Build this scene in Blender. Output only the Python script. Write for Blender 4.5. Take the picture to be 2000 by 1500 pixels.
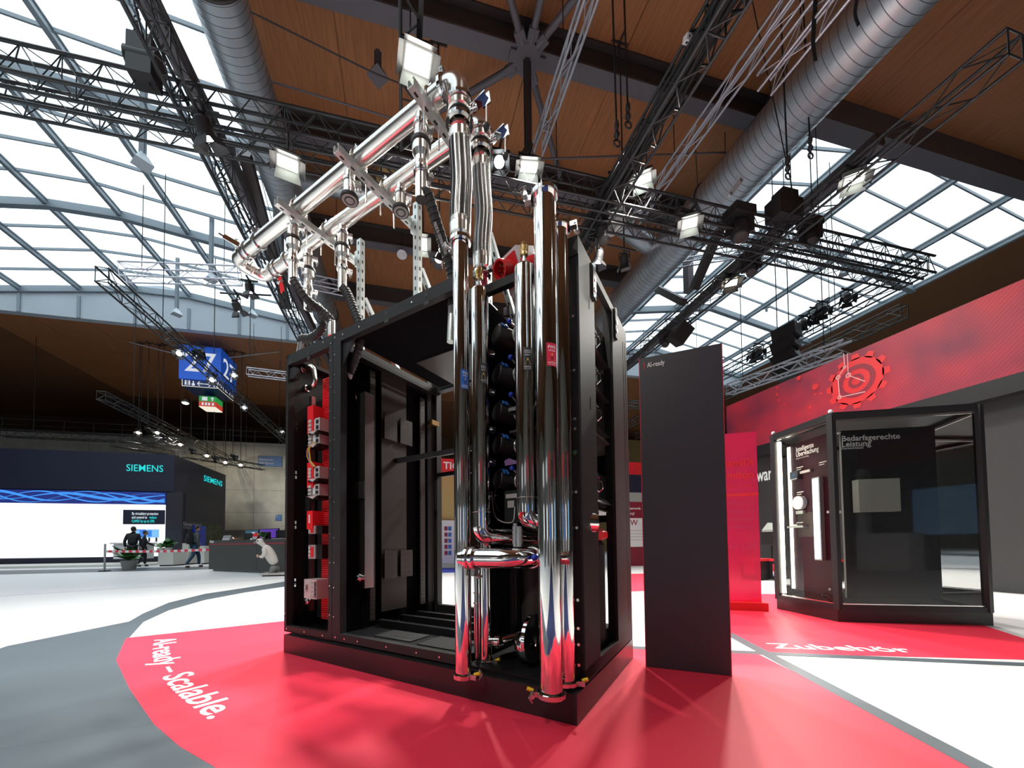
import bpy, math, random
from mathutils import Vector, Matrix
random.seed(7)
for _o in list(bpy.data.objects):
    bpy.data.objects.remove(_o, do_unlink=True)
SC = bpy.context.scene
COL = SC.collection
PI = math.pi
def V(*a): return Vector(a)

# ------------------------------------------------------------------ camera, sky, exposure
FPX, PITCH, ROLL, CYP, CXP = 741.7, math.radians(1.89), math.radians(-0.55), 1039.15, 962.0
CAMH, YAW = 0.84, math.radians(13.21)
_F = V(math.sin(YAW), math.cos(YAW), 0); _R = V(math.cos(YAW), -math.sin(YAW), 0); _U = V(0, 0, 1)
_F2 = _F*math.cos(PITCH) + _U*math.sin(PITCH); _U2 = -_F*math.sin(PITCH) + _U*math.cos(PITCH)
CR = _R*math.cos(ROLL) + _U2*math.sin(ROLL); CU = -_R*math.sin(ROLL) + _U2*math.cos(ROLL); CF = _F2
CAM = V(0, 0, CAMH)
cd = bpy.data.cameras.new('camera'); cam = bpy.data.objects.new('camera', cd); COL.objects.link(cam)
cam.matrix_world = Matrix(((CR.x, CU.x, -CF.x, CAM.x), (CR.y, CU.y, -CF.y, CAM.y), (CR.z, CU.z, -CF.z, CAM.z), (0, 0, 0, 1)))
cd.sensor_fit = 'HORIZONTAL'; cd.sensor_width = 36.0; cd.lens = FPX/2000*36.0
cd.shift_x = (1000-CXP)/2000; cd.shift_y = (CYP-750)/2000
cd.clip_start = 0.05; cd.clip_end = 300
SC.camera = cam

SKY_STRENGTH = 3.5
wd = bpy.data.worlds.new('overcast_sky'); SC.world = wd; wd.use_nodes = True
bgn = wd.node_tree.nodes['Background']
bgn.inputs['Color'].default_value = (0.86, 0.95, 1.0, 1); bgn.inputs['Strength'].default_value = SKY_STRENGTH
vs = SC.view_settings
vs.view_transform = 'Standard'; vs.look = 'None'; vs.gamma = 1.0; vs.exposure = 0.0; vs.use_curve_mapping = False
SC.cycles.max_bounces = 8; SC.cycles.diffuse_bounces = 3; SC.cycles.glossy_bounces = 5
SC.cycles.transmission_bounces = 6; SC.cycles.transparent_max_bounces = 12
SC.cycles.sample_clamp_indirect = 6.0; SC.cycles.caustics_reflective = False; SC.cycles.caustics_refractive = False
SC.cycles.use_denoising = True
FLOOD_W, SPOT_W, HALL_W = 270.0, 440.0, 320.0        # watts of the stage lamps on the trusses

# hall floor plan: x across the hall, y along the hall, z up.  the exhibit stands at 45 degrees to the hall
RO = V(0.77650525, 1.63959775, 0)
RACK = Matrix.Translation(RO) @ Matrix.Rotation(PI/4, 4, 'Z')     # local x = v (short side), y = u (long side), z
HALL = Matrix.Identity(4)
RACKI = RACK.inverted()
CAMR = RACKI @ CAM
def ray(px, py): return CR*((px-CXP)/FPX) + CU*((CYP-py)/FPX) + CF
def hz(px, py, z): r = ray(px, py); return CAM + r*((z-CAMH)/r.z)
def hy(px, py, y): r = ray(px, py); return CAM + r*(y/r.y)
def hx(px, py, x): r = ray(px, py); return CAM + r*(x/r.x)
def av(px, py, v): r = RACKI.to_3x3() @ ray(px, py); return CAMR + r*((v-CAMR.x)/r.x)
def au(px, py, u): r = RACKI.to_3x3() @ ray(px, py); return CAMR + r*((u-CAMR.y)/r.y)

# ------------------------------------------------------------------ materials
def M(name, col, rough=0.5, metal=0.0, noise=0.0, nscale=8.0, bump=0.0, bscale=60.0, emit=None, estr=0.0, trans=0.0, spec=0.5, stretch=None, coat=0.0):
    m = bpy.data.materials.new(name); m.use_nodes = True
    nt = m.node_tree; b = nt.nodes['Principled BSDF']
    b.inputs['Base Color'].default_value = (*col, 1); b.inputs['Roughness'].default_value = rough
    b.inputs['Metallic'].default_value = metal; b.inputs['Specular IOR Level'].default_value = spec
    b.inputs['Coat Weight'].default_value = coat
    if trans: b.inputs['Transmission Weight'].default_value = trans
    if emit is not None:
        b.inputs['Emission Color'].default_value = (*emit, 1); b.inputs['Emission Strength'].default_value = estr
    if noise or bump:
        tc = nt.nodes.new('ShaderNodeTexCoord'); mp = nt.nodes.new('ShaderNodeMapping')
        nt.links.new(tc.outputs['Object'], mp.inputs['Vector'])
        if stretch: mp.inputs['Scale'].default_value = stretch
    if noise:
        n = nt.nodes.new('ShaderNodeTexNoise'); n.inputs['Scale'].default_value = nscale; n.inputs['Detail'].default_value = 4
        r = nt.nodes.new('ShaderNodeValToRGB')
        r.color_ramp.elements[0].position = 0.3; r.color_ramp.elements[1].position = 0.7
        r.color_ramp.elements[0].color = (*[max(0, c*(1-noise)) for c in col], 1)
        r.color_ramp.elements[1].color = (*[min(1, c*(1+noise)) for c in col], 1)
        nt.links.new(mp.outputs[0], n.inputs['Vector']); nt.links.new(n.outputs['Fac'], r.inputs[0]); nt.links.new(r.outputs[0], b.inputs['Base Color'])
    if bump:
        n2 = nt.nodes.new('ShaderNodeTexNoise'); n2.inputs['Scale'].default_value = bscale; n2.inputs['Detail'].default_value = 3
        bp = nt.nodes.new('ShaderNodeBump'); bp.inputs['Strength'].default_value = bump; bp.inputs['Distance'].default_value = 0.01
        nt.links.new(mp.outputs[0], n2.inputs['Vector']); nt.links.new(n2.outputs['Fac'], bp.inputs['Height']); nt.links.new(bp.outputs[0], b.inputs['Normal'])
    return m
def EM(name, col, s): return M(name, (0.02, 0.02, 0.02), 0.5, emit=col, estr=s)

mt = {}
mt['chrome'] = M('polished_steel', (0.80, 0.79, 0.77), 0.055, 1.0)
mt['steel'] = M('brushed_steel', (0.80, 0.77, 0.73), 0.23, 1.0, noise=0.06, nscale=3)
mt['satin'] = M('satin_steel', (0.62, 0.61, 0.60), 0.28, 1.0)
mt['zinc'] = M('galvanised_steel', (0.62, 0.66, 0.65), 0.42, 0.75, noise=0.12, nscale=14)
mt['braid'] = M('braided_steel_wire', (0.83, 0.81, 0.80), 0.22, 1.0)
mt['braid_core'] = M('dark_hose_core', (0.10, 0.09, 0.09), 0.4, 0.6)
mt['brass'] = M('brass', (0.72, 0.52, 0.22), 0.28, 1.0)
mt['black'] = M('black_powder_coat', (0.008, 0.008, 0.009), 0.45, spec=0.25, noise=0.12, nscale=20)
mt['black2'] = M('dark_grey_powder_coat', (0.019, 0.020, 0.021), 0.56, spec=0.25, noise=0.1, nscale=20)
mt['grey_panel'] = M('taupe_sheet_metal', (0.040, 0.034, 0.033), 0.45, spec=0.35)
mt['matte'] = M('matt_black_inner_panel', (0.008, 0.008, 0.009), 0.9, spec=0.0)
mt['plinth'] = M('black_plinth_board', (0.016, 0.014, 0.015), 0.33)
mt['rubber'] = M('black_rubber', (0.018, 0.018, 0.018), 0.55)
mt['wrap'] = M('wrapped_black_foam', (0.028, 0.028, 0.030), 0.6, bump=0.3, bscale=40)
mt['red_plastic'] = M('red_plastic', (0.72, 0.020, 0.026), 0.35)
mt['red_bus'] = M('red_busbar_cover', (0.80, 0.022, 0.030), 0.38)
mt['grey_plastic'] = M('light_grey_plastic', (0.50, 0.48, 0.47), 0.45)
mt['white_plastic'] = M('white_plastic', (0.72, 0.72, 0.74), 0.4)
mt['blue_plastic'] = M('blue_plastic', (0.012, 0.045, 0.46), 0.3)
mt['blue_band'] = M('blue_locking_band', (0.02, 0.12, 0.42), 0.4)
mt['clear'] = M('smoky_clear_plastic', (0.35, 0.34, 0.34), 0.15, spec=0.6)
mt['screw'] = M('bright_screw_head', (0.75, 0.73, 0.70), 0.25, 1.0)
mt['copper'] = M('copper_tube', (0.62, 0.36, 0.26), 0.25, 1.0)
mt['purple'] = M('lilac_tag', (0.42, 0.24, 0.55), 0.5)
mt['yellow'] = M('yellow_plastic', (0.85, 0.55, 0.02), 0.4)
mt['orange_w'] = M('orange_wire', (0.85, 0.30, 0.02), 0.45)
mt['blue_w'] = M('blue_wire', (0.03, 0.12, 0.55), 0.45)
mt['st_red'] = M('red_sticker', (0.68, 0.022, 0.075), 0.4)
mt['st_blue'] = M('blue_sticker', (0.022, 0.13, 0.50), 0.4)
mt['st_dark'] = M('charcoal_sticker', (0.045, 0.047, 0.060), 0.4)
mt['st_yel'] = M('yellow_warning_print', (0.88, 0.66, 0.01), 0.4)
mt['ink'] = M('black_print', (0.012, 0.012, 0.012), 0.5)
mt['white_ink'] = M('white_print', (0.86, 0.86, 0.86), 0.5)
mt['grey_ink'] = M('pale_grey_print', (0.45, 0.44, 0.45), 0.5)
# floor vinyls
mt['f_red'] = M('red_floor_vinyl', (0.80, 0.034, 0.072), 0.48, noise=0.05, nscale=1.4, bump=0.03, bscale=300, spec=0.30)
mt['f_white'] = M('white_floor_vinyl', (0.64, 0.64, 0.65), 0.42, noise=0.03, nscale=1.2)
mt['f_grey'] = M('slate_grey_floor_vinyl', (0.070, 0.090, 0.108), 0.45, noise=0.06, nscale=2)
mt['f_navy'] = M('navy_aisle_carpet', (0.010, 0.020, 0.085), 0.95, noise=0.2, nscale=90, bump=0.3, bscale=400)
mt['seam'] = M('floor_seam', (0.16, 0.15, 0.15), 0.6)
# hall
mt['wood'] = M('larch_roof_boards', (0.33, 0.130, 0.050), 0.62, noise=0.20, nscale=2.2, stretch=(9, 0.5, 1), bump=0.15, bscale=30)
mt['wood_back'] = M('dark_roof_deck', (0.20, 0.085, 0.035), 0.8)
mt['beam'] = M('violet_grey_and_lit_steel', (0.115, 0.105, 0.122), 0.5)
mt['beam_dark'] = M('dark_brown_and_shaded_steel', (0.050, 0.042, 0.042), 0.5)
mt['frame'] = M('blue_grey_window_bar', (0.20, 0.25, 0.29), 0.4)
mt['fascia'] = M('pale_blue_grey_fascia', (0.42, 0.48, 0.54), 0.5)
mt['duct'] = M('galvanised_duct', (0.50, 0.53, 0.57), 0.40, 0.9, noise=0.10, nscale=2)
mt['duct_seam'] = M('duct_seam', (0.22, 0.23, 0.26), 0.45, 0.8)
mt['truss'] = M('black_truss_paint', (0.022, 0.024, 0.027), 0.4)
mt['alu'] = M('aluminium_truss', (0.60, 0.60, 0.66), 0.38, 0.9)
mt['lamp_body'] = M('black_lamp_housing', (0.020, 0.019, 0.021), 0.5)
mt['lamp_grey'] = M('grey_lamp_housing', (0.34, 0.38, 0.36), 0.45)
mt['concrete'] = M('pale_concrete', (0.40, 0.40, 0.36), 0.8, noise=0.12, nscale=1.5, bump=0.1, bscale=40)
mt['dark_wall'] = M('dark_hall_wall', (0.11, 0.065, 0.035), 0.8)
mt['sand_wall'] = M('ochre_hall_cladding', (0.46, 0.33, 0.13), 0.7)
mt['lens'] = EM('lit_lamp_lens', (1.0, 0.97, 0.88), 22)
mt['lens_w'] = EM('warm_lit_lamp_lens', (1.0, 0.90, 0.66), 18)
mt['lens_c'] = EM('cool_lit_lamp_lens', (0.92, 0.98, 1.0), 14)
mt['led_strip'] = EM('lit_led_strip', (1.0, 0.90, 0.74), 14)
mt['led_cool'] = EM('lit_cool_led_bar', (0.68, 0.76, 1.0), 9)
mt['strap'] = M('black_webbing', (0.012, 0.012, 0.013), 0.8)
mt['chain'] = M('dark_chain_steel', (0.10, 0.10, 0.11), 0.4, 0.8)
# stands
mt['panel_dark'] = M('charcoal_display_board', (0.030, 0.027, 0.036), 0.38)
mt['panel_edge'] = M('red_edge_trim', (0.55, 0.012, 0.045), 0.4)
mt['booth_dark'] = M('anthracite_booth_wall', (0.040, 0.040, 0.042), 0.5)
mt['booth_black'] = M('black_booth_edge', (0.010, 0.010, 0.012), 0.45)
mt['siem_dark'] = M('midnight_booth_wall', (0.016, 0.018, 0.040), 0.5)
mt['siem_grey'] = M('violet_black_booth_wall', (0.030, 0.026, 0.036), 0.5)
mt['siem_text'] = EM('lit_turquoise_letters', (0.02, 0.95, 0.95), 0.75)
mt['white_screen'] = EM('lit_white_video_wall', (0.93, 0.96, 1.0), 1.15)
mt['blue_screen'] = EM('lit_dark_blue_video_wall', (0.010, 0.022, 0.20), 1.0)
mt['wave'] = EM('lit_blue_light_trail', (0.05, 0.30, 0.90), 1.1)
mt['screen_a'] = EM('lit_blue_monitor', (0.04, 0.22, 0.78), 1.0)
mt['screen_b'] = EM('lit_pale_blue_monitor', (0.22, 0.55, 0.95), 1.0)
mt['screen_v'] = EM('lit_violet_screen', (0.10, 0.03, 0.38), 0.9)
mt['screen_t'] = EM('lit_teal_screen', (0.03, 0.10, 0.16), 0.9)
mt['screen_txt'] = EM('lit_screen_text', (0.75, 0.85, 0.95), 0.9)
mt['pedestal'] = M('warm_white_pedestal', (0.62, 0.61, 0.56), 0.6)
mt['counter'] = M('dark_grey_counter_front', (0.055, 0.054, 0.050), 0.5)
mt['counter_red'] = M('dark_red_stripe', (0.32, 0.03, 0.05), 0.5)
mt['leaf'] = M('green_leaf', (0.045, 0.16, 0.035), 0.5, noise=0.3, nscale=12)
mt['sign_blue'] = M('blue_hall_sign', (0.010, 0.090, 0.52), 0.45, emit=(0.010, 0.090, 0.52), estr=0.35)
mt['sign_under'] = M('dark_blue_sign_underside', (0.006, 0.020, 0.13), 0.5)
mt['sign_text'] = EM('backlit_sign_white', (0.82, 0.86, 0.95), 0.75)
mt['sign_green'] = EM('backlit_exit_green', (0.02, 0.32, 0.06), 0.8)
mt['sign_red'] = EM('backlit_fire_red', (0.62, 0.05, 0.03), 0.8)
mt['sign_cream'] = EM('backlit_sign_edge', (1.0, 0.93, 0.75), 0.9)
mt['way_blue'] = M('muted_blue_wall_sign', (0.035, 0.12, 0.32), 0.5)
mt['skin'] = M('skin', (0.48, 0.27, 0.19), 0.5)
mt['hair'] = M('dark_hair', (0.018, 0.012, 0.010), 0.6)
mt['suit'] = M('black_suit_cloth', (0.012, 0.012, 0.015), 0.8)
mt['jacket'] = M('grey_jacket_cloth', (0.085, 0.088, 0.098), 0.8)
mt['jeans'] = M('blue_denim', (0.045, 0.095, 0.17), 0.8)
mt['shoe'] = M('brown_leather', (0.10, 0.035, 0.022), 0.5)
mt['pack'] = M('black_backpack_fabric', (0.014, 0.014, 0.016), 0.8)
mt['robot'] = M('white_robot_shell', (0.72, 0.67, 0.62), 0.35)
mt['robot_grey'] = M('grey_robot_joint', (0.20, 0.21, 0.20), 0.4)
mt['tape_red'] = M('red_tape_film', (0.70, 0.05, 0.08), 0.4)
mt['tape_white'] = M('white_tape_film', (0.66, 0.66, 0.66), 0.4)

def glass_mat(name, tint, clear, rough=0.03):
    m = bpy.data.materials.new(name); m.use_nodes = True; nt = m.node_tree
    for n in list(nt.nodes): nt.nodes.remove(n)
    o = nt.nodes.new('ShaderNodeOutputMaterial'); mx = nt.nodes.new('ShaderNodeMixShader')
    t = nt.nodes.new('ShaderNodeBsdfTransparent'); g = nt.nodes.new('ShaderNodeBsdfGlossy')
    t.inputs[0].default_value = (*tint, 1); g.inputs['Roughness'].default_value = rough
    fr = nt.nodes.new('ShaderNodeFresnel'); fr.inputs[0].default_value = 1.45
    mul = nt.nodes.new('ShaderNodeMath'); mul.operation = 'MULTIPLY'; mul.inputs[1].default_value = 1-clear
    nt.links.new(fr.outputs[0], mul.inputs[0]); nt.links.new(mul.outputs[0], mx.inputs[0])
    nt.links.new(t.outputs[0], mx.inputs[1]); nt.links.new(g.outputs[0], mx.inputs[2]); nt.links.new(mx.outputs[0], o.inputs[0])
    return m
mt['sky_glass'] = glass_mat('clear_roof_glass', (0.95, 0.98, 0.99), 0.5)
mt['case_glass'] = glass_mat('clear_display_glass', (0.90, 0.91, 0.90), 0.0)

def banner_mat():          # printed red banner: fine diagonal hatching over a red to wine print
    m = M('printed_red_banner', (0.40, 0.02, 0.05), 0.5); nt = m.node_tree; b = nt.nodes['Principled BSDF']
    tc = nt.nodes.new('ShaderNodeTexCoord'); sp = nt.nodes.new('ShaderNodeSeparateXYZ'); nt.links.new(tc.outputs['Object'], sp.inputs[0])
    ad = nt.nodes.new('ShaderNodeMath'); ad.operation = 'ADD'; nt.links.new(sp.outputs['Y'], ad.inputs[0]); nt.links.new(sp.outputs['Z'], ad.inputs[1])
    ml = nt.nodes.new('ShaderNodeMath'); ml.operation = 'MULTIPLY'; ml.inputs[1].default_value = 2*PI/0.075; nt.links.new(ad.outputs[0], ml.inputs[0])
    sn = nt.nodes.new('ShaderNodeMath'); sn.operation = 'SINE'; nt.links.new(ml.outputs[0], sn.inputs[0])
    r1 = nt.nodes.new('ShaderNodeMapRange'); r1.inputs['From Min'].default_value = 0.2; r1.inputs['From Max'].default_value = 0.9
    nt.links.new(sn.outputs[0], r1.inputs['Value'])
    n = nt.nodes.new('ShaderNodeTexNoise'); n.inputs['Scale'].default_value = 0.9; nt.links.new(tc.outputs['Object'], n.inputs['Vector'])
    rp = nt.nodes.new('ShaderNodeValToRGB'); rp.color_ramp.elements[0].position = 0.35; rp.color_ramp.elements[1].position = 0.68
    rp.color_ramp.elements[0].color = (0.17, 0.017, 0.050, 1); rp.color_ramp.elements[1].color = (0.50, 0.022, 0.045, 1)
    nt.links.new(n.outputs['Fac'], rp.inputs[0])
    mx = nt.nodes.new('ShaderNodeMixRGB'); mx.inputs[2].default_value = (0.14, 0.010, 0.035, 1)
    ms = nt.nodes.new('ShaderNodeMath'); ms.operation = 'MULTIPLY'; ms.inputs[1].default_value = 0.42
    nt.links.new(r1.outputs[0], ms.inputs[0]); nt.links.new(ms.outputs[0], mx.inputs[0]); nt.links.new(rp.outputs[0], mx.inputs[1]); nt.links.new(mx.outputs[0], b.inputs['Base Color'])
    return m
mt['banner'] = banner_mat()
mt['ban_red'] = M('bright_red_print', (0.68, 0.022, 0.030), 0.5)
mt['ban_wine'] = M('wine_print', (0.24, 0.014, 0.035), 0.5)
mt['ban_pale'] = M('pink_white_print', (0.75, 0.40, 0.42), 0.5)

# ------------------------------------------------------------------ geometry collector
def frame_of(d):
    d = Vector(d).normalized(); a = V(0, 0, 1) if abs(d.z) < 0.9 else V(1, 0, 0)
    x = a.cross(d).normalized(); y = d.cross(x); return x, y, d
class G:
    def __init__(s): s.v = []; s.f = []; s.sm = []
    def add(s, vs_, fs, smooth=False, Mx=None):
        o = len(s.v)
        if Mx is not None: vs_ = [Mx @ Vector(p) for p in vs_]
        s.v += [tuple(p) for p in vs_]
        for f in fs: s.f.append(tuple(i+o for i in f)); s.sm.append(smooth)
        return s
    def box(s, x0, x1, y0, y1, z0, z1, Mx=None):
        if x0 > x1: x0, x1 = x1, x0
        if y0 > y1: y0, y1 = y1, y0
        if z0 > z1: z0, z1 = z1, z0
        return s.add([(x0,y0,z0),(x1,y0,z0),(x1,y1,z0),(x0,y1,z0),(x0,y0,z1),(x1,y0,z1),(x1,y1,z1),(x0,y1,z1)],
                     [(0,3,2,1),(4,5,6,7),(0,1,5,4),(1,2,6,5),(2,3,7,6),(3,0,4,7)], False, Mx)
    def bar(s, p, q, w, h, up=(0,0,1)):
        p, q = Vector(p), Vector(q); d = (q-p).normalized(); up = Vector(up)
        if abs(d.dot(up)) > 0.98: up = V(1, 0, 0)
        x = d.cross(up).normalized()*(w/2); y = x.cross(d).normalized()*(h/2)
        c = [p-x-y, p+x-y, p+x+y, p-x+y, q-x-y, q+x-y, q+x+y, q-x+y]
        return s.add(c, [(0,1,2,3)[::-1] if False else (3,2,1,0),(4,5,6,7),(0,1,5,4),(1,2,6,5),(2,3,7,6),(3,0,4,7)])
    def cyl(s, p, q, r0, r1=None, n=16, caps=True):
        r1 = r0 if r1 is None else r1; p, q = Vector(p), Vector(q); x, y, d = frame_of(q-p)
        a = [x*math.cos(2*PI*i/n)+y*math.sin(2*PI*i/n) for i in range(n)]
        s.add([p+e*r0 for e in a]+[q+e*r1 for e in a], [(i, (i+1) % n, n+(i+1) % n, n+i) for i in range(n)], True)
        if caps:
            if r0 > 1e-6: s.add([p+e*r0 for e in a], [tuple(range(n))[::-1]])
            if r1 > 1e-6: s.add([q+e*r1 for e in a], [tuple(range(n))])
        return s
    def lathe(s, p, d, prof, n=24):          # prof: (t along d, radius); a repeated point makes a crease
        p = Vector(p); x, y, d = frame_of(d)
        a = [x*math.cos(2*PI*i/n)+y*math.sin(2*PI*i/n) for i in range(n)]
        for (t0, r0), (t1, r1) in zip(prof[:-1], prof[1:]):
            if abs(t0-t1) < 1e-9 and abs(r0-r1) < 1e-9: continue
            flat = abs(t0-t1) < 1e-9
            if r0 < 1e-6: s.add([p+d*t0]+[p+d*t1+e*r1 for e in a], [(0, 1+i, 1+(i+1) % n)[::-1] if t1 < t0 else (0, 1+(i+1) % n, 1+i)[::-1] for i in range(n)], not flat)
            elif r1 < 1e-6: s.add([p+d*t1]+[p+d*t0+e*r0 for e in a], [(0, 1+i, 1+(i+1) % n) for i in range(n)], not flat)
            else: s.add([p+d*t0+e*r0 for e in a]+[p+d*t1+e*r1 for e in a], [(i, (i+1) % n, n+(i+1) % n, n+i) for i in range(n)], not flat)
        return s
    def sphere(s, c, r, n=16, sc=(1,1,1)):
        c = Vector(c); m = n//2; vs_ = [c+V(0,0,r*sc[2])]
        for j in range(1, m):
            for i in range(n):
                vs_.append(c+V(r*sc[0]*math.sin(PI*j/m)*math.cos(2*PI*i/n), r*sc[1]*math.sin(PI*j/m)*math.sin(2*PI*i/n), r*sc[2]*math.cos(PI*j/m)))
        vs_.append(c-V(0,0,r*sc[2])); L = len(vs_)-1
        fs = [(0, 1+i, 1+(i+1) % n) for i in range(n)]
        for j in range(m-2):
            for i in range(n): fs.append((1+j*n+i, 1+(j+1)*n+i, 1+(j+1)*n+(i+1) % n, 1+j*n+(i+1) % n))
        fs += [(L, 1+(m-2)*n+(i+1) % n, 1+(m-2)*n+i) for i in range(n)]
        return s.add(vs_, fs, True)
    def tube(s, pts, r, n=14, caps=True, rf=None):
        pts = [Vector(p) for p in pts]; k = len(pts)
        x, y, d = frame_of(pts[1]-pts[0]); rows = []
        for j in range(k):
            t = (pts[min(j+1, k-1)]-pts[max(j-1, 0)]).normalized()
            x = (x - t*x.dot(t)).normalized(); y = t.cross(x)
            rr = r if rf is None else rf(j, k)
            rows.append([pts[j]+(x*math.cos(2*PI*i/n)+y*math.sin(2*PI*i/n))*rr for i in range(n)])
        vs_ = [p for row in rows for p in row]
        s.add(vs_, [(j*n+i, j*n+(i+1) % n, (j+1)*n+(i+1) % n, (j+1)*n+i) for j in range(k-1) for i in range(n)], True)
        if caps: s.add(rows[0], [tuple(range(n))[::-1]]); s.add(rows[-1], [tuple(range(n))])
        return s
    def torus(s, c, d, R, r, n=24, m=8, a0=0, a1=2*PI):
        c = Vector(c); x, y, d = frame_of(d); full = abs(a1-a0-2*PI) < 1e-6; k = n if full else n+1; vs_ = []
        for i in range(k):
            a = a0+(a1-a0)*i/n; e = x*math.cos(a)+y*math.sin(a)
            for j in range(m): b = 2*PI*j/m; vs_.append(c+e*(R+r*math.cos(b))+d*(r*math.sin(b)))
        fs = [((i % k)*m+j, ((i+1) % k)*m+j, ((i+1) % k)*m+(j+1) % m, (i % k)*m+(j+1) % m) for i in range(n) for j in range(m)]
        return s.add(vs_, fs, True)
    def prism(s, poly, z0, z1, Mx=None):
        n = len(poly)
        ar = sum(poly[i][0]*poly[(i+1) % n][1]-poly[(i+1) % n][0]*poly[i][1] for i in range(n))
        if ar < 0: poly = poly[::-1]
        vs_ = [(x, y, z0) for x, y in poly]+[(x, y, z1) for x, y in poly]
        fs = [tuple(range(n))[::-1], tuple(range(n, 2*n))]+[(i, (i+1) % n, n+(i+1) % n, n+i) for i in range(n)]
        return s.add(vs_, fs, False, Mx)
    def quad(s, a, b, c, d): return s.add([a, b, c, d], [(0, 1, 2, 3)])
    def mesh(s, name, org=None):
        me = bpy.data.meshes.new(name); o = org or V(0,0,0)
        me.from_pydata([(p[0]-o[0], p[1]-o[1], p[2]-o[2]) for p in s.v], [], s.f)
        me.polygons.foreach_set('use_smooth', s.sm); me.update(); return me
def bend(pts, rad, n=8):                     # polyline with its corners rounded to radius rad
    pts = [Vector(p) for p in pts]; out = [pts[0]]
    for a, b, c in zip(pts[:-2], pts[1:-1], pts[2:]):
        d0 = (a-b).normalized(); d1 = (c-b).normalized(); ang = d0.angle(d1)
        if ang > PI-.02: out.append(b); continue
        L = min(rad/math.tan(ang/2), (a-b).length*0.49, (c-b).length*0.49)
        p0 = b+d0*L; p1 = b+d1*L
        cen = b+(d0+d1).normalized()*(L/math.cos(ang/2)); R0 = p0-cen; R1 = p1-cen; w = R0.angle(R1)
        for i in range(n+1):
            t = i/n; out.append(cen+(R0*math.sin((1-t)*w)+R1*math.sin(t*w))/math.sin(w))
    out.append(pts[-1]); return out
def spline(pts, n=8):                         # Catmull-Rom through the points
    pts = [Vector(p) for p in pts]; P = [pts[0]*2-pts[1]]+pts+[pts[-1]*2-pts[-2]]; out = []
    for i in range(1, len(P)-2):
        for k in range(n):
            t = k/n; a, b, c, d = P[i-1], P[i], P[i+1], P[i+2]
            out.append(0.5*((2*b)+(c-a)*t+(2*a-5*b+4*c-d)*t*t+(3*b-a-3*c+d)*t**3))
    out.append(pts[-1]); return out

# ------------------------------------------------------------------ objects: things, parts, structure
BASE = {}
def tag(o, label=None, cat=None, group=None, kind=None):
    if label: o['label'] = label
    if cat: o['category'] = cat
    if group: o['group'] = group
    if kind: o['kind'] = kind
    return o
def thing(name, label, cat, base=(0,0,0), F=HALL, group=None):
    e = bpy.data.objects.new(name, None); COL.objects.link(e); e.empty_display_size = 0.1
    e.matrix_world = F @ Matrix.Translation(Vector(base)); BASE[e.name] = Vector(base)
    return tag(e, label, cat, group)
def part(name, g, m, parent, label=None, kind=None):
    b = BASE[parent.name]; me = g.mesh(name, b); me.materials.append(mt[m] if isinstance(m, str) else m)
    o = bpy.data.objects.new(name, me); COL.objects.link(o); o.parent = parent; BASE[o.name] = b
    if label: o['label'] = label
    if kind: o['kind'] = kind
    return o
def piece(name, me, parent, Mx):              # another piece with shared mesh data
    o = bpy.data.objects.new(name, me); COL.objects.link(o); o.parent = parent; BASE[o.name] = BASE[parent.name]
    o.matrix_local = Mx; return o
def solo(name, g, m, label, cat, base=(0,0,0), F=HALL, group=None):
    me = g.mesh(name, Vector(base)); me.materials.append(mt[m] if isinstance(m, str) else m)
    o = bpy.data.objects.new(name, me); COL.objects.link(o); o.matrix_world = F @ Matrix.Translation(Vector(base)); BASE[o.name] = Vector(base)
    return tag(o, label, cat, group)
def struct(name, g, m):
    me = g.mesh(name); me.materials.append(mt[m]); o = bpy.data.objects.new(name, me); COL.objects.link(o)
    BASE[o.name] = V(0,0,0); o['kind'] = 'structure'; return o
def kids(o): return [c for c in bpy.data.objects if c.parent == o]
def dup(root, Mw, label=None, group=None):
    r = root.copy(); COL.objects.link(r); r.matrix_world = Mw
    if label: r['label'] = label
    if group: r['group'] = group
    def rec(src, dst):
        for ch in list(src.children):
            c = ch.copy(); COL.objects.link(c); c.parent = dst; c.matrix_local = ch.matrix_local.copy(); rec(ch, c)
    rec(root, r); return r
def text_fit(g, body, o, xd, yd, width, height, lift=0.002, bold=0.010, mirror=False):
    vs_, fs = text_geo(body, 1.0, bold, 'LEFT'); x0 = min(p[0] for p in vs_); x1 = max(p[0] for p in vs_); o = Vector(o); xd = Vector(xd).normalized(); yd = Vector(yd).normalized(); nz = xd.cross(yd)*(-1 if mirror else 1)
    g.add([o+xd*((p[0]-x0)/(x1-x0)*width)+yd*(p[1]/.70*height)+nz*lift for p in vs_], fs); return g
_TX = {}
def text_geo(body, size, bold=0.0, align='LEFT'):   # flat letter outlines as triangles in the xy plane
    key = (body, size, bold, align)
    if key in _TX: return _TX[key]
    cu = bpy.data.curves.new('lettering', 'FONT'); cu.body = body; cu.size = size; cu.align_x = align; cu.offset = bold*size; cu.resolution_u = 3
    ob = bpy.data.objects.new('lettering', cu); COL.objects.link(ob)
    dg = bpy.context.evaluated_depsgraph_get(); me = bpy.data.meshes.new_from_object(ob.evaluated_get(dg))
    r = ([tuple(v.co) for v in me.vertices], [tuple(p.vertices) for p in me.polygons])
    bpy.data.objects.remove(ob); bpy.data.curves.remove(cu); bpy.data.meshes.remove(me)
    _TX[key] = r; return r
def text_on(g, body, size, o, xd, yd, lift=0.002, bold=0.012, align='LEFT', sx=1.0, mirror=False):
    vs_, fs = text_geo(body, size, bold, align); o = Vector(o); xd = Vector(xd).normalized(); yd = Vector(yd).normalized(); nz = xd.cross(yd)
    if mirror: nz = -nz
    g.add([o+xd*(p[0]*sx)+yd*p[1]+nz*lift for p in vs_], fs); return g
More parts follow.
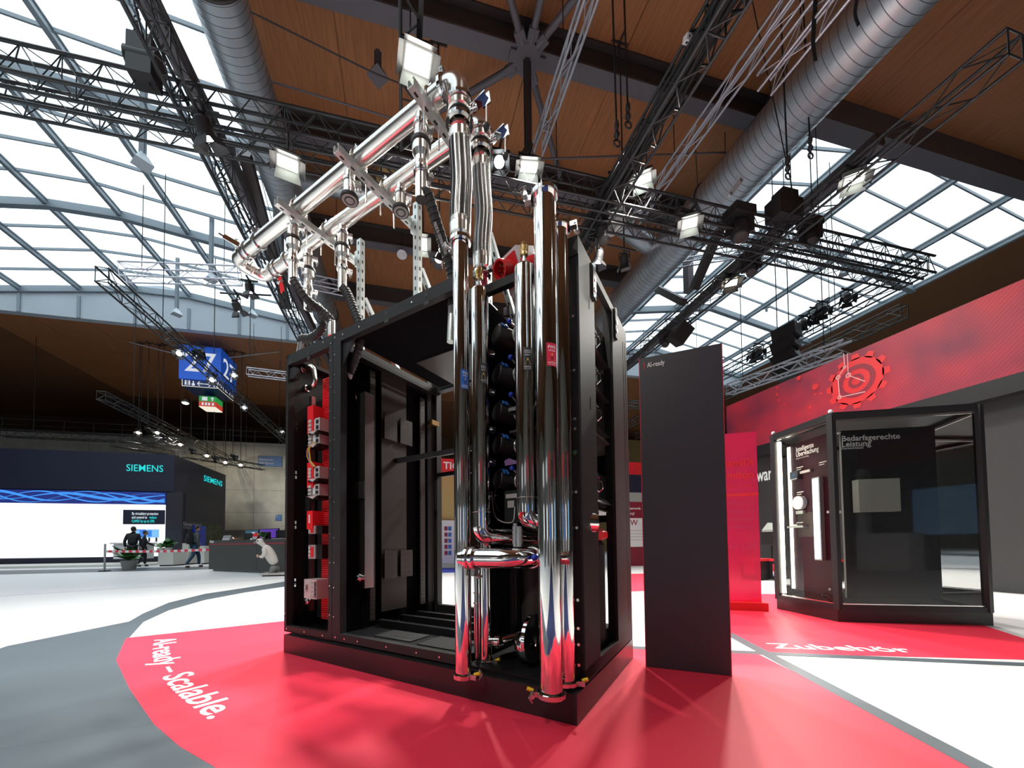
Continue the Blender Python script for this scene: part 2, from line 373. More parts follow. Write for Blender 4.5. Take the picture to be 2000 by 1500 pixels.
# ================================================================== the hall shell
g = G(); g.box(-42, 42, -22, 46, -0.30, 0.0); floor = struct('floor', g, 'f_white')
def inlay(poly, m, z, label=None, name='floor_vinyl'):
    gg = G(); gg.prism([tuple(p) for p in poly], z-0.0016, z); return part(name, gg, m, floor, label)
XC = (2.64, 2.36)
red_main = [(-2.52, 4.26), (-1.31, 4.74), (1.78, 2.76), (2.60, 2.385), (2.28, 1.52), (1.62, 0.0), (0.9, -0.1), (0.1, 0.35), (-0.45, 1.0), (-0.70, 1.68),
            (-0.92, 1.89), (-1.16, 2.16), (-1.6, 2.74), (-2.1, 3.45)]
inlay(red_main, 'f_red', 0.0020, 'red floor sector under the exhibit', 'floor_vinyl')
red_two = [XC, (3.25, 3.72), (3.9, 4.4), (5.12, 4.62), (5.65, 5.02), (7.2, 4.2), (4.6, 1.62)]
inlay(red_two, 'f_red', 0.0020, 'red floor sector in front of the glass showcase')
inlay([(3.5, 5.9), (4.7, 5.9), (7.3, 9.3), (5.6, 9.3)], 'f_red', 0.0020, 'small red floor sector far behind the panel')
def ring(pts_o, pts_i): return pts_o + pts_i[::-1]
cx, cy, r0 = 1.75, 7.10, 5.02
def arc(r, a0, a1, n=40): return [(cx+r*math.cos(a0+(a1-a0)*i/n), cy+r*math.sin(a0+(a1-a0)*i/n)) for i in range(n+1)]
ro = [tuple(hz(x, y, 0)[:2]) for x, y in [(640,1128),(555,1136),(480,1148),(400,1160),(330,1177),(280,1198),(252,1214)]] + [(-3.35, 4.2), (-3.05, 3.0), (-2.4, 1.9)]
ri = [tuple(hz(x, y, 0)[:2]) for x, y in [(640,1136),(555,1146),(480,1157),(400,1172),(330,1192),(280,1215),(254,1244)]] + [(-2.1, 3.45), (-1.6, 2.74), (-1.16, 2.16)]
inlay(ring(ro, ri), 'f_grey', 0.0016, 'curved slate grey band on the white floor')
inlay([(-1.16, 2.17), (-0.92, 1.90), (-0.70, 1.69), (-0.45, 1.01), (-0.5, 0.4), (-1.4, 0.9), (-2.4, 1.9)], 'f_grey', 0.0014, 'slate grey floor sector in front')
def stripe(p, q, w, m, z):
    p, q = V(*p, 0), V(*q, 0); n = V(-(q-p).y, (q-p).x, 0).normalized()*w/2
    inlay([(p+n)[:2], (q+n)[:2], (q-n)[:2], (p-n)[:2]], m, z, None, 'floor_stripe')
stripe((1.55, 2.86), (4.7, 1.40), 0.085, 'f_grey', 0.0026)
stripe((3.28, 3.80), (1.35, -0.70), 0.085, 'f_grey', 0.0028)
stripe((-2.52, 4.26), (-1.0, 4.86), 0.012, 'seam', 0.0024)
inlay([(-0.46, 0.98), (0.1, 0.33), (0.9, -0.12), (1.58, -0.05), (1.5, -14), (-2.6, -14), (-1.2, 0.75), (-0.5, 0.38)], 'f_navy', 0.0022, 'navy aisle carpet')
inlay([(-24, 15.1), (-7.2, 16.6), (-4.0, 17.5), (-4.0, 19.3), (-24, 19.0)], 'f_grey', 0.0016, 'grey aisle in front of the far stands')
for yy in (9.6, 10.4, 7.9): stripe((6.0, yy-1.2), (12.0, yy-1.6), 0.02, 'seam', 0.002)
stripe((-7.2, 8.6), (-0.6, 12.6), 0.02, 'seam', 0.0012)

# lettering laid into the floor, set along a curved baseline
def arc_text(body, base_px, cap, m, label, size):
    pts = spline([hz(x, y, 0.003) for x, y in base_px], 12); L = [0]
    for a, b in zip(pts[:-1], pts[1:]): L.append(L[-1]+(b-a).length)
    vs_, fs = text_geo(body, 1.0, 0.014, 'LEFT'); w = max(p[0] for p in vs_); k = L[-1]/w
    def at(t):
        for i in range(len(L)-1):
            if t <= L[i+1] or i == len(L)-2:
                d = (pts[i+1]-pts[i]).normalized(); return pts[i]+d*(t-L[i]), d
    gg = G(); out = []
    for p in vs_:
        q, d = at(max(0, p[0]*k)); n = V(-d.y, d.x, 0); out.append(q+n*(p[1]*cap))
    gg.add(out, fs); part('floor_lettering', gg, m, floor, label)
arc_text('AI-ready – Scalable.', [(302,1250),(299,1272),(303,1297),(318,1323),(346,1354),(409,1405)], 0.215, 'white_ink', 'white lettering curving along the red floor', 1.0)
gg = G(); p0 = hz(1513, 1266, 0.003); p1 = hz(1672, 1271, 0.003); d = (p1-p0).normalized()
text_fit(gg, 'Zubehör', p0, d, V(-d.y, d.x, 0), (p1-p0).length*1.72, 0.155, 0.001, 0.014)
part('floor_lettering', gg, 'white_ink', floor, 'white lettering on the red floor by the showcase')

# roof levels: wooden deck at 13.7 m, skylights either side
ZW = 13.72
SKL = (-21.6, -4.1, -8.0, 24.0); SKR = (10.6, 25.6, 8.5, 24.0)
def hole(x0, x1, y0, y1):
    for s_ in (SKL, SKR):
        if x0 >= s_[0]-0.6 and x1 <= s_[1]+0.6 and y0 >= s_[2]-0.6 and y1 <= s_[3]+0.6: return True
    return False
g = G(); zr0, zr1 = ZW+0.06, ZW+0.26
for x0, x1, y0, y1 in [(-42, SKL[0], -22, 46), (SKL[0], SKL[1], -22, SKL[2]), (SKL[0], SKL[1], SKL[3], 46), (SKL[1], SKR[0], -22, 46),
                       (SKR[0], SKR[1], -22, SKR[2]), (SKR[0], SKR[1], SKR[3], 46), (SKR[1], 42, -22, 46)]: g.box(x0, x1, y0+(.38 if y0 == 24.0 else 0), y1, zr0, zr1)
ceiling = struct('ceiling', g, 'wood_back')
xs = [-4.05+i*(14.6/6) for i in range(7)]
def panel_mesh(w, l):
    gg = G(); gg.box(-w/2+.008, w/2-.008, -l/2+.008, l/2-.008, 0, 0.055); me = gg.mesh('roof_panel'); me.materials.append(mt['wood']); return me
pm = panel_mesh(14.6/6, 3.55)
for i in range(6):
    for j in range(-5, 9): piece('panel', pm, ceiling, Matrix.Translation((xs[i]+14.6/12, 5.2+j*3.55-1.775, ZW-0.004*((i+j) % 3))))
pm2 = panel_mesh(17.5/7, 4.0)
for i in range(7):
    for j in range(3): piece('panel', pm2, ceiling, Matrix.Translation((-21.6+2.5*(i+.5), 26.2+4*j, ZW-0.6)))
pm3 = panel_mesh(2.5, 4.0)
for i in range(6):
    for j in range(3): piece('panel', pm3, ceiling, Matrix.Translation((10.7+2.5*(i+.5), 26.2+4*j, ZW-0.6)))
    for j in range(2): piece('panel', pm3, ceiling, Matrix.Translation((10.7+2.5*(i+.5), 6.3-4*j, ZW-0.02)))

# walls
g = G(); g.box(-42, 42, 45.5, 46, 0, 14.2); struct('wall_back', g, 'dark_wall')
g = G(); g.box(-42, 42, -22, -21.6, 0, 14.2); struct('wall_front', g, 'concrete')
g = G(); g.box(-42, -41.6, -22, 46, 0, 14.2); struct('wall_left', g, 'concrete')
g = G(); g.box(41.6, 42, -22, 46, 0, 14.2); struct('wall_right', g, 'concrete')
# concrete service block with gallery at the far left
g = G(); g.box(-30, -4.2, 36, 37, 0, 9.75); w = struct('wall_service', g, 'concrete')
for k in range(8):
    gg = G(); gg.box(-24+k*2.9-0.012, -24+k*2.9+0.012, 35.99, 36.02, 0, 9.7); part('joint', gg, 'seam', w)
for k in range(5):
    gg = G(); gg.box(-30, -4.2, 35.99, 36.02, 1.85+k*1.9, 1.87+k*1.9); part('joint', gg, 'seam', w)
gg = G(); gg.box(-30, -4.2, 35.6, 36, 2.05, 2.25); part('canopy', gg, 'beam', w)
rl = thing('gallery_railing', 'thin metal railing along the top of the concrete service block', 'railing', (-17, 36.1, 9.75))
gg = G(); gg.cyl((-30, 36.1, 10.75), (-4.3, 36.1, 10.75), 0.03, n=6); gg.cyl((-30, 36.1, 10.3), (-4.3, 36.1, 10.3), 0.02, n=6); part('rail', gg, 'beam', rl)
for k in range(14):
    gg = G(); gg.cyl((-29.5+k*1.9, 36.1, 9.7), (-29.5+k*1.9, 36.1, 10.78), 0.03, n=6); part('post', gg, 'beam', rl)
g = G(); g.box(8, 30, 40, 40.4, 0, 13.2); struct('wall_cladding', g, 'sand_wall')
# hanging hall fascias that close the skylights
for nm, (x0, x1, y0, y1), zb in (('trim_1', SKL, 12.95), ('trim_2', SKR, 12.95)):
    xm = (x0+x1)/2; g = G(); g.prism([(x0, zb), (x1, zb), (x1, ZW+.26), (xm, ZW+1.52), (x0, ZW+.26)], 0, .35, Matrix(((1, 0, 0, 0), (0, 0, 1, y1), (0, 1, 0, 0), (0, 0, 0, 1)))); t = struct(nm, g, 'fascia')
    n = 7 if nm == 'trim_1' else 6
    for k in range(n+1):
        xx = x0+(x1-x0)*k/n; gg = G(); gg.box(xx-0.07, xx+0.07, y1-0.05, y1+0.01, zb, ZW+0.4); part('stiffener', gg, 'frame', t)
g = G(); g.box(SKR[0]-0.3, SKR[1], SKR[2]-0.5, SKR[2], ZW-0.75, ZW+0.3); struct('trim_3', g, 'beam')
g = G(); g.box(SKL[1]-0.1, SKL[1]+0.12, SKL[2], SKL[3], ZW-0.2, ZW+0.4); struct('trim_4', g, 'beam_dark')
g = G(); g.box(SKR[0]-0.12, SKR[0]+0.1, SKR[2], SKR[3], ZW-0.2, ZW+0.4); struct('trim_5', g, 'beam_dark')

# skylights: gabled glazing, every pane and bar its own piece
def skylight(nm, S, nx, ny, rise):
    x0, x1, y0, y1 = S; dx, dy = (x1-x0)/nx, (y1-y0)/ny; xm = (x0+x1)/2
    def zz(x): return ZW+0.25+rise*(1-abs(x-xm)/((x1-x0)/2))
    root = thing(nm, None, None, ((x0+x1)/2, (y0+y1)/2, ZW)); root['kind'] = 'structure'
    bc = BASE[root.name]
    for i in range(nx):
        a, b = x0+dx*i, x0+dx*(i+1); s0, s1 = zz(a), zz(b)
        if a < xm < b: s0 = s1 = max(zz(a), zz(b))
        gg = G(); gg.add([(a, -dy/2, s0), (b, -dy/2, s1), (b, dy/2, s1), (a, dy/2, s0)], [(0, 1, 2, 3)])
        me = bpy.data.meshes.new('pane'); me.from_pydata([(p[0]-bc.x, p[1], p[2]-bc.z) for p in gg.v], [], gg.f); me.materials.append(mt['sky_glass'])
        for j in range(ny): piece('pane', me, root, Matrix.Translation((0, y0+dy*(j+.5)-bc.y, 0)))
    for i in range(nx+1):                                  # rafters running along the hall
        x = x0+dx*i; gg = G(); gg.box(x-.075, x+.075, y0, y1, zz(x)-.26, zz(x)-.01); gg.box(x-.11, x+.11, y0, y1, zz(x)-.10, zz(x)-.06); part('rafter', gg, 'frame', root)
    for j in range(ny+1):                                  # purlins across
        y = y0+dy*j; big = (j % 4 == 0); w, h = (.12, .30) if big else (.05, .11)
        gg = G()
        for i in range(nx):
            a, b = x0+dx*i, x0+dx*(i+1); s0, s1 = zz(a), zz(b)
            if a < xm < b: s0 = s1 = max(s0, s1)
            gg.bar((a, y, s0-h/2-.02), (b, y, s1-h/2-.02), w, h)
            if big: gg.bar((a, y, s0-h-.05), (b, y, s1-h-.05), w*1.9, .04)
        part('purlin', gg, 'frame', root)
    return zz
zl = skylight('window_1', SKL, 7, 24, 1.25)
zr = skylight('window_2', SKR, 6, 12, 1.25)

# roof beams across the wooden bay, light on the flange and shade on the web put into their colours
ROOF = {}
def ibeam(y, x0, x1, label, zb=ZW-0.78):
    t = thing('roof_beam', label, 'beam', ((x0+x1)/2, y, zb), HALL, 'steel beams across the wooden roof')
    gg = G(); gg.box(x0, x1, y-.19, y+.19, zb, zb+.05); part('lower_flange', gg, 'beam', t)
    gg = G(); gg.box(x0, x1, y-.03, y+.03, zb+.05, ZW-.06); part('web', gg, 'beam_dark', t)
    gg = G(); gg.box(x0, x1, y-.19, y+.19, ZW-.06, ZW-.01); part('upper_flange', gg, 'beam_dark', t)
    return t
zc = ZW-0.78-CAMH
ybs = [0.71*zc, 0.985*zc, 1.29*zc, 1.60*zc]
for y, lb in zip(ybs, ['violet grey steel roof beam carrying the star shaped strut node', 'second steel roof beam, just behind the black cross truss', 'third steel roof beam, seen low behind the metal struts', 'farthest steel roof beam crossing the brown timber deck']):
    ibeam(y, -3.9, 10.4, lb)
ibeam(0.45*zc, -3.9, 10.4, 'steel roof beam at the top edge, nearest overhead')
# star node with struts and hanging post
nx_, ny_ = 0.249*zc, ybs[0]; zb = ZW-0.80
t = thing('strut_node', 'star shaped steel node with diagonal struts and a hanging post', 'strut', (nx_, ny_, zb))
gg = G(); gg.cyl((nx_, ny_, zb-.06), (nx_, ny_, zb+.10), 0.36, n=8); gg.box(nx_-.45, nx_+.45, ny_-.12, ny_+.12, zb-.05, zb+.06); part('gusset', gg, 'beam', t)
for dx, dy, l in ((-.62,-.78,4.2),(.0,-1,4.0),(.55,-.83,4.4),(-.72,.69,4.2),(.58,.81,4.3)):
    gg = G(); gg.cyl((nx_+dx*.3, ny_+dy*.3, zb), (nx_+dx*l, ny_+dy*l, ZW-.25), 0.085, n=10); st = part('strut', gg, 'beam', t)
    gg = G(); gg.box(-.12, .12, -.16, .16, -.05, .05, Matrix.Translation((nx_+dx*.42, ny_+dy*.42, zb)) @ Matrix.Rotation(math.atan2(dy, dx)-PI/2, 4, 'Z')); part('end_plate', gg, 'beam', st)
gg = G(); gg.box(nx_-.06, nx_+.06, ny_-.06, ny_+.06, zb-2.35, zb-.05); gg.box(nx_-.10, nx_+.10, ny_-.012, ny_+.012, zb-2.35, zb-.05); part('post', gg, 'beam_dark', t)
gg = G(); gg.cyl((nx_, ny_, zb-2.62), (nx_, ny_, zb-2.30), 0.26, 0.10, n=4); part('post_foot', gg, 'beam_dark', t)
gg = G()
for q in ((-3.6, ny_+1.2, ZW-1.6), (10.2, ny_+.2, ZW-1.3)): gg.cyl((nx_, ny_, zb-2.6), q, 0.022, n=6)
part('tie_rod', gg, 'beam', t)
def hanger(i, p, top, label):
    x, y, z = p; t = thing('hanger_post', label, 'post', (x, y, z), HALL, 'hanging posts below the roof')
    gg = G(); gg.box(x-.05, x+.05, y-.05, y+.05, z+.25, top); gg.box(x-.09, x+.09, y-.01, y+.01, z+.25, top); part('post', gg, 'frame' if i else 'beam', t)
    gg = G(); gg.cyl((x, y, z), (x, y, z+.32), .28, .07, n=4); part('post_foot', gg, 'fascia' if i else 'beam', t)
for i, (px, py, Y, lb) in enumerate([(738,150,9.5,'steel hanging post with cone foot under the timber deck'),(345,615,21,'pale hanging post over the left skylight, longest one'),(412,548,17.5,'pale hanging post behind the silver pipe end'),
        (278,322,11.6,'pale hanging post at the far left of the skylight'),(493,617,21.5,'thin pale hanging post beside the black spotlights'),(1497,600,18,'pale hanging post in the middle of the right skylight'),
        (1647,537,14,'pale hanging post at the right end of the skylight'),(1402,690,22,'pale hanging post over the charcoal panel'),(270,672,27,'pale hanging post with cone foot left of the hall sign'),(546,693,27.5,'pale hanging post with cone foot right of the hall sign')]):
    p = hy(px, py, Y); hanger(i, p, (zl(p.x) if i in (1,2,3,4) else zr(p.x) if i in (5,6,7) else ZW-.5), lb)
# spirally wound air ducts running along the hall
def duct(nm_label, x, z, r, y0, y1, step):
    t = thing('air_duct', nm_label, 'duct', (x, (y0+y1)/2, z), HALL, 'round air ducts beside the skylights')
    gg = G(); gg.cyl((x, y0, z), (x, y1, z), r, n=40); part('pipe', gg, 'duct', t)
    n = int((y1-y0)/step)
    rg = G(); rg.torus((0, 0, 0), (0, 1, 0), r+.001, .006, 36, 4); rm = rg.mesh('seam'); rm.materials.append(mt['duct_seam'])
    for k in range(n): piece('seam', rm, t, Matrix.Translation((0, y0+step*(k+.5)-(y0+y1)/2, 0)))
    gg = G()
    for yy in (y0+(y1-y0)*.36, y0+(y1-y0)*.66): gg.torus((x, yy, z), (0, 1, 0), r+.015, .03, 40, 6); gg.cyl((x-r*.8, yy, z+r*.6), (x-r*.9, yy, ZW), .012, n=6); gg.cyl((x+r*.8, yy, z+r*.6), (x+r*.9, yy, ZW), .012, n=6)
    part('hanger_strap', gg, 'beam_dark', t, None, 'stuff'); return t
zd = 10.5+CAMH
duct('large spiral air duct beside the left skylight', -3.40, zd, 0.50, -5, 30, 0.15)
duct('large spiral air duct beside the right skylight', 9.30, zd, 0.63, -2, 30, 0.16)
# side outlets of the ducts
p = hy(1208, 437, 11.3); t = thing('duct_outlet', 'horizontal duct branch ending in a round air nozzle', 'duct', tuple(p))
gg = G(); gg.cyl(p, (9.0, p.y+.6, p.z-.1), .30, n=24); part('branch_pipe', gg, 'duct', t)
gg = G(); gg.lathe(p+V(-.02,-.02,0), (-1,-.25,0), [(0,.34),(.10,.42),(.22,.42),(.24,.36),(.10,.22),(.05,.10),(.05,0)], 24); part('nozzle', gg, 'white_plastic', t)
p = hy(462, 300, 12.6); t = thing('duct_outlet', 'short duct branch with round nozzle in front of the left skylight', 'duct', tuple(p))
gg = G(); gg.cyl(p, (-3.5, 12.9, p.z+.1), .27, n=24); part('branch_pipe', gg, 'duct', t)
gg = G(); gg.lathe(p, (-1,-.2,0), [(0,.30),(.14,.38),(.24,.38),(.26,.30),(.12,.1),(.12,0)], 24); part('nozzle', gg, 'duct_seam', t)
p = hy(757, 352, 12.5); t = thing('duct_outlet', 'round tan duct nozzle seen between the two overhead pipes', 'duct', tuple(p))
gg = G(); gg.lathe(p, (0,-1,-.2), [(-.8,.28),(0,.28),(.05,.36),(.10,.36),(.12,.30),(.05,.06),(.05,0)], 24); part('nozzle', gg, 'sand_wall', t)
gg = G(); gg.cyl(p+V(0,.8,.16), (-3.3, p.y+.9, p.z+.2), .28, n=20); part('branch_pipe', gg, 'duct', t)

# brown hall frame struts beside the skylights
def strut_pair(lab, beam, struts):
    t = thing('roof_girder', lab, 'girder', beam[0])
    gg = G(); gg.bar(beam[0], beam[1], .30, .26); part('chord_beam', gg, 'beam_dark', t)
    gg = G(); gg.bar(Vector(beam[0])-V(0,0,.17), Vector(beam[1])-V(0,0,.15), .24, .05); part('lower_flange', gg, 'beam', t)  # light on the girder's underside put into a paler flange colour
    for p, q, m in struts: gg = G(); gg.bar(p, q, .30, .26); part('strut', gg, m, t)
zb_ = 10.9
def at_x(px, py, X): return tuple(hx(px, py, X))
strut_pair('brown steel girder with diagonal strut in front of the left skylight', (at_x(262,-60,-4.5), at_x(650,720,-4.5)),
  [(at_x(478,300,-4.3), at_x(560,600,-4.3), 'beam_dark'), (at_x(543,330,-4.2), at_x(545,520,-4.2), 'frame')])
strut_pair('brown steel girder with forked struts in front of the right skylight', (at_x(1720,270,12.0), at_x(1225,715,12.0)),
  [(at_x(1415,425,11.7), at_x(1355,565,11.7), 'beam_dark'), (at_x(1343,490,11.7), at_x(1345,570,11.7), 'beam'), (at_x(1280,562,11.7), at_x(1335,590,11.7), 'beam_dark')])

# ------------------------------------------------------------------ rigging trusses
def truss(label, p, q, w, h, m='truss', step=0.5, r=0.028, rl=0.012, tri=False, group='lighting trusses', hang=True):
    p, q = Vector(p), Vector(q); d = (q-p).normalized(); x = d.cross(V(0,0,1)).normalized(); z = x.cross(d)
    t = thing('truss', label, 'truss', tuple(p), HALL, group); L = (q-p).length
    cs = [(-w/2, 0), (w/2, 0), (0, h)] if tri else [(-w/2, 0), (w/2, 0), (w/2, h), (-w/2, h)]
    P = [x*a+z*b for a, b in cs]
    for c in P: gg = G(); gg.cyl(p+c, q+c, r, n=8); part('chord', gg, m, t)
    gg = G(); n = max(2, int(L/step)); k = len(P)
    for i in range(n):
        a, b = p+d*(L*i/n), p+d*(L*(i+1)/n)
        for j in range(k):
            u, v_ = P[j], P[(j+1) % k]
            gg.cyl(a+(u if i % 2 == j % 2 else v_), b+(v_ if i % 2 == j % 2 else u), rl, n=4, caps=False)
    part('lacing', gg, m, t, None, 'stuff')
    gg = G()
    for i in range(0, n+1, 6):
        a = p+d*(L*i/n)
        for j in range(k): gg.cyl(a+P[j], a+P[(j+1) % k], rl*1.1, n=4, caps=False)
    part('end_ladder', gg, m, t, None, 'stuff')
    if m == 'alu' or hang:
        for f in (.15, .85):
            a = p+d*L*f; gg = G(); gg.cyl(a+V(0, 0, h*.9), V(a.x+(hang if hang is not True else 0), a.y, ZW-.02), .012, n=6); part('hanging_wire', gg, 'strap', t)
    return t
ZT = 8.06
T1Y = 7.0
truss('long black box truss crossing the whole picture below the roof', (-13, T1Y+.13, ZT), (14, T1Y+.13, ZT), .26, .46, step=.26, r=.030, rl=.010)
truss('thinner black truss just behind the long cross truss', (-13, T1Y+.62, ZT+.02), (14, T1Y+.62, ZT+.02), .26, .30, step=.26, r=.026, rl=.010)
truss('short black truss running up to the bright lamp above the pipe elbow', (.11, -3, ZT), (.11, T1Y-.1, ZT), .28, .36, step=.26, rl=.014)
truss('black truss hung with cables at the upper right, carrying the white sensor bar', (4.35, -3, ZT), (4.35, 12.2, ZT), .34, .40, step=.30, rl=.016)
truss('black truss in front of the left skylight, going to the pipe bend', (-3.45, -2, ZT), (-3.45, 16.5, ZT), .30, .40, step=.34, hang=-1.3)
truss('black truss along the right skylight carrying moving lights', (8.95, 3.5, ZT), (8.95, 25, ZT), .34, .40, hang=-1.2)
truss('black truss at the far right carrying a row of spotlights', (14.1, 7.3, ZT+.2), (14.1, 22, ZT+.2), .34, .40)
truss('second black truss at the far right, behind the loudspeaker', (16.4, 9, ZT+.3), (16.4, 24, ZT+.3), .34, .40)
truss('black cross truss behind the loudspeaker', (9, 17.5, ZT-.1), (17, 17.5, ZT-.1), .3, .3)
truss('black truss slanting past the blue hall sign', (-7.95, 12.2, ZT), (-7.95, 30, ZT), .30, .40)
truss('black truss over the turquoise lettered stand', (-13.6, 21, 7.7), (-13.6, 35.4, 7.7), .34, .40)
truss('black cross truss over the turquoise lettered stand', (-22, 27, 7.2), (-13, 27, 7.2), .34, .40)
truss('low black truss with small lamps right of the turquoise letters', (-16, 25.5, 6.6), (-10.2, 31.5, 6.6), .34, .36)
truss('silver truss running up through the middle of the roof', (3.38, -2, 10.84), (3.38, 8.9, 10.84), .24, .26, 'alu', .55, .030, .012, group='silver trusses')
truss('silver truss beside the right air duct', (7.1, -2, 10.84), (7.1, 10.3, 10.84), .24, .26, 'alu', .55, .030, .012, group='silver trusses')
truss('short silver truss hanging in black webbing slings at the upper right', (7.35, 1.0, 10.2), (7.35, 6.1, 10.2), .34, .34, 'alu', .45, .030, .012, group='silver trusses')
p, q = hy(240, 545, 15.5), hy(470, 552, 15.5); truss('silver truss hanging level in front of the left skylight', p, q, .36, .5, 'alu', .55, group='silver trusses')
p, q = hy(590, 556, 14.0), hy(668, 572, 14.0); truss('short silver truss seen between the black hoses', p, q, .3, .34, 'alu', .4, group='silver trusses')
p, q = hy(483, 733, 24.0), hy(560, 742, 24.0); truss('short bright silver truss at the left edge of the rack', p, q, .3, .4, 'alu', .4, group='silver trusses')
p, q = hy(1310, 520, 12.5), hy(1596, 478, 12.5); truss('silver truss under the right skylight', p, q, .3, .34, 'alu', .5, group='silver trusses')
p, q = hx(1425, 770, 11.4), hx(1655, 690, 11.4); truss('silver truss along the top of the red banner', p, q, .3, .34, 'alu', .45, group='silver trusses')
# ================================================================== the exhibit: three open cabinets on one plinth
g = G(); g.box(0, 1.21, 0, 2.41, 0, .142)
t = thing('plinth', 'long low black plinth carrying the three open cabinets', 'plinth', (0, 0, 0), RACK); part('body', g, 'plinth', t)
g = G(); g.box(.03, 1.18, .03, 2.38, .142, .150); part('top_board', g, 'black', t)
def bolts(parent, pts, axis, r=.006, m='screw'):
    me = None
    for p in pts:
        p = Vector(p)
        if me is None:
            gg = G(); gg.lathe((0, 0, 0), axis, [(0, r), (.003, r), (.003, r*.6), (.0015, r*.55), (.0015, 0)], 8); me = gg.mesh('screw'); me.materials.append(mt[m])
        piece('screw', me, parent, Matrix.Translation(p-BASE[parent.name]))
def frame_bar(parent, nm, x0, x1, y0, y1, z0, z1, m='black2'):
    gg = G(); gg.box(x0, x1, y0, y1, z0, z1); return part(nm, gg, m, parent)
ZB, ZP = .160, 2.416
# ---- power distribution cabinet (left)
t = thing('power_cabinet', 'narrow open black cabinet at the left with red busbar cover and circuit breakers', 'cabinet', (.03, 1.845, ZB), RACK); PC = t
frame_bar(t, 'post', .03, .085, 2.43, 2.46, ZB, ZP); fp = frame_bar(t, 'post', .03, .085, 1.846, 1.890, ZB, ZP)
frame_bar(t, 'post', 1.12, 1.19, 2.40, 2.46, ZB, ZP); frame_bar(t, 'post', 1.12, 1.19, 1.846, 1.90, ZB, ZP)
frame_bar(t, 'bottom_rail', .03, .075, 1.89, 2.43, ZB, ZB+.045); frame_bar(t, 'floor_plate', .03, 1.19, 1.85, 2.455, ZB-.004, ZB+.006, 'black')
tr = frame_bar(t, 'top_rail', .03, .075, 1.89, 2.43, ZP-.085, ZP)
frame_bar(t, 'top_rail', .03, 1.19, 2.40, 2.46, ZP-.03, ZP); frame_bar(t, 'top_rail', 1.13, 1.19, 1.85, 2.46, ZP-.06, ZP)
gg = G(); gg.box(.028, .031, 2.13, 2.16, ZP-.075, ZP-.045); gg.box(.028, .031, 2.13, 2.165, ZP-.115, ZP-.082); gg.box(.028, .031, 2.36, 2.41, ZP-.082, ZP-.055); part('slot_cutout', gg, 'ink', tr)
frame_bar(t, 'corner_bracket', .04, .085, 2.36, 2.455, ZP-.20, ZP-.11)
gg = G(); gg.box(.03, .075, 2.452, 2.458, ZB, ZP); gg.box(.125, 1.19, 2.452, 2.458, ZB, ZP)
zs = sorted([.52, .56, 1.00, 1.04, 1.42, 1.46, 1.82, 1.86, 2.20, 2.235])
zz = ZB
for z in zs: gg.box(.075, .125, 2.452, 2.458, zz, z-.013); gg.box(.083, .092, 2.452, 2.458, z-.013, z+.013); gg.box(.100, .109, 2.452, 2.458, z-.013, z+.013); zz = z+.013
gg.box(.075, .125, 2.452, 2.458, zz, ZP); part('side_panel', gg, 'black', t)
frame_bar(t, 'back_panel', .62, .63, 1.90, 2.452, ZB, ZP-.05, 'matte')
bolts(t, [(.029, 1.868, z) for z in (.34, .55, .72, .93, 1.20, 1.41, 1.62, 1.84, 2.02, 2.22, 2.35)]+[(.029, 2.445, z) for z in (.3, .9, 1.4, 1.9, 2.25)]+[(.029, u, ZB+.022) for u in (2.42, 2.18, 1.95)]+[(.029, 1.96, ZP-.03)], (-1, 0, 0))
# red busbar cover: ribbed front with a smooth side box
bb = thing('busbar_unit', 'tall red ribbed busbar cover inside the left cabinet', 'busbar', (.22, 2.13, .30), RACK)
gg = G(); gg.box(.25, .40, 1.98, 2.29, .235, 2.26); part('housing', gg, 'red_bus', bb)
rg = G(); rg.box(-.006, .006, -.055, .055, -.0085, .0085); rm = rg.mesh('rib'); rm.materials.append(mt['red_bus'])
nr = 110
gg = G()
for k in range(nr):
    z = .26+k*(2.0/nr); gg.box(.236, .252, 2.14, 2.275, z, z+.0105); gg.box(.236, .252, 1.99, 2.125, z, z+.0105)
part('rib', gg, 'red_bus', bb, None, 'stuff')
for z0_, z1_ in ((1.77, 2.0), (1.32, 1.53), (.98, 1.13)): gg = G(); gg.box(.14, .26, 2.255, 2.335, z0_, z1_); part('side_cover', gg, 'red_bus', bb)
gg = G(); gg.box(.137, .141, 2.29, 2.305, 1.40, 1.47); gg.box(.137, .141, 2.29, 2.305, 1.03, 1.10); part('white_label', gg, 'white_ink', bb)
frame_bar(bb, 'mounting_rail', .26, .42, 2.30, 2.37, .24, 1.76, 'ink')
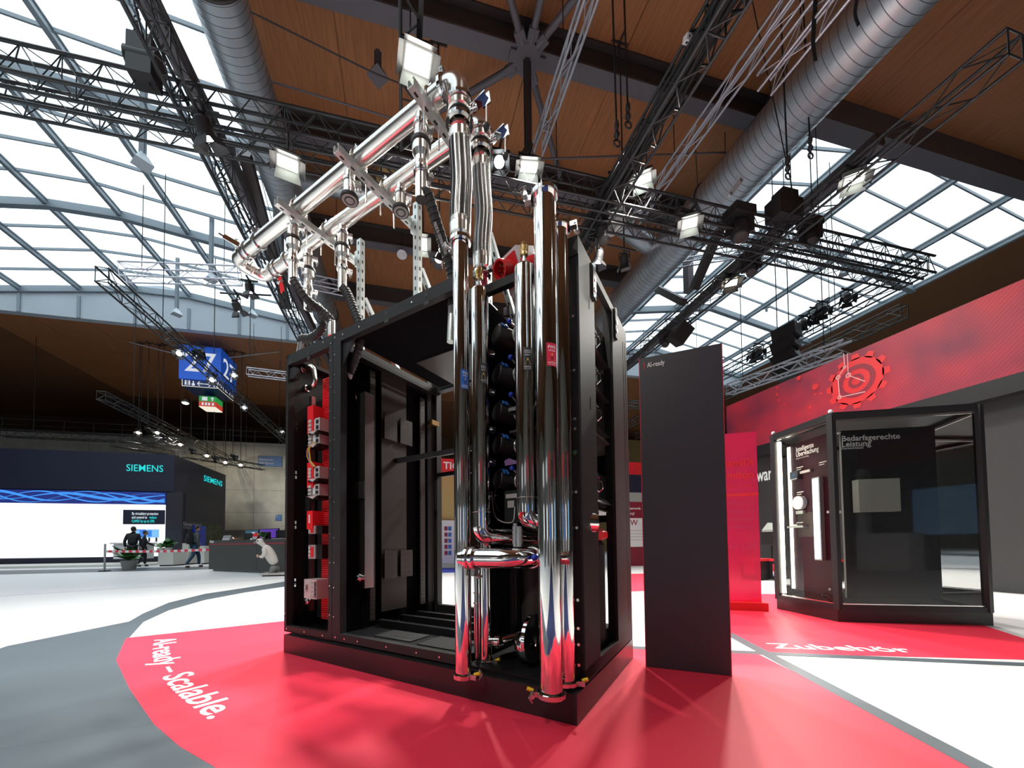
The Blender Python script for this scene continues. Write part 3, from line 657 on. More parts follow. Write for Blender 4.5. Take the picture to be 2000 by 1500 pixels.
def breaker(px, py0, py1, kind, label):
    p0 = av(px, py0, .13); p1 = av(px, py1, .13); z1, z0 = p0.z, p1.z; u = 2.24; h = z1-z0
    t = thing('circuit_breaker', label, 'breaker', (.13, u, z0), RACK, 'breakers on the red busbar')
    gg = G()
    if kind == 'grey':
        gg.box(.155, .235, u-.05, u+.075, z0, z1)
        for k in range(3): gg.box(.135, .156, u+.035, u+.075, z0+h*(.08+.31*k), z0+h*(.30+.31*k))
        part('body', gg, 'grey_plastic', t)
        gg = G(); gg.box(.150, .157, u+.000, u+.030, z0+h*.12, z0+h*.88); part('label_strip', gg, 'white_plastic', t)
        gg = G()
        for k in range(2): gg.box(.147, .156, u-.035, u-.012, z0+h*(.15+.42*k), z0+h*(.15+.42*k)+h*.25)
        part('terminal', gg, 'ink', t)
        gg = G(); gg.box(.13, .24, u-.07, u+.06, z0-.030, z0-.006); part('lower_shelf', gg, 'black', t)
        gg = G(); gg.add([(.125, u+.075, z0-.004), (.125, u-.06, z0-.004), (.24, u-.06, z0+.004), (.24, u+.075, z0+.004), (.13, u, z0-.03)], [(0, 1, 2, 3), (0, 4, 1), (0, 3, 4), (1, 4, 2), (3, 2, 4)]); part('cover_lip', gg, 'grey_plastic', t)
    elif kind == 'meter':
        gg = G(); gg.box(.15, .235, u-.01, u+.085, z0, z1); part('body', gg, 'clear', t)
        gg = G(); gg.box(.16, .235, u-.085, u-.012, z0, z1); part('rear_block', gg, 'black', t)
        gg = G(); gg.box(.146, .151, u+.015, u+.05, z0+h*.15, z1-h*.15); part('pink_label', gg, 'red_plastic', t)
        gg = G()
        for k in range(3): gg.box(.145, .151, u+.058, u+.078, z0+h*(.15+.28*k), z0+h*(.33+.28*k))
        part('display', gg, 'white_plastic', t)
    else:
        gg = G(); gg.box(.115, .235, u-.08, u+.085, z0, z1); part('body', gg, 'grey_plastic', t)
        gg = G()
        for k in range(4): gg.box(.112, .116, u-.075, u-.005, z0+h*(.06+.235*k), z0+h*(.22+.235*k))
        part('terminal', gg, 'lamp_grey', t)
        gg = G(); gg.box(.095, .116, u+.035, u+.055, z0+h*.45, z0+h*.72); part('toggle', gg, 'clear', t)
        gg = G(); gg.box(.112, .1155, u-.075, u-.055, z0+h*.1, z1-h*.1); part('dark_slot', gg, 'ink', t)
    return t
for a in [(622, 812, 838, 'grey', 'uppermost grey circuit breaker on the red busbar'), (622, 840, 864, 'grey', 'second grey circuit breaker from the top, above the bundled wires'),
          (622, 908, 932, 'grey', 'third grey circuit breaker from the top'), (622, 943, 966, 'grey', 'fourth grey circuit breaker from the top'),
          (622, 1026, 1042, 'meter', 'small clear fronted meter with pink label, upper of two'), (622, 1064, 1092, 'meter', 'taller clear fronted meter, lower of two'),
          (618, 1132, 1170, 'big', 'large grey moulded circuit breaker near the cabinet bottom')]: breaker(*a)
for c, off, lb in (('orange_w', 0, 'orange'), ('blue_w', .012, 'blue'), ('yellow', .022, 'yellow')):
    a, b, d_ = av(612, 862, .14), av(600+off*250, 890, .13), av(612, 912, .14)
    gg = G(); gg.tube(spline([a+V(0, -off, -.01), (a+b)/2+V(-.01, .015, 0), b, (b+d_)/2+V(0, .01, 0), d_+V(0, -off, 0)], 6), .0055, 7)
    solo('wire', gg, c, lb+' insulated wire looping beside the breakers', 'wire', tuple(a), RACK)
def liquid_manifold(label, v, u, z0, z1, w):
    t = thing('coolant_manifold', label, 'manifold', (v, u, z0), RACK)
    gg = G(); gg.box(v, v+w, u-w, u, z0, z1); part('box_tube', gg, 'satin', t)
    gg = G(); gg.lathe((v-.02, u-w*.5, z0+.08), (-1, 0, 0), [(-.03, .022), (0, .022), (0, .034), (.016, .034), (.016, .022), (.03, .022), (.03, 0)], 16); part('end_clamp', gg, 'chrome', t)
    gg = G(); gg.box(v-.012, v+.004, u-w*1.0, u+.03, (z0+z1)/2-.07, (z0+z1)/2+.06); part('bracket', gg, 'black2', t)
    gg = G(); gg.torus((v-.03, u-w*.5, z0+.08), (-1, 0, 0), .030, .007, 16, 6); part('clamp_ring', gg, 'chrome', t); return t
liquid_manifold('thin bare steel coolant manifold in the left cabinet', .20, 2.405, .30, 2.12, .035)
liquid_manifold('wide bare steel coolant manifold in the middle cabinet', .22, 1.805, .52, 2.02, .085)

# ---- middle open rack
t = thing('server_rack', 'wide open black server rack with empty rails and bare floor', 'rack', (.03, .70, ZB), RACK); SR = t
frame_bar(t, 'post', .03, .085, 1.755, 1.842, ZB, ZP); frame_bar(t, 'post', .03, .08, .645, .70, ZB, ZP)
frame_bar(t, 'bottom_rail', .03, .075, .70, 1.755, ZB, ZB+.055)
tr = frame_bar(t, 'top_rail', .03, .075, .70, 1.755, ZP-.078, ZP, 'black2')
gg = G()
for u in (1.28, .93): gg.box(.0285, .031, u-.012, u+.012, ZP-.045, ZP-.022); gg.box(.0285, .031, u-.02, u+.02, ZP-.095, ZP-.076)
part('slot_cutout', gg, 'ink', tr)
frame_bar(t, 'top_panel', .085, 1.10, .70, 1.72, ZP-.055, ZP-.045, 'matte'); frame_bar(t, 'top_panel', .60, 1.18, .72, 1.55, ZP-.066, ZP-.056, 'grey_panel')
frame_bar(t, 'top_rail', 1.12, 1.19, .66, 1.842, ZP-.08, ZP); frame_bar(t, 'top_cross_rail', .085, 1.12, 1.76, 1.842, ZP-.12, ZP-.05, 'black'); frame_bar(t, 'top_cross_rail', .085, 1.12, .66, .72, ZP-.12, ZP-.05, 'black')
gg = G(); gg.add([(.05, 1.76, ZP-.08), (.05, 1.62, ZP-.08), (.05, 1.76, ZP-.24), (.06, 1.76, ZP-.08), (.06, 1.62, ZP-.08), (.06, 1.76, ZP-.24)], [(0, 1, 2), (5, 4, 3), (0, 3, 4, 1), (1, 4, 5, 2), (2, 5, 3, 0)]); part('corner_gusset', gg, 'black2', t)
frame_bar(t, 'side_panel', .085, 1.19, 1.834, 1.842, ZB, ZP-.05, 'matte'); frame_bar(t, 'side_panel', .46, .745, 1.806, 1.822, .30, ZP-.10, 'grey_panel')
frame_bar(t, 'post', 1.12, 1.19, 1.77, 1.842, ZB, ZP); frame_bar(t, 'post', 1.02, 1.08, 1.80, 1.836, ZB, ZP, 'black2'); frame_bar(t, 'post', 1.12, 1.19, .66, .72, ZB, ZP)
def perforated(parent, v0, v1, u, z0, z1, rows, r=.0065, step=.034):
    rail = frame_bar(parent, 'perforated_rail', v0, v1, u, u+.012, z0, z1, 'grey_panel')
    gg = G(); n = int((z1-z0)/step)
    for k in range(n):
        for j in range(rows):
            vv = v0+(v1-v0)*(j+.5)/rows; z = z0+step*(k+.5); gg.box(vv-r, vv+r, u-.0012, u+.001, z-r, z+r)
    part('hole', gg, 'ink', rail, None, 'stuff')
perforated(t, .335, .385, 1.795, .25, 2.25, 2); perforated(t, .915, .975, 1.795, .30, 2.22, 2); perforated(t, 1.085, 1.12, 1.80, .30, 2.22, 1)
def punched(z0, z1):
    for v0, v1 in ((.475, .615), (.655, .80)):
        p = frame_bar(t, 'punched_plate', v0, v1, 1.785, 1.797, z0, z1, 'grey_panel'); gg = G()
        for i in range(2):
            for j in range(4): gg.cyl((v0+(v1-v0)*(.32+.34*i), 1.7845, z0+(z1-z0)*(.15+.235*j)), (v0+(v1-v0)*(.32+.34*i), 1.786, z0+(z1-z0)*(.15+.235*j)), .012, n=10)
        part('punched_hole', gg, 'ink', p, None, 'stuff')
punched(1.73, 1.95); punched(.57, .80)
frame_bar(t, 'floor_plate', .075, 1.15, .70, 1.84, ZB, ZB+.035, 'black')
gg = G()
for v in (.42, .66, .86): gg.box(v, v+.045, .70, 1.80, ZB+.035, ZB+.085)
part('floor_rail', gg, 'black', t)
gg = G(); gg.box(1.13, 1.19, .70, 1.80, ZB+.03, ZB+.11); part('floor_rail', gg, 'black2', t)
gg = G(); gg.box(.16, .36, 1.20, 1.55, ZB+.035, ZB+.043); gg.box(.14, .38, .80, 1.12, ZB+.035, ZB+.043); part('cable_entry_cover', gg, 'black2', t)
gg = G(); gg.box(.22, .245, 1.22, 1.42, ZB+.043, ZB+.045); part('entry_slot', gg, 'ink', t)
frame_bar(t, 'cross_bar', .60, .63, .70, 1.83, 1.545, 1.585, 'black2'); frame_bar(t, 'cross_bar', 1.13, 1.16, .70, 1.80, 1.50, 1.54, 'black2')
gg = G(); gg.box(1.02, 1.12, 1.74, 1.80, 1.985, 2.03); part('brass_bracket', gg, 'brass', t)
bolts(t, [(.029, 1.82, z) for z in (.33, .54, .72, .9, 1.16, 1.4, 1.62, 1.78, 1.97, 2.10, 2.25, 2.38)]+[(.029, u, ZB+.027) for u in (1.80, 1.70, 1.56, 1.28, 1.02, .84)]+[(.029, u, ZP-.04) for u in (1.73, 1.55, 1.05)], (-1, 0, 0))
bolts(t, [(.12, u, ZB+.036) for u in (1.68, 1.62, 1.50, 1.14, .95, .78)], (0, 0, 1), .005)

# ---- cooling unit (right)
t = thing('cooling_unit', 'open black cooling cabinet at the right full of hoses, pumps and drawers', 'cabinet', (.13, 0, ZB), RACK); CU_ = t
ZQ = 2.413
frame_bar(t, 'post', .13, .392, 0, .012, ZB, ZQ, 'black2'); frame_bar(t, 'post', .13, .16, .012, .05, ZB, ZQ, 'black2')
pd = frame_bar(t, 'rear_door', .79, 1.20, 0, .014, ZB+.05, ZQ, 'black2')
frame_bar(t, 'post', .78, .80, .014, .06, ZB, ZQ, 'black'); frame_bar(t, 'post', 1.14, 1.20, .014, .06, ZB, ZQ, 'black')
gg = G(); gg.box(1.085, 1.093, -.0012, 0, ZB+.12, ZQ-.12); gg.box(1.150, 1.158, -.0012, 0, ZB+.10, ZQ-.10); part('door_seam', gg, 'ink', pd)
gg = G()
for k in range(9): gg.box(1.105, 1.120, -.0012, 0, .42+.2*k, .455+.2*k)
part('door_slot', gg, 'ink', pd)
frame_bar(t, 'bottom_rail', .13, 1.20, 0, .03, ZB-.01, ZB+.06, 'black2'); frame_bar(t, 'top_rail', .392, .79, 0, .035, ZQ-.05, ZQ, 'black2')
frame_bar(t, 'post', .13, .19, .60, .645, ZB, ZQ, 'black'); frame_bar(t, 'floor_plate', .05, 1.20, .03, .645, ZB-.008, ZB+.006, 'black')
frame_bar(t, 'side_panel', .25, 1.19, .632, .642, ZB, ZQ-.05, 'matte'); frame_bar(t, 'back_panel', 1.185, 1.19, .06, .40, 1.0, ZQ-.05, 'black')
frame_bar(t, 'top_rail', .13, .17, .05, .60, ZQ-.10, ZQ-.05, 'black'); frame_bar(t, 'top_bracket', .125, .13, .0, .055, ZQ-.10, ZQ, 'black2')
frame_bar(t, 'inner_partition', .46, .47, .10, .63, .90, 2.25, 'matte')
for v in (.345, .835):
    gg = G(); gg.box(v, v+.055, -.012, 0, ZQ-.20, ZQ-.02); gg.cyl((v+.0275, -.012, ZQ-.02), (v+.0275, 0, ZQ-.02), .0275, n=12); hb = part('hanging_hook', gg, 'chrome' if v < .5 else 'black2', t)
    bolts(hb, [(v+.03, -.0125, ZQ-.09), (v+.03, -.0125, ZQ-.15)], (0, -1, 0), .014)
bolts(t, [(.129, .032, z) for z in (.24, .34, .42, .56, .92, 1.10, 1.42, 1.47, 1.72, 2.0, 2.33)], (-1, 0, 0), .008)
bolts(t, [(.129, .034, 1.30)], (-1, 0, 0), .012, 'leaf')
gg = G(); gg.box(.30, .304, -.0015, 0, 2.12, 2.19); gg.box(.29, .293, -.0015, 0, 1.56, 1.63); gg.box(.25, .256, -.0015, 0, .88, .94); part('post_slot', gg, 'ink', t)
for k, z in enumerate((1.985, 1.755, 1.525, 1.085)):
    d = frame_bar(t, 'pump_drawer', .30, .90, .06, .45, z+.035, z+.19, 'black')
    gg = G(); gg.add([(.30, .055, z+.035), (.90, .055, z+.035), (.90, .02, z), (.30, .02, z), (.30, .4, z), (.90, .4, z)], [(0, 3, 2, 1), (3, 4, 5, 2), (0, 1, 5, 4)]); part('drawer_lip', gg, 'satin', d)
    gg = G(); gg.box(.53, .62, .054, .06, z+.075, z+.155); part('handle_recess', gg, 'ink', d)
    gg = G(); gg.tube(bend([(.605, .058, z+.14), (.605, .035, z+.13), (.605, .030, z+.09), (.605, .056, z+.07)], .012, 4), .005, 7); gg.box(.525, .625, .050, .0545, z+.155, z+.160); gg.box(.525, .625, .050, .0545, z+.070, z+.075); part('drawer_handle', gg, 'chrome', d)
gg = G(); gg.add([(.33, .05, 2.20), (.88, .05, 2.20), (.88, .16, 2.29), (.33, .16, 2.29), (.33, .16, 2.28), (.88, .16, 2.28)], [(0, 1, 2, 3), (0, 4, 5, 1)]); part('sloped_cover', gg, 'satin', t)
frame_bar(t, 'shelf', .18, 1.05, .03, .44, 1.478, 1.490, 'grey_panel'); frame_bar(t, 'shelf', .30, 1.0, .05, .44, 1.04, 1.05, 'grey_panel')
frame_bar(t, 'shelf_unit', .17, .40, .06, .44, 1.60, 1.62, 'satin')
for i, z in enumerate((2.10, 1.86, 1.63, 1.43, 1.22)):                      # quick couplings with blue levers
    c = V(.27, .515, z); ax = V(-.75, .42, .10).normalized(); xx, yy, dd = frame_of(ax)
    gg = G(); gg.lathe(c-ax*.06, ax, [(0, 0), (0, .056), (.12, .056), (.125, .052), (.125, 0)], 22); vb = part('valve_drum', gg, 'rubber', t)
    gg = G(); gg.torus(c+ax*.045, ax, .062, .008, 20, 6, PI*.15, PI*1.1); gg.torus(c+ax*.02, ax, .062, .008, 20, 6, PI*.15, PI*1.1); part('blue_band', gg, 'blue_band', vb)
    gg = G(); c2 = c+V(.02, -.085, -.01)
    for k in range(4): gg.torus(c2+V(-.01*k, -.016*k, 0), V(-.3, -1, 0), .048-.004*k, .006, 18, 6)
    gg.cyl(c2, c2+V(-.04, -.09, 0), .036, n=14); part('coupling_ring', gg, 'satin', vb)
    gg = G(); gg.lathe(c+V(-.06, .10, -.085), (-.8, .5, .1), [(-.05, .028), (0, .028), (0, .036), (.012, .036), (.012, .028), (.045, .028), (.05, .02), (.05, 0)], 16); part('pipe_nipple', gg, 'chrome', vb)
    if i != 3:
        k = av(*[(995, 628), (997, 698), (998, 771), (0, 0), (1000, 915)][i], .16); gg = G(); gg.sphere(k, .0155, 14); part('lever_knob', gg, 'blue_plastic', vb)
        gg = G(); gg.cyl(k, c2+V(-.02, -.02, .02), .006, n=6); part('lever', gg, 'satin', vb)
gg = G(); p = av(985, 900, .2); gg.add([p, p+V(.0, -.03, .012), p+V(.01, -.10, -.02), p+V(.0, -.06, -.028), p+V(0, -.005, -.03)], [(0, 1, 2, 3, 4)[::-1], (0, 1, 2, 3, 4)]); part('lilac_tag', gg, 'purple', t)
gg = G(); p = av(982, 610, .3); gg.box(p.x, p.x+.004, p.y-.05, p.y, p.z-.03, p.z+.03); part('panel', gg, 'black2', t)
gg = G()
for k in range(7): gg.box(p.x-.003, p.x, p.y-.03, p.y-.008, p.z-.022+.007*k, p.z-.019+.007*k)
part('vent_slot', gg, 'white_ink', t)
for v, u, r, z0, z1, m in ((.52, .47, .085, .24, .72, 'grey_panel'), (.62, .28, .11, .22, .74, 'black2'), (.66, .13, .085, .24, .86, 'black2'), (.40, .55, .03, .22, .9, 'black')):
    gg = G(); gg.lathe((v, u, z0), (0, 0, 1), [(0, 0), (0, r*.9), (.02, r), (z1-z0-.03, r), (z1-z0, r*.8), (z1-z0, 0)], 22); part('tank', gg, m, t)
gg = G(); gg.lathe((.60, .14, .86), (0, 0, 1), [(0, .10), (.015, .13), (.05, .13), (.07, .10), (.07, 0)], 24); part('tank_lid', gg, 'red_plastic', t)
for du in (0, .05):
    gg = G(); gg.tube(bend([(.60+du, .12, .92), (.60+du, .12, 1.03), (.72, .14+du, 1.06), (.86, .20, 1.0)], .05, 5), .014, 8); part('copper_pipe', gg, 'copper', t)
gg = G(); gg.torus((.63, .10, 1.02), (0, 1, .2), .055, .018, 16, 7, 0, PI); part('blue_hose', gg, 'rubber', t)
for dv in (0, .045, .09):
    gg = G(); gg.tube(spline([(.20+dv, .30, 1.18), (.22+dv, .27, 1.0), (.24+dv, .20, .85), (.26+dv, .12, .78)], 6), .010, 7); part('corrugated_hose', gg, 'rubber', t)
# pump with round flange near the floor
c = V(.23, .34, .315); gg = G(); gg.lathe(c, (0, 1, 0), [(-.02, 0), (-.02, .135), (.0, .135), (.0, .128), (.004, .125), (.004, 0)], 32); pf = part('pump_flange', gg, 'chrome', t)
gg = G(); gg.sphere(c+V(0, .03, -.045), .085, 20, (1, .8, 1)); part('pump_dome', gg, 'chrome', pf)
bolts(pf, [(c.x+.11*math.cos(a), c.y+.004, c.z+.11*math.sin(a)) for a in [i*PI/3+.5 for i in range(6)]], (0, 1, 0), .016)
gg = G(); gg.box(.5, .9, .06, .5, ZB+.006, .30); part('pump_base', gg, 'black', t)
gg = G(); p = av(994, 985, .22); gg.box(p.x, p.x+.12, p.y-.07, p.y+.03, p.z-.10, p.z+.08); cb = part('control_box', gg, 'black2', t)
gg = G(); gg.box(p.x-.002, p.x, p.y-.035, p.y+.008, p.z-.02, p.z+.02); gg.box(p.x-.002, p.x, p.y-.06, p.y+.02, p.z+.035, p.z+.06); part('white_label', gg, 'grey_plastic', cb)
gg = G(); gg.tube(spline([av(960, 960, .2), av(968, 1010, .16), av(1000, 1020, .15), av(1006, 990, .2)], 8), .0035, 6); part('cable', gg, 'grey_plastic', t)
gg = G(); q = av(968, 955, .15); gg.tube(spline([q, q+V(0, .01, -.06), q+V(.02, -.01, -.13)], 6), .004, 6); part('cable', gg, 'rubber', t)

# two red power sockets on top of the cooling unit
def socket(px, py, v, ax, label, s=1.0):
    p = av(px, py, v); ax = Vector(ax).normalized(); t = thing('power_socket', label, 'socket', tuple(p), RACK, 'red power sockets on the cooling unit')
    up = V(0, 0, 1)-ax*ax.z; up.normalize(); sd = up.cross(ax)
    R = Matrix(((ax.x, sd.x, up.x, p.x), (ax.y, sd.y, up.y, p.y), (ax.z, sd.z, up.z, p.z), (0, 0, 0, 1)))      # local x = outward
    gg = G(); gg.box(-.12*s, -.005*s, -.052*s, .052*s, -.085*s, .060*s, R); gg.box(-.115*s, -.01*s, -.048*s, .048*s, -.10*s, -.085*s, R); part('housing', gg, 'white_plastic', t)
    gg = G(); gg.cyl(R @ V(-.06*s, 0, -.10*s), R @ V(-.06*s, 0, -.135*s), .02*s, n=12); part('cable_gland', gg, 'white_plastic', t)
    gg = G(); gg.box(-.005*s, .004*s, -.042*s, .042*s, -.065*s, .045*s, R); part('flange_plate', gg, 'red_plastic', t)
    o = R @ V(.004*s, 0, -.005*s); gg = G(); gg.lathe(o, ax, [(-.01*s, .033*s), (.062*s, .038*s), (.066*s, .038*s), (.066*s, .031*s), (.02*s, .029*s), (.02*s, 0)], 26); cl = part('collar', gg, 'red_plastic', t)
    x, y, dd = frame_of(ax); gg = G()
    for k in range(5): a = 2*PI*k/5+.4; q = o+ax*.02*s+(x*math.cos(a)+y*math.sin(a))*.0165*s; gg.cyl(q, q+ax*.032*s, .0040*s, n=8)
    part('pin', gg, 'brass', cl); return t
socket(998, 524, .20, (-.85, .34, -.40), 'red five pin power socket on a pale grey box, left of two', 1.4)
socket(1050, 510, .24, (-.35, .85, -.25), 'red five pin power socket half hidden behind the tall pipes', 1.3)

# ================================================================== big stainless pipes in front
def clamp(parent, p, ax, R, wing=None, m='chrome'):
    gg = G(); ax = Vector(ax).normalized(); gg.lathe(Vector(p)-ax*.013, ax, [(0, R*.98), (0, R*1.22), (.004, R*1.27), (.022, R*1.27), (.026, R*1.22), (.026, R*.98)], 28)
    c = part('pipe_clamp', gg, m, parent)
    if wing is not None:
        w = Vector(wing).normalized(); q = Vector(p)+w*(R*1.27); s = ax.cross(w); gg = G()
        gg.bar(q-w*.006, q+w*.030, .030, .024, ax); gg.cyl(q+w*.020-s*.020, q+w*.020+s*.042, .0055, n=8)
        gg.cyl(q+w*.020+s*.030, q+w*.020+s*.046, .011, n=8); gg.bar(q+w*.020+s*.038-ax*.026, q+w*.034+s*.05, .006, .012, s); gg.bar(q+w*.020+s*.038+ax*.026, q+w*.034+s*.05, .006, .012, s)
        part('wing_nut', gg, 'satin', c)
    return c
CAMDIR = {}
def sticker(parent, cx_, cy_, R, z0, z1, half, ang, m, lines, m_txt='white_ink'):
    dd = V(CAMR.x-cx_, CAMR.y-cy_, 0).normalized(); a0 = math.atan2(dd.y, dd.x)+ang; n = 10; r = R+.0008; gg = G(); vs_ = []
    for i in range(n+1):
        a = a0-half+2*half*i/n; vs_ += [(cx_+r*math.cos(a), cy_+r*math.sin(a), z0), (cx_+r*math.cos(a), cy_+r*math.sin(a), z1)]
    gg.add(vs_, [(2*i, 2*i+2, 2*i+3, 2*i+1) for i in range(n)], True); st = part('sticker', gg, m, parent)
    w = 2*half*R
    def wrap(pts, fs, lift, mat, nm):
        gg = G(); rr = R+lift; gg.add([(cx_+rr*math.cos(a0+x/R), cy_+rr*math.sin(a0+x/R), z) for x, z in pts], fs); part(nm, gg, mat, st)
    gx, fx = [], []
    for body, zc, hgt, fill in lines:
        vs_, fs = text_geo(body, 1.0, .02, 'CENTER'); x0 = min(p[0] for p in vs_); x1 = max(p[0] for p in vs_); k = w*fill/(x1-x0); o = len(gx)
        gx += [((p[0]-(x0+x1)/2)*k, z0+(z1-z0)*zc+p[1]*hgt*(z1-z0)/.7) for p in vs_]; fx += [tuple(i+o for i in f) for f in fs]
    wrap(gx, fx, .0016, m_txt, 'print')
    zc, h, hw = z0+(z1-z0)*.24, (z1-z0)*.31, w*.36
    wrap([(-hw, zc), (hw, zc), (0, zc+h)], [(0, 1, 2)], .0015, 'st_yel', 'warning_triangle')
    wrap([(-hw*.28, zc+h*.10), (hw*.28, zc+h*.10), (hw*.28, zc+h*.16), (-hw*.28, zc+h*.16)]+[q for k in (-1, 0, 1) for q in ((k*hw*.2-hw*.05, zc+h*.22), (k*hw*.2+hw*.05, zc+h*.22), (k*hw*.2+hw*.09, zc+h*.5), (k*hw*.2-hw*.01, zc+h*.5))],
         [(0, 1, 2, 3), (4, 5, 6, 7), (8, 9, 10, 11), (12, 13, 14, 15)], .0020, 'ink', 'heat_symbol')
def std_lines(a, b): return [(a, .76, .125, .72), (b, .64, .055, .62), ('CAUTION', .115, .065, .80), ('HOT SURFACE', .04, .035, .72)]
def pipe(label, v, u, R, z0, z1, cap='clamp', foot=True, wing_top=(-.4, .9, 0), wing_foot=(.2, -1, 0)):
    t = thing('coolant_pipe', label, 'pipe', (v, u, z0), RACK, 'upright polished pipes')
    gg = G(); gg.cyl((v, u, z0), (v, u, z1), R, n=48, caps=False); part('tube', gg, 'chrome', t)
    if foot:
        clamp(t, (v, u, z0), (0, 0, 1), R, wing_foot)
        gg = G(); gg.lathe((v, u, z0-.013), (0, 0, 1), [(0, 0), (0, R*1.15)], 28); part('end_disc', gg, 'chrome', t)
        w = Vector(wing_foot).normalized(); q = V(v, u, z0)+w*R*1.6; gg = G(); gg.cyl(q+V(0, 0, .012), q+w*.028+V(0, 0, .022), .009, n=10); part('yellow_cap', gg, 'yellow', t)
    if cap == 'clamp':
        clamp(t, (v, u, z1), (0, 0, 1), R, wing_top); gg = G(); gg.lathe((v, u, z1+.012), (0, 0, 1), [(0, R*1.15), (.004, R*1.1), (.004, 0)], 28); part('end_disc', gg, 'chrome', t)
        gg = G(); gg.cyl((v, u, z1-.005), (v, u, z1+.012), R*1.16, n=28); part('gasket', gg, 'satin', t)
    if cap == 'vent':
        gg = G(); gg.lathe((v, u, z1), (0, 0, 1), [(0, R), (R*.12, R*.96), (R*.26, R*.82), (R*.34, R*.55), (R*.38, .016), (R*.38, 0)], 32); part('domed_end', gg, 'chrome', t)
        zt = z1+R*.36; gg = G(); gg.cyl((v, u, zt), (v, u, zt+.058), .0105, n=14); gg.cyl((v, u, zt+.012), (v, u, zt+.030), .0135, n=14); part('vent_stem', gg, 'satin', t)
        gg = G(); gg.lathe((v, u, zt+.05), (0, 0, 1), [(0, .012), (.004, .020), (.018, .021), (.022, .017), (.026, .021), (.05, .024), (.058, .020), (.074, .014), (.076, 0)], 16); av_ = part('air_vent', gg, 'brass', t)
        gg = G(); d = (CAMR-V(v, u, zt+.1)).normalized(); gg.cyl(V(v, u, zt+.116), V(v, u, zt+.116)+d*.018, .007, n=10); part('vent_port', gg, 'ink', av_)
    return t
# facility water return (front) and its twin behind
fv, fu, FR = -.10, .083, .051
P1 = pipe('tallest polished pipe in front, red sticker reading FWS', fv, fu, FR, .165, 2.475, 'clamp', True, (-.25, 1, 0), (-.45, 1, 0))
a0, a1 = av(1060, 672, fv-.045).z, av(1060, 717, fv-.045).z; sticker(P1, fv, fu, FR, a1, a0, .50, .50, 'st_red', std_lines('FWS', 'RETURN'))
P2 = pipe('polished pipe half hidden behind the pipe with the red sticker', .075, .083, FR*.97, .165, 2.44, 'clamp', True, (.2, -1, 0), (.3, -1, 0))
# secondary circuit supply, return
tv, tu, TR = -.10, .573, .0415
P3 = pipe('leftmost polished pipe with the blue sticker reading TCS', tv, tu, TR, .165, 2.455, None, True, None, (.1, -1, 0))
a0, a1 = av(893, 722, tv-.04).z, av(893, 759, tv-.04).z; sticker(P3, tv, tu, TR, a1, a0, .56, .52, 'st_blue', std_lines('TCS', 'SUPPLY'))
sv, su, SRr = .150, .600, .0385
P4 = pipe('thin polished pipe behind the leftmost one, red sticker near its top', sv, su, SRr, .165, 2.44, None, True, None, (.2, -1, 0))
a0, a1 = av(925, 528, sv-.03).z, av(925, 558, sv-.03).z; sticker(P4, sv, su, SRr, a1-.05, a0+.02, .62, .35, 'st_red', std_lines('TCS', 'RETURN'))
gg = G(); q = av(957, 1252, .15); e = V(.55, .38, q.z+.02); gg.lathe((sv, su-.03, q.z), (.35, -1, 0), [(.0, .026), (.03, .028), (.035, .040), (.055, .040), (.06, .028)], 20); gg.cyl((sv+.02, su-.09, q.z), e, .030, n=20); part('lower_branch', gg, 'chrome', P4)
gg = G(); gg.cyl((sv-.02, su+.048, .18), (sv-.02, su+.048, .76), .012, n=12); gg.torus((sv-.02, su+.048, .50), (0, 0, 1), .013, .004, 12, 6); gg.torus((sv-.02, su+.048, .56), (0, 0, 1), .013, .004, 12, 6); part('drain_tube', gg, 'chrome', P4)
# cabinet cooling unit return and supply with brass air vents
cv = .06
def bent_pipe(label, u, R, zt, pts, st, ang, half=.45):
    t = pipe(label, cv, u, R, pts[0][2], zt, 'vent', False)
    gg = G(); gg.tube(bend([(cv, u, pts[0][2]+.03)]+pts, R*2.4, 12), R, 40, False); part('elbow', gg, 'chrome', t)
    gg = G(); gg.torus((cv, u, pts[0][2]+.02), (0, 0, 1), R, .0016, 36, 5); part('weld_seam', gg, 'satin', t)
    sticker(t, cv, u, R, st[1], st[0], half, ang, 'st_dark', std_lines(*st[2])); return t
z = lambda px, py: av(px, py, cv-.04).z
P5 = bent_pipe('polished pipe with brass vent and charcoal CCU return sticker', .560, .0505, z(938, 558), [(cv, .560, 1.0), (cv, .560, .885), (.36, .34, .875)], (z(929, 712), z(929, 750), ('CCU', 'RETURN')), .42, .40)
P6 = bent_pipe('polished pipe with brass vent and charcoal CCU supply sticker', .272, .0545, z(1023, 514), [(cv, .272, 1.06), (cv, .272, .965), (.32, .00, .95)], (z(1017, 683), z(1017, 727), ('CCU', 'SUPPLY')), .22, .40)
# horizontal branch from the leftmost pipe
t = thing('branch_pipe', 'polished horizontal branch pipe with clamp and elbow at knee height', 'pipe', (tv, tu-.05, .772), RACK); HB = t
gg = G(); gg.tube(bend([(tv, tu, .772), (tv, .235, .772), (.30, .235, .772)], .11, 14), .050, 36, False); part('tube', gg, 'chrome', t)
clamp(t, (tv, .49, .772), (0, -1, 0), .050, (-.2, 0, -1)); clamp(t, (tv, .53, .772), (0, 1, 0), .046)
gg = G(); gg.cyl((.02, .20, .772), (.05, -.02+.06, .772), .034, n=24); part('side_outlet', gg, 'chrome', t)
gg = G(); gg.torus((.03, .235, .772), (1, 0, 0), .051, .006, 24, 6); part('joint_ring', gg, 'satin', t)
q = av(1044, 1089, -.06); gg = G(); gg.sphere(q, .0165, 14); gg.cyl(q, q+V(.05, 0, 0), .007, n=8); part('blue_knob', gg, 'blue_plastic', t)
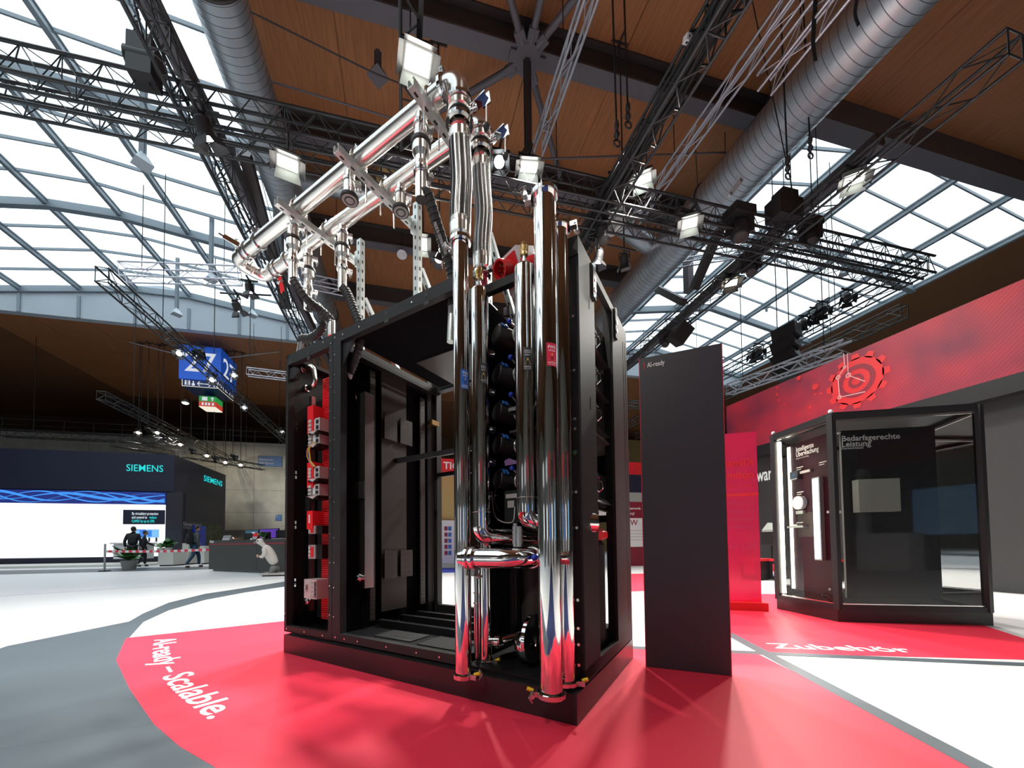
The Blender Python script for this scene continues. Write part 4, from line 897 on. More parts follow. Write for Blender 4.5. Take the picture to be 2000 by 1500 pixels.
for px, rr, top in ((1006, .0105, 1022), (1014, .0125, 1028)):
    b, a = av(px, 1068, -.06), av(px, top, -.06); gg = G()
    gg.cyl(b, a, rr, n=12)
    for k in range(4): c = b+(a-b)*(.2+.2*k); gg.cyl(c-V(0, 0, .008), c+V(0, 0, .008), rr*1.3, n=12)
    part('sensor', gg, 'satin', t)
p = av(1016, 1012, -.02); gg = G(); gg.cyl(p, p+V(0, -.01, .03), .010, n=10); part('red_cap', gg, 'red_plastic', t)
# ================================================================== overhead pipework
ZM, PR = 3.388, .052
def braid(parent, pts, R, strands=14, turns=9.0):
    gg = G(); gg.tube(pts, R*.93, 28); core = part('braided_hose', gg, 'braid_core', parent)
    L = [0]
    for a, b in zip(pts[:-1], pts[1:]): L.append(L[-1]+(b-a).length)
    fr = []; x, y, d = frame_of(pts[1]-pts[0])
    for j in range(len(pts)):
        tg = (pts[min(j+1, len(pts)-1)]-pts[max(j-1, 0)]).normalized(); x = (x-tg*x.dot(tg)).normalized(); fr.append((x.copy(), tg.cross(x)))
    def P(t, a, r):
        s = t*L[-1]; i = 0
        while i < len(L)-2 and L[i+1] < s: i += 1
        k = (s-L[i])/(L[i+1]-L[i]); c = pts[i].lerp(pts[i+1], k); xx = fr[i][0].lerp(fr[i+1][0], k); yy = fr[i][1].lerp(fr[i+1][1], k)
        return c+(xx*math.cos(a)+yy*math.sin(a))*r
    gg = G(); n = int(turns*strands*1.0)
    hw = PI/strands*.60
    for sg in (1, -1):
        for k in range(strands):
            vs_ = []
            for i in range(n+1):
                t = i/n; a = sg*(2*PI*k/strands+PI*turns*t); r = R+sg*.0026*math.cos(PI*i)
                vs_ += [P(t, a-hw, r-.0006), P(t, a, r+.0012), P(t, a+hw, r-.0006)]
            gg.add(vs_, [f for i in range(n) for f in ((3*i, 3*i+3, 3*i+4, 3*i+1), (3*i+1, 3*i+4, 3*i+5, 3*i+2))] if sg > 0 else [f for i in range(n) for f in ((3*i+1, 3*i+4, 3*i+3, 3*i), (3*i+2, 3*i+5, 3*i+4, 3*i+1))], True)
    part('wire_braid', gg, 'braid', core, None, 'stuff')
def flex(label, v0, u0, z0, v1, u1, z1, R, pr, bulge):
    t = thing('braided_hose', label, 'hose', (v0, u0, z0), RACK, 'braided steel hoses')
    clamp(t, (v0, u0, z0+.014), (0, 0, 1), pr*1.12, (.3, 1, 0) if v0 < 0 else (-.2, -1, 0))
    gg = G(); gg.lathe((v0, u0, z0+.026), (0, 0, 1), [(0, pr), (.02, R*.98), (.07, R*1.03), (.10, R*1.03), (.102, R)], 32); part('end_sleeve', gg, 'steel', t)
    pts = spline([V(v0, u0, z0+.10), V(v0+bulge[0]*.3, u0+bulge[1]*.3, z0+(z1-z0)*.3), V((v0+v1)/2+bulge[0], (u0+u1)/2+bulge[1], (z0+z1)/2), V(v1+bulge[0]*.3, u1+bulge[1]*.3, z0+(z1-z0)*.74), V(v1, u1, z1-.09)], 6)
    braid(t, pts, R)
    gg = G(); gg.lathe((v1, u1, z1-.10), (0, 0, 1), [(0, R*1.03), (.05, R*1.05), (.06, R), (.10, pr*1.1)], 32); part('end_sleeve', gg, 'steel', t); return t
def riser(label, v, u, z0, pr, zc, lever):        # valve body, clamps and elbow up to the overhead pipe
    t = thing('valve_assembly', label, 'valve', (v, u, z0), RACK, 'butterfly valves below the overhead pipes')
    clamp(t, (v, u, z0+.012), (0, 0, 1), pr*1.15)
    gg = G(); gg.lathe((v, u, z0+.02), (0, 0, 1), [(0, pr*1.05), (.05, pr*1.05), (.055, pr*1.2), (.085, pr*1.2), (.09, pr)], 30); part('valve_body', gg, 'steel', t)
    gg = G(); gg.torus((v, u, z0+.055), (0, 0, 1), pr*1.10, .006, 28, 6); part('black_seal', gg, 'rubber', t)
    clamp(t, (v, u, z0+.125), (0, 0, 1), pr*1.1, (-1, .5, 0))
    gg = G(); gg.tube(bend([(v, u, z0+.10), (v, u, zc), (v, u+.16, zc)], pr*1.75, 12), pr, 30, False); part('elbow', gg, 'steel', t)
    d = V(.25, -1, 0).normalized(); q = V(v, u, z0+.07)+d*pr
    gg = G(); gg.cyl(q, q+d*.05, .014, n=12); gg.bar(q+d*.02+V(0, 0, -.005), q+d*.10+V(0, 0, .045), .050, .006, (0, 0, 1)); gg.bar(q+d*.098+V(0, 0, .050), q+d*.106+V(0, 0, -.012), .050, .006, (1, 0, 0)); lv = part('lever_handle', gg, 'chrome', t)
    e = q+d*.103+V(0, 0, -.012); gg = G(); gg.cyl(e, e-V(0, 0, .10), .0035, n=8); gg.cyl(e+V(.004, .006, 0), e+V(.004, .006, -.10), .0025, n=6); part('lever_pin', gg, 'steel', lv)
    gg = G(); gg.sphere(e-V(0, 0, .118), .019, 12, (1, 1, 1.15)); part('black_grip', gg, 'rubber', lv)
    clamp(t, (v, u+.10, zc), (0, 1, 0), pr*1.04, (-.3, 0, 1)); return t
hb1 = av(889, 252, tv).z; hb2 = av(935, 305, sv).z
flex('thick braided steel hose above the leftmost polished pipe', tv, tu, 2.455, tv, tu, hb1, .056, TR, (.0, -.012))
flex('second braided steel hose, just right of the thick one', sv, su, 2.44, sv, su, hb2, .050, SRr, (.01, -.012))
riser('chrome valve with hanging lever at the topmost pipe elbow', tv, tu, hb1, PR, ZM, 1)
riser('chrome valve with hanging lever at the lower pipe elbow', sv, su, hb2, PR, ZM, 1)
UE1 = av(505, 478, tv).y; UE2 = UE1
def manifold(label, v, ue, stubs):
    t = thing('overhead_pipe', label, 'pipe', (v, tu+.16, ZM), RACK, 'horizontal overhead pipes')
    gg = G(); gg.cyl((v, (tu if v < 0 else su)+.14, ZM), (v, ue, ZM), PR, n=40, caps=False); part('tube', gg, 'steel', t)
    return t
M1 = manifold('upper of two long shiny overhead pipes', tv, UE1, None)
M2 = manifold('lower of two long shiny overhead pipes', sv, UE2, None)
# return bend linking both far ends
t = thing('pipe_bend', 'shiny U shaped pipe bend joining both overhead pipes at their far left end', 'pipe', (.02, UE1, ZM), RACK)
L1 = UE1+.02
for v in (tv, sv):
    clamp(t, (v, L1-.02, ZM), (0, 1, 0), PR, (-.5, 0, 1) if v < 0 else (0, 0, 1)); gg = G(); gg.cyl((v, L1-.02, ZM), (v, L1+.16, ZM), PR*1.02, n=32); part('valve_tube', gg, 'steel', t)
    clamp(t, (v, L1+.15, ZM), (0, 1, 0), PR); clamp(t, (v, L1+.22, ZM), (0, 1, 0), PR, (-1, 0, .5) if v < 0 else (.8, 0, -.6))
    gg = G(); gg.cyl((v, L1+.15, ZM), (v, L1+.23, ZM), PR*1.0, n=32); part('valve_ring', gg, 'satin', t)
    w = V(-1, 0, .35).normalized() if v < 0 else V(.7, .2, -.7).normalized(); q = V(v, L1+.185, ZM)+w*PR*1.2
    gg = G(); gg.bar(q, q+w*.10+V(0, .05, 0), .045, .007, (0, 1, 0)); gg.bar(q+V(0, .02, .012), q+w*.12+V(0, .09, .02), .012, .012, (0, 0, 1)); part('lever_handle', gg, 'red_plastic' if v > 0 else 'chrome', t)
    gg = G(); gg.bar((v+.03, L1+.02, ZM-PR*1.02), (v+.035, L1+.06, ZM-PR*1.0), .012, .006); part('arrow_mark', gg, 'braid_core', t)
mid = (tv+sv)/2; gg = G()
gg.tube(bend([(tv, L1+.22, ZM), (tv, L1+.38, ZM), (sv, L1+.38, ZM), (sv, L1+.22, ZM)], (sv-tv)/2*.999, 14), PR, 32, False); part('u_tube', gg, 'steel', t)
gg = G(); gg.torus((mid, L1+.345, ZM), (1, 0, 0), PR, .006, 28, 6); part('weld_flange', gg, 'steel', t)
# branches: short stubs from the underside
def branch(v, px, py, kind, label):
    u = av(px, py, v).y; z = ZM-PR*.9
    t = thing('pipe_outlet', label, 'fitting', (v, u, z-.25), RACK, 'outlets under the overhead pipes')
    r = .033
    gg = G(); gg.cyl((v, u, z+.01), (v, u, z-.06), r, n=20); part('stub', gg, 'steel', t)
    clamp(t, (v, u, z-.055), (0, 0, 1), r*1.05, (.8, -.6, 0))
    if kind == 'cap':
        gg = G(); gg.lathe((v, u, z-.07), (0, 0, -1), [(0, r*1.2), (.09, r*1.25), (.09, r*1.4)], 24); part('coupling_body', gg, 'steel', t)
        gg = G(); gg.lathe((v, u, z-.155), (0, 0, -1), [(0, r*1.45), (.006, r*1.75), (.022, r*1.8), (.030, r*1.7), (.030, r*1.45)], 28); part('black_collar', gg, 'rubber', t)
        gg = G(); gg.lathe((v, u, z-.180), (0, 0, -1), [(0, r*1.5), (.006, r*1.5), (.006, r*1.0), (.0, r*1.0), (.0, r*.75), (.008, r*.75), (.008, 0)], 24); part('cap_face', gg, 'lamp_grey', t)
        gg = G(); gg.torus((v, u, z-.187), (0, 0, 1), r*.9, .003, 20, 5); part('cap_ring', gg, 'ink', t)
        return t, None
    gg = G(); gg.lathe((v, u, z-.07), (0, 0, -1), [(0, r*1.15), (.085, r*1.3)], 24); part('coupling_body', gg, 'steel', t)
    gg = G(); gg.lathe((v, u, z-.15), (0, 0, -1), [(0, r*1.4), (.006, r*1.75), (.024, r*1.78), (.032, r*1.5), (.032, 0)], 28); part('black_collar', gg, 'rubber', t)
    gg = G(); gg.lathe((v, u, z-.18), (0, 0, -1), [(0, r*1.55), (.045, r*1.5), (.075, r*1.05), (.10, r*1.0), (.13, r*1.15), (.16, r*1.15)], 24); part('coupling_socket', gg, 'steel', t)
    clamp(t, (v, u, z-.335), (0, 0, 1), r*1.05, (.9, -.45, 0)); gg = G(); gg.cyl((v, u, z-.335), (v, u, z-.50), r*1.0, n=22); part('hose_tail', gg, 'steel', t)
    return t, V(v, u, z-.47)
_, hA = branch(tv, 573, 440, 'hose', 'hose outlet under the upper pipe nearest its far left end')
_, _n = branch(tv, 683, 335, 'cap', 'capped outlet under the upper overhead pipe')
_, hD = branch(tv, 822, 232, 'hose', 'hose outlet under the upper pipe nearest the topmost elbow')
_, _n = branch(sv, 783, 368, 'cap', 'capped outlet under the lower overhead pipe')
_, hB = branch(sv, 669, 462, 'hose', 'hose outlet under the middle of the lower overhead pipe')
_, hC = branch(sv, 602, 510, 'hose', 'hose outlet under the lower pipe near the U bend')
def wrapped(label, pts, r=.030, ends=True, n=8):
    P = spline(pts, n); t = thing('insulated_hose', label, 'hose', tuple(P[-1]), RACK, 'black insulated hoses')
    gg = G(); gg.tube(P, r, 18); h = part('foam_sleeve', gg, 'wrap', t)
    L = [0]
    for a, b in zip(P[:-1], P[1:]): L.append(L[-1]+(b-a).length)
    gg = G(); s = .02; i = 0
    while s < L[-1]:
        while i < len(L)-2 and L[i+1] < s: i += 1
        d = (P[i+1]-P[i]).normalized(); c = P[i]+d*(s-L[i]); gg.torus(c, d, r*1.0, .0045, 16, 5); s += .031
    part('wrap_turn', gg, 'wrap', h, None, 'stuff'); return t
tA = av(648, 632, .10); hoA = wrapped('black wrapped hose from the upper pipe down to the left cabinet post', [hA, av(581, 560, -.09), av(603, 588, -.03), av(628, 607, .06), av(645, 624, .10), tA])
gg = G(); gg.cyl(tA+V(0, 0, .02), tA-V(0, 0, .10), .027, n=20); part('metal_end', gg, 'steel', hoA)
tC = av(590, 668, .16); hoC = wrapped('black wrapped hose curling into the top of the left cabinet', [hC+V(0, 0, -.02), av(622, 600, .17), av(631, 630, .17), av(622, 650, .17), av(605, 661, .17), tC+V(0, 0, .03), tC])
gg = G(); gg.cyl(tC+V(.0, 0, .02), av(583, 700, .16), .026, n=20); gg.tube(bend([av(583, 700, .16), av(582, 722, .16), av(612, 715, .19), av(616, 752, .2), av(597, 760, .21)], .05, 8), .020, 16); part('metal_end', gg, 'steel', hoC)
for q in (av(592, 721, .17), av(600, 759, .21)): gg = G(); gg.torus(q, V(.3, -1, .1), .026, .006, 16, 6); part('clamp_ring', gg, 'chrome', hoC)
tB = av(683, 728, .17); hoB = wrapped('black wrapped hose passing behind the top rail into the middle cabinet', [hB+V(0, 0, -.02), av(677, 570, .15), av(692, 606, .14), av(704, 640, .14), av(703, 668, .14), av(694, 700, .16), tB])
gg = G(); gg.tube(bend([tB+V(0, 0, .01), av(678, 752, .18), av(672, 790, .20), av(697, 775, .25)], .06, 8), .027, 18); part('metal_end', gg, 'zinc', hoB)
gg = G(); gg.torus(av(679, 744, .18), (0, .1, 1), .031, .007, 18, 6); gg.torus(av(694, 776, .24), V(1, -.6, .2), .031, .007, 18, 6); part('clamp_ring', gg, 'chrome', hoB)
hoD = wrapped('long black hose with white printing running down behind the braided hose', [hD, av(835, 380, -.08), av(851, 430, -.02), av(870, 490, .06), av(882, 535, .12), av(884, 575, .14), av(884, 600, .14)], .030)
gg = G(); gg.cyl(av(884, 596, .14), av(881, 668, .14), .027, n=20); part('metal_end', gg, 'zinc', hoD)
gg = G(); q0, q1 = av(846, 435, -.055), av(876, 518, .06); xd = (q1-q0).normalized(); n_ = (CAMR-q0).normalized(); yd = n_.cross(xd).normalized()
text_on(gg, 'MADE IN GERMANY  DN50', .026, q0+n_*.022, xd, yd, .0, .0, sx=(q1-q0).length/.34*.8); part('hose_print', gg, 'white_ink', hoD)

# galvanised channel frame carrying the overhead pipes
t = thing('pipe_support', 'galvanised slotted channel frame holding the overhead pipes above the cabinets', 'frame', (.40, 1.34, ZP), RACK)
def channel(nm, p, q, w=.043, up=(0, 0, 1), slots=True, m='zinc'):
    p, q = Vector(p), Vector(q); d = (q-p).normalized(); upv = Vector(up); x = d.cross(upv).normalized(); y = x.cross(d)
    gg = G(); th = .003
    for off, ww, hh in ((-y*(w/2), w, th), (x*(w/2), th, w), (-x*(w/2), th, w)): gg.bar(p+off, q+off, ww, hh, up)
    for s_ in (-1, 1): gg.bar(p+y*(w/2)+x*s_*w*.38, q+y*(w/2)+x*s_*w*.38, w*.24, th, up)
    c = part(nm, gg, m, t)
    if slots:
        gg = G(); L = (q-p).length; k = int(L/.075)
        for i in range(k):
            a = p+d*(L*(i+.35)/k); b = p+d*(L*(i+.70)/k); gg.bar(a-y*(w/2+.0018), b-y*(w/2+.0018), .013, .0012, up); gg.bar(a-x*(w/2+.0018), b-x*(w/2+.0018), .0012, .013, up)
        part('slot', gg, 'ink', c, None, 'stuff')
    return c
RU = [.77, 1.40, 2.08]; zr_ = ZM-PR-.024
for u in RU:
    c = channel('cross_rail', (-.27, u, zr_), (.46, u, zr_))
    for v in (tv, sv):
        gg = G(); gg.torus((v, u, ZM), (0, 1, 0), PR+.006, .006, 24, 6, -PI*.05 if False else 0, 2*PI)
        for s_ in (-1, 1): gg.cyl((v+s_*(PR+.012), u, ZM), (v+s_*(PR+.012), u, zr_-.16), .0048, n=8)
        part('pipe_clip', gg, 'steel', c)
        gg = G(); gg.box(v-.03, v+.03, u-.022, u+.022, ZM+PR, ZM+PR+.012); gg.cyl((v-.02, u, ZM+PR+.01), (v-.02, u, ZM+PR+.035), .007, n=8); gg.cyl((v+.02, u, ZM+PR+.01), (v+.02, u, ZM+PR+.035), .007, n=8); part('clip_head', gg, 'chrome', c)
for u in (.72, 1.345, 1.995):
    channel('post', (.40, u, ZP), (.40, u, ZM+.06), .046, (1, 0, 0)); channel('brace', (.44, u+.005, ZM-.42), (.90, u+.005, ZP), .036, (1, 0, .5))
    gg = G(); gg.box(.36, .45, u-.05, u+.05, ZP, ZP+.006); part('foot_plate', gg, 'zinc', t)
    gg = G(); gg.box(.376, .424, u+.024, u+.05, ZM-.16, ZM-.03); part('angle_bracket', gg, 'zinc', t)

# ------------------------------------------------------------------ charcoal panel beside the exhibit
pa, pb = V(1.597, 2.30, 0), V(2.0, 2.0, 0); d = (pb-pa).normalized(); n = V(d.y, -d.x, 0)
if n.dot(CAM-pa) < 0: n = -n
PF = Matrix.Translation(pa) @ Matrix(((d.x, -n.x, 0, 0), (d.y, -n.y, 0, 0), (0, 0, 1, 0), (0, 0, 0, 1)))
W, H = (pb-pa).length, 2.125
t = thing('display_panel', 'tall charcoal display panel with red edges and a small white heading', 'panel', (0, 0, 0), PF)
g = G(); g.box(.004, W-.004, .0, .035, .006, H-.002); part('board', g, 'panel_dark', t)
for x in (0, W-.004): g = G(); g.box(x, x+.004, -.0015, .036, .004, H); part('edge_trim', g, 'panel_edge', t)
g = G(); g.box(.01, W-.01, .003, .03, 0, .012); part('foot_strip', g, 'ink', t)
tp = hy  # heading position on the board
def on_panel(px, py):
    r = ray(px, py); o = pa+n*.001; k = (o-CAM).dot(n)/r.dot(n); return PF.inverted() @ (CAM+r*k)
q0, q1 = on_panel(1264, 718), on_panel(1298, 712); g = G(); text_fit(g, 'AI-ready', (q0.x, -.001, q0.z), (1, 0, 0), (0, 0, 1), q1.x-q0.x, .034, .001, .006); part('heading', g, 'white_ink', t)
q = on_panel(1258, 715); g = G(); g.box(q.x-.002, q.x+.002, -.002, .0, q.z-.02, q.z+.024); part('red_mark', g, 'ban_red', t)
# ================================================================== stands on the right
XB = 9.05
t = thing('banner_wall', 'dark stand wall with the red printed banner fascia above it', 'wall', (XB, 6.6, 0), HALL)
g = G(); g.box(XB+.25, XB+.45, 3.2, 8.95, 0, 3.4); part('wall_board', g, 'booth_dark', t)
g = G(); g.box(XB, XB+.5, 3.2, 9.0, 3.08, 3.36); part('lower_soffit', g, 'booth_black', t)
g = G(); g.box(XB, XB+.5, 3.2, 8.98, 3.36, 4.74); bn = part('banner', g, 'banner', t)
def bz(px, py, lift=.004): p = hx(px, py, XB-lift); return p
def disc(gg, c, r0, r1=0, n=24, x=None):
    x = c.x if x is None else x
    if r1 <= 0: gg.add([(x, c.y+r0*math.cos(2*PI*i/n), c.z+r0*math.sin(2*PI*i/n)) for i in range(n)], [tuple(range(n))[::-1]])
    else: gg.add([(x, c.y+r*math.cos(2*PI*i/n), c.z+r*math.sin(2*PI*i/n)) for r in (r0, r1) for i in range(n)], [(i, n+i, n+(i+1) % n, (i+1) % n) for i in range(n)])
c = bz(1672, 744); g = G(); disc(g, c, .47); g.add([], [])
for k in range(12):
    a = 2*PI*k/12; e = V(0, math.cos(a), math.sin(a)); s_ = V(0, -math.sin(a), math.cos(a)); g.add([c+e*.44-s_*.08, c+e*.44+s_*.08, c+e*.56+s_*.055, c+e*.56-s_*.055], [(3, 2, 1, 0)])
part('gear_print', g, 'ban_red', bn); g = G(); disc(g, c, .33, .24, 30, XB-.006); disc(g, c, .14, .08, 24, XB-.006); part('gear_ring', g, 'ban_wine', bn)
def line(gg, pts, w, x):
    for a, b in zip(pts[:-1], pts[1:]):
        d_ = V(0, b.y-a.y, b.z-a.z).normalized(); s_ = V(0, -d_.z, d_.y)*w/2; gg.add([V(x, a.y, a.z)-s_, V(x, a.y, a.z)+s_, V(x, b.y, b.z)+s_, V(x, b.y, b.z)-s_], [(0, 1, 2, 3), ])
g = G(); line(g, [bz(1690, 765), bz(1640, 776), bz(1637, 737), bz(1650, 717), bz(1648, 690)], .018, XB-.008); line(g, [bz(1690, 745), bz(1657, 733), bz(1655, 690)], .014, XB-.008)
for q, r in ((bz(1637, 737), .045), (bz(1657, 733), .05), (bz(1640, 776), .04), (bz(1650, 717), .035)): disc(g, q, r, r*.6, 16, XB-.008)
part('network_line', g, 'ban_pale', bn)
g = G()
for px, py, r in ((1560, 738, .05), (1592, 755, .07), (1517, 770, .035), (1521, 782, .025), (1582, 795, .035), (1630, 778, .05), (1533, 790, .02), (1560, 808, .02), (1603, 768, .03), (1518, 757, .03), (1628, 813, .04), (1592, 770, .025)): disc(g, bz(px, py), r, 0, 10, XB-.005)
part('dot_print', g, 'ban_red', bn)
xw = XB+.25-.004; g = G(); p0 = hx(1478, 941, xw); text_fit(g, 'ware', p0, (0, -1, 0), (0, 0, 1), p0.y-hx(1518, 936, xw).y, .34, .003, .016); p1 = hx(1531, 932, xw); text_fit(g, 'A', p1, (0, -1, 0), (0, 0, 1), p1.y-hx(1545, 932, xw).y, .34, .003, .016); part('wall_lettering', g, EM('lit_white_wall_letters', (.85, .85, .82), .8), t)
q = hx(1545, 955, xw); g = G(); g.box(xw-.003, xw, q.y-.03, q.y+.03, q.z-.28, q.z+.02); part('letter_stroke', g, 'white_ink', t)
# stage monitor like dark equipment standing by the wall
p = hz(1500, 1108, 0); p = V(8.6, 7.35, 0); t = thing('camera_stand', 'dark camera on a stand with a pale cover in front of the stand wall', 'camera', tuple(p))
g = G(); g.cyl(p+V(0,0,.0), p+V(0,0,.75), .018, n=8)
for k in range(3): a = 2*PI*k/3; g.cyl(p+V(0,0,.45), p+V(.28*math.cos(a), .28*math.sin(a), 0), .012, n=6)
part('tripod', g, 'booth_black', t); g = G(); g.box(p.x-.16, p.x+.16, p.y-.25, p.y+.12, .78, 1.08); part('body', g, 'ink', t)
g = G(); g.box(p.x-.18, p.x+.14, p.y-.2, p.y+.08, 1.08, 1.13); g.add([p+V(-.18,-.2,1.13), p+V(.14,-.2,1.13), p+V(.1,.0,1.30), p+V(-.1,.0,1.30), p+V(.14,.08,1.13), p+V(-.18,.08,1.13)], [(0,1,2,3), (2,4,5,3), (0,3,5), (1,4,2)]); part('cover', g, 'lamp_grey', t)
# cube stools
def stool(x, y, label, w=.44):
    t = thing('cube_stool', label, 'stool', (x, y, 0), HALL, 'cube stools by the stand wall')
    g = G(); g.box(x-w/2, x+w/2, y-w/2, y+w/2, .02, .42); part('body', g, 'booth_black', t)
    g = G(); g.box(x-w/2-.005, x+w/2+.005, y-w/2-.005, y+w/2+.005, .42, .47); part('seat', g, 'ban_red', t)
    g = G(); g.box(x-w/2-.003, x-w/2, y-.13, y+.13, .10, .36); lg = part('logo_plate', g, 'white_ink', t)
    g = G(); g.box(x-w/2-.005, x-w/2-.003, y-.13, y+.13, .20, .36); part('logo_red', g, 'ban_red', lg)
    g = G(); X = x-w/2-.007
    for k in range(3): q = y+.06-.045*k; g.add([(X, q+.035, .225), (X, q+.010, .225), (X, q-.02, .34), (X, q+.005, .34)], [(0, 1, 2, 3)[::-1], (0, 1, 2, 3)])
    part('logo_bars', g, 'white_ink', lg)
    g = G(); text_on(g, 'RITTAL', .055, (X, y+.11, .155), (0, -1, 0), (0, 0, 1), .0, .02, sx=1.05); part('logo_text', g, 'ban_red', lg)
    g = G(); g.box(X, X+.002, y-.12, y+.12, .11, .135); part('logo_underline', g, 'blue_plastic', lg)
    return t
stool(8.05, 6.55, 'black cube stool with red seat and square logo, right of the pink glass panel'); stool(7.75, 6.98, 'black cube stool with red seat just behind the pink glass panel edge'); stool(8.45, 6.10, 'black cube stool with red seat behind the showcase glass')
# translucent red glass panel with reversed lettering
a, b = V(3.72, 4.14, 0), V(4.29, 3.82, 0); d = (b-a).normalized(); a = b-d*.9; n = V(d.y, -d.x, 0); n = n if n.dot(CAM-a) > 0 else -n
GF = Matrix.Translation(a) @ Matrix(((d.x, -n.x, 0, 0), (d.y, -n.y, 0, 0), (0, 0, 1, 0), (0, 0, 0, 1))); W = .9
m = M('red_tinted_acrylic', (.72, .05, .17), .10); nt = m.node_tree; bs = nt.nodes['Principled BSDF']; bs.inputs['Alpha'].default_value = 1.0
tr_ = nt.nodes.new('ShaderNodeBsdfTransparent'); tr_.inputs[0].default_value = (.95, .16, .30, 1); mx = nt.nodes.new('ShaderNodeMixShader'); mx.inputs[0].default_value = .42; out = nt.nodes['Material Output']
nt.links.new(bs.outputs[0], mx.inputs[1]); nt.links.new(tr_.outputs[0], mx.inputs[2]); nt.links.new(mx.outputs[0], out.inputs[0]); mt['red_acrylic'] = m
t = thing('glass_panel', 'translucent pink red acrylic panel with reversed lettering', 'panel', (0, 0, 0), GF)
g = G(); g.box(0, W, 0, .012, .10, 2.22); part('sheet', g, 'red_acrylic', t)
g = G(); g.box(-.04, W+.04, -.09, .10, 0, .10); part('foot', g, 'ban_red', t)
g = G(); text_on(g, 'Klimatisierung', .125, (W-.04, -.001, 1.80), (-1, 0, 0), (0, 0, 1), .001, .02, mirror=True); text_on(g, 'optimieren', .125, (W-.04, -.001, 1.645), (-1, 0, 0), (0, 0, 1), .001, .02, mirror=True); text_on(g, 'Optimize climate control', .055, (W-.04, -.001, 1.535), (-1, 0, 0), (0, 0, 1), .001, .0, mirror=True); part('heading', g, 'ban_red', t)
mt['mulberry'] = M('mulberry_print', (.42, .03, .12), .5)
for k, s_ in enumerate(['Smarte Konzepte', 'zur Regelung,', 'Absicherung', 'und Betrieb']): g = G(); text_on(g, s_, .075, (W-.04, -.001, 1.31-.10*k), (-1, 0, 0), (0, 0, 1), .001, .004, mirror=True); part('body_text', g, 'mulberry', t)
g = G(); text_on(g, 'Do it. Intelligent.', .075, (W-.04, -.001, .76), (-1, 0, 0), (0, 0, 1), .001, .006, mirror=True); part('body_text', g, 'mulberry', t)
g = G(); g.box(0, W, -.0012, 0, 1.42, 1.455); part('light_band', g, 'ban_red', t)
# display showcase
sc0, sc1 = V(4.57, 3.83, 0), V(4.42, 3.08, 0)
c0 = V(4.58, 3.84, 0); c1 = V(4.43, 3.07, 0); c2 = V(5.6, 2.55, 0); c3 = V(6.25, 3.45, 0); c4 = V(5.75, 4.45, 0)
poly = [c0, c1, c2, c3, c4]
t = thing('showcase', 'tall glass showcase with black frame and glowing light strips', 'showcase', (5.2, 3.5, 0), HALL); SHW = t
cen = sum(poly, V(0,0,0))/5
def inset(k): return [(cen+(p-cen)*k)[:2] for p in poly]
g = G(); g.prism(inset(1.03), 0, .125); part('base', g, 'plinth', t)
g = G(); g.prism(inset(.98), .125, .145); part('floor_board', g, 'grey_panel', t)
zt = 2.16
g = G(); g.prism(inset(1.0), zt, zt+.05); part('roof_board', g, 'booth_black', t)
for i, p in enumerate(poly): g = G(); g.box(p.x-.028, p.x+.028, p.y-.028, p.y+.028, .125, zt+.03); part('corner_post', g, 'booth_black', t)
for i in range(5):
    p, q = poly[i], poly[(i+1) % 5]
    g = G(); g.bar(p+V(0,0,zt), q+V(0,0,zt), .05, .07); part('top_rail', g, 'booth_black', t); g = G(); g.bar(p+V(0,0,.15), q+V(0,0,.15), .05, .05); part('bottom_rail', g, 'booth_black', t)
    g = G(); g.bar(p+V(0,0,zt-.045), q+V(0,0,zt-.045), .012, .012); part('steel_trim', g, 'steel', t); g = G(); g.bar(p+V(0,0,.185), q+V(0,0,.185), .012, .010); part('steel_trim', g, 'steel', t)
    dd = (q-p).normalized(); g = G(); g.quad(p+dd*.03+V(0,0,.18), q-dd*.03+V(0,0,.18), q-dd*.03+V(0,0,zt-.04), p+dd*.03+V(0,0,zt-.04)); part('glass_pane', g, 'case_glass', t)
for p in (c0, c1):
    for z_ in (zt+.06,): g = G(); g.sphere(p+V(0,0,z_), .022, 10); part('bolt_cap', g, 'white_plastic', t)
def hp(px, py, p, nn):
    r = ray(px, py); k = (Vector(p)-CAM).dot(nn)/r.dot(nn); return CAM+r*k
def strip(px0, py0, px1, py1, depth, w, m, nm, parent):
    r0, r1 = ray(px0, py0), ray(px1, py1); a = CAM+r0*(depth/r0.dot(CF)); b = CAM+r1*(depth/r1.dot(CF)); b = V(a.x, a.y, b.z); g = G(); g.bar(b, a, w, .02, (1, 0, 0)); return part(nm, g, m, parent)
q = c0+(cen-c0)*.06; g = G(); g.box(q.x-.022, q.x+.022, q.y-.022, q.y+.022, .20, zt-.06); part('led_strip', g, 'led_strip', t)
# back board inside the case
nb = (c4-c1).normalized(); bd0, bd1 = c0+(cen-c0)*.30+V(.25,.2,0), c0+(cen-c0)*.30+V(.25,.2,0)
b0 = hz(1553, 1150, 0); b0 = hy(1549, 1150, 3.92); b0.z = 0; r1_ = ray(1627, 1160); b1 = CAM+r1_*((b0-CAM).dot(CF)*.885/r1_.dot(CF)); b1.z = 0; d = (b1-b0).normalized(); n = V(d.y, -d.x, 0); n = n if n.dot(CAM-b0) > 0 else -n
BF = Matrix.Translation(b0) @ Matrix(((d.x, -n.x, 0, 0), (d.y, -n.y, 0, 0), (0, 0, 1, 0), (0, 0, 0, 1))); W = (b1-b0).length
t = thing('info_board', 'dark info board with white German heading inside the showcase', 'board', (0, 0, .15), BF)
g = G(); g.box(0, W, 0, .03, .22, 2.09); part('board', g, M('dark_wine_board', (.022, .006, .012), .6, spec=.2), t)
g = G(); g.box(-.02, .0, -.02, .035, .20, 2.11); part('side_frame', g, 'booth_black', t)
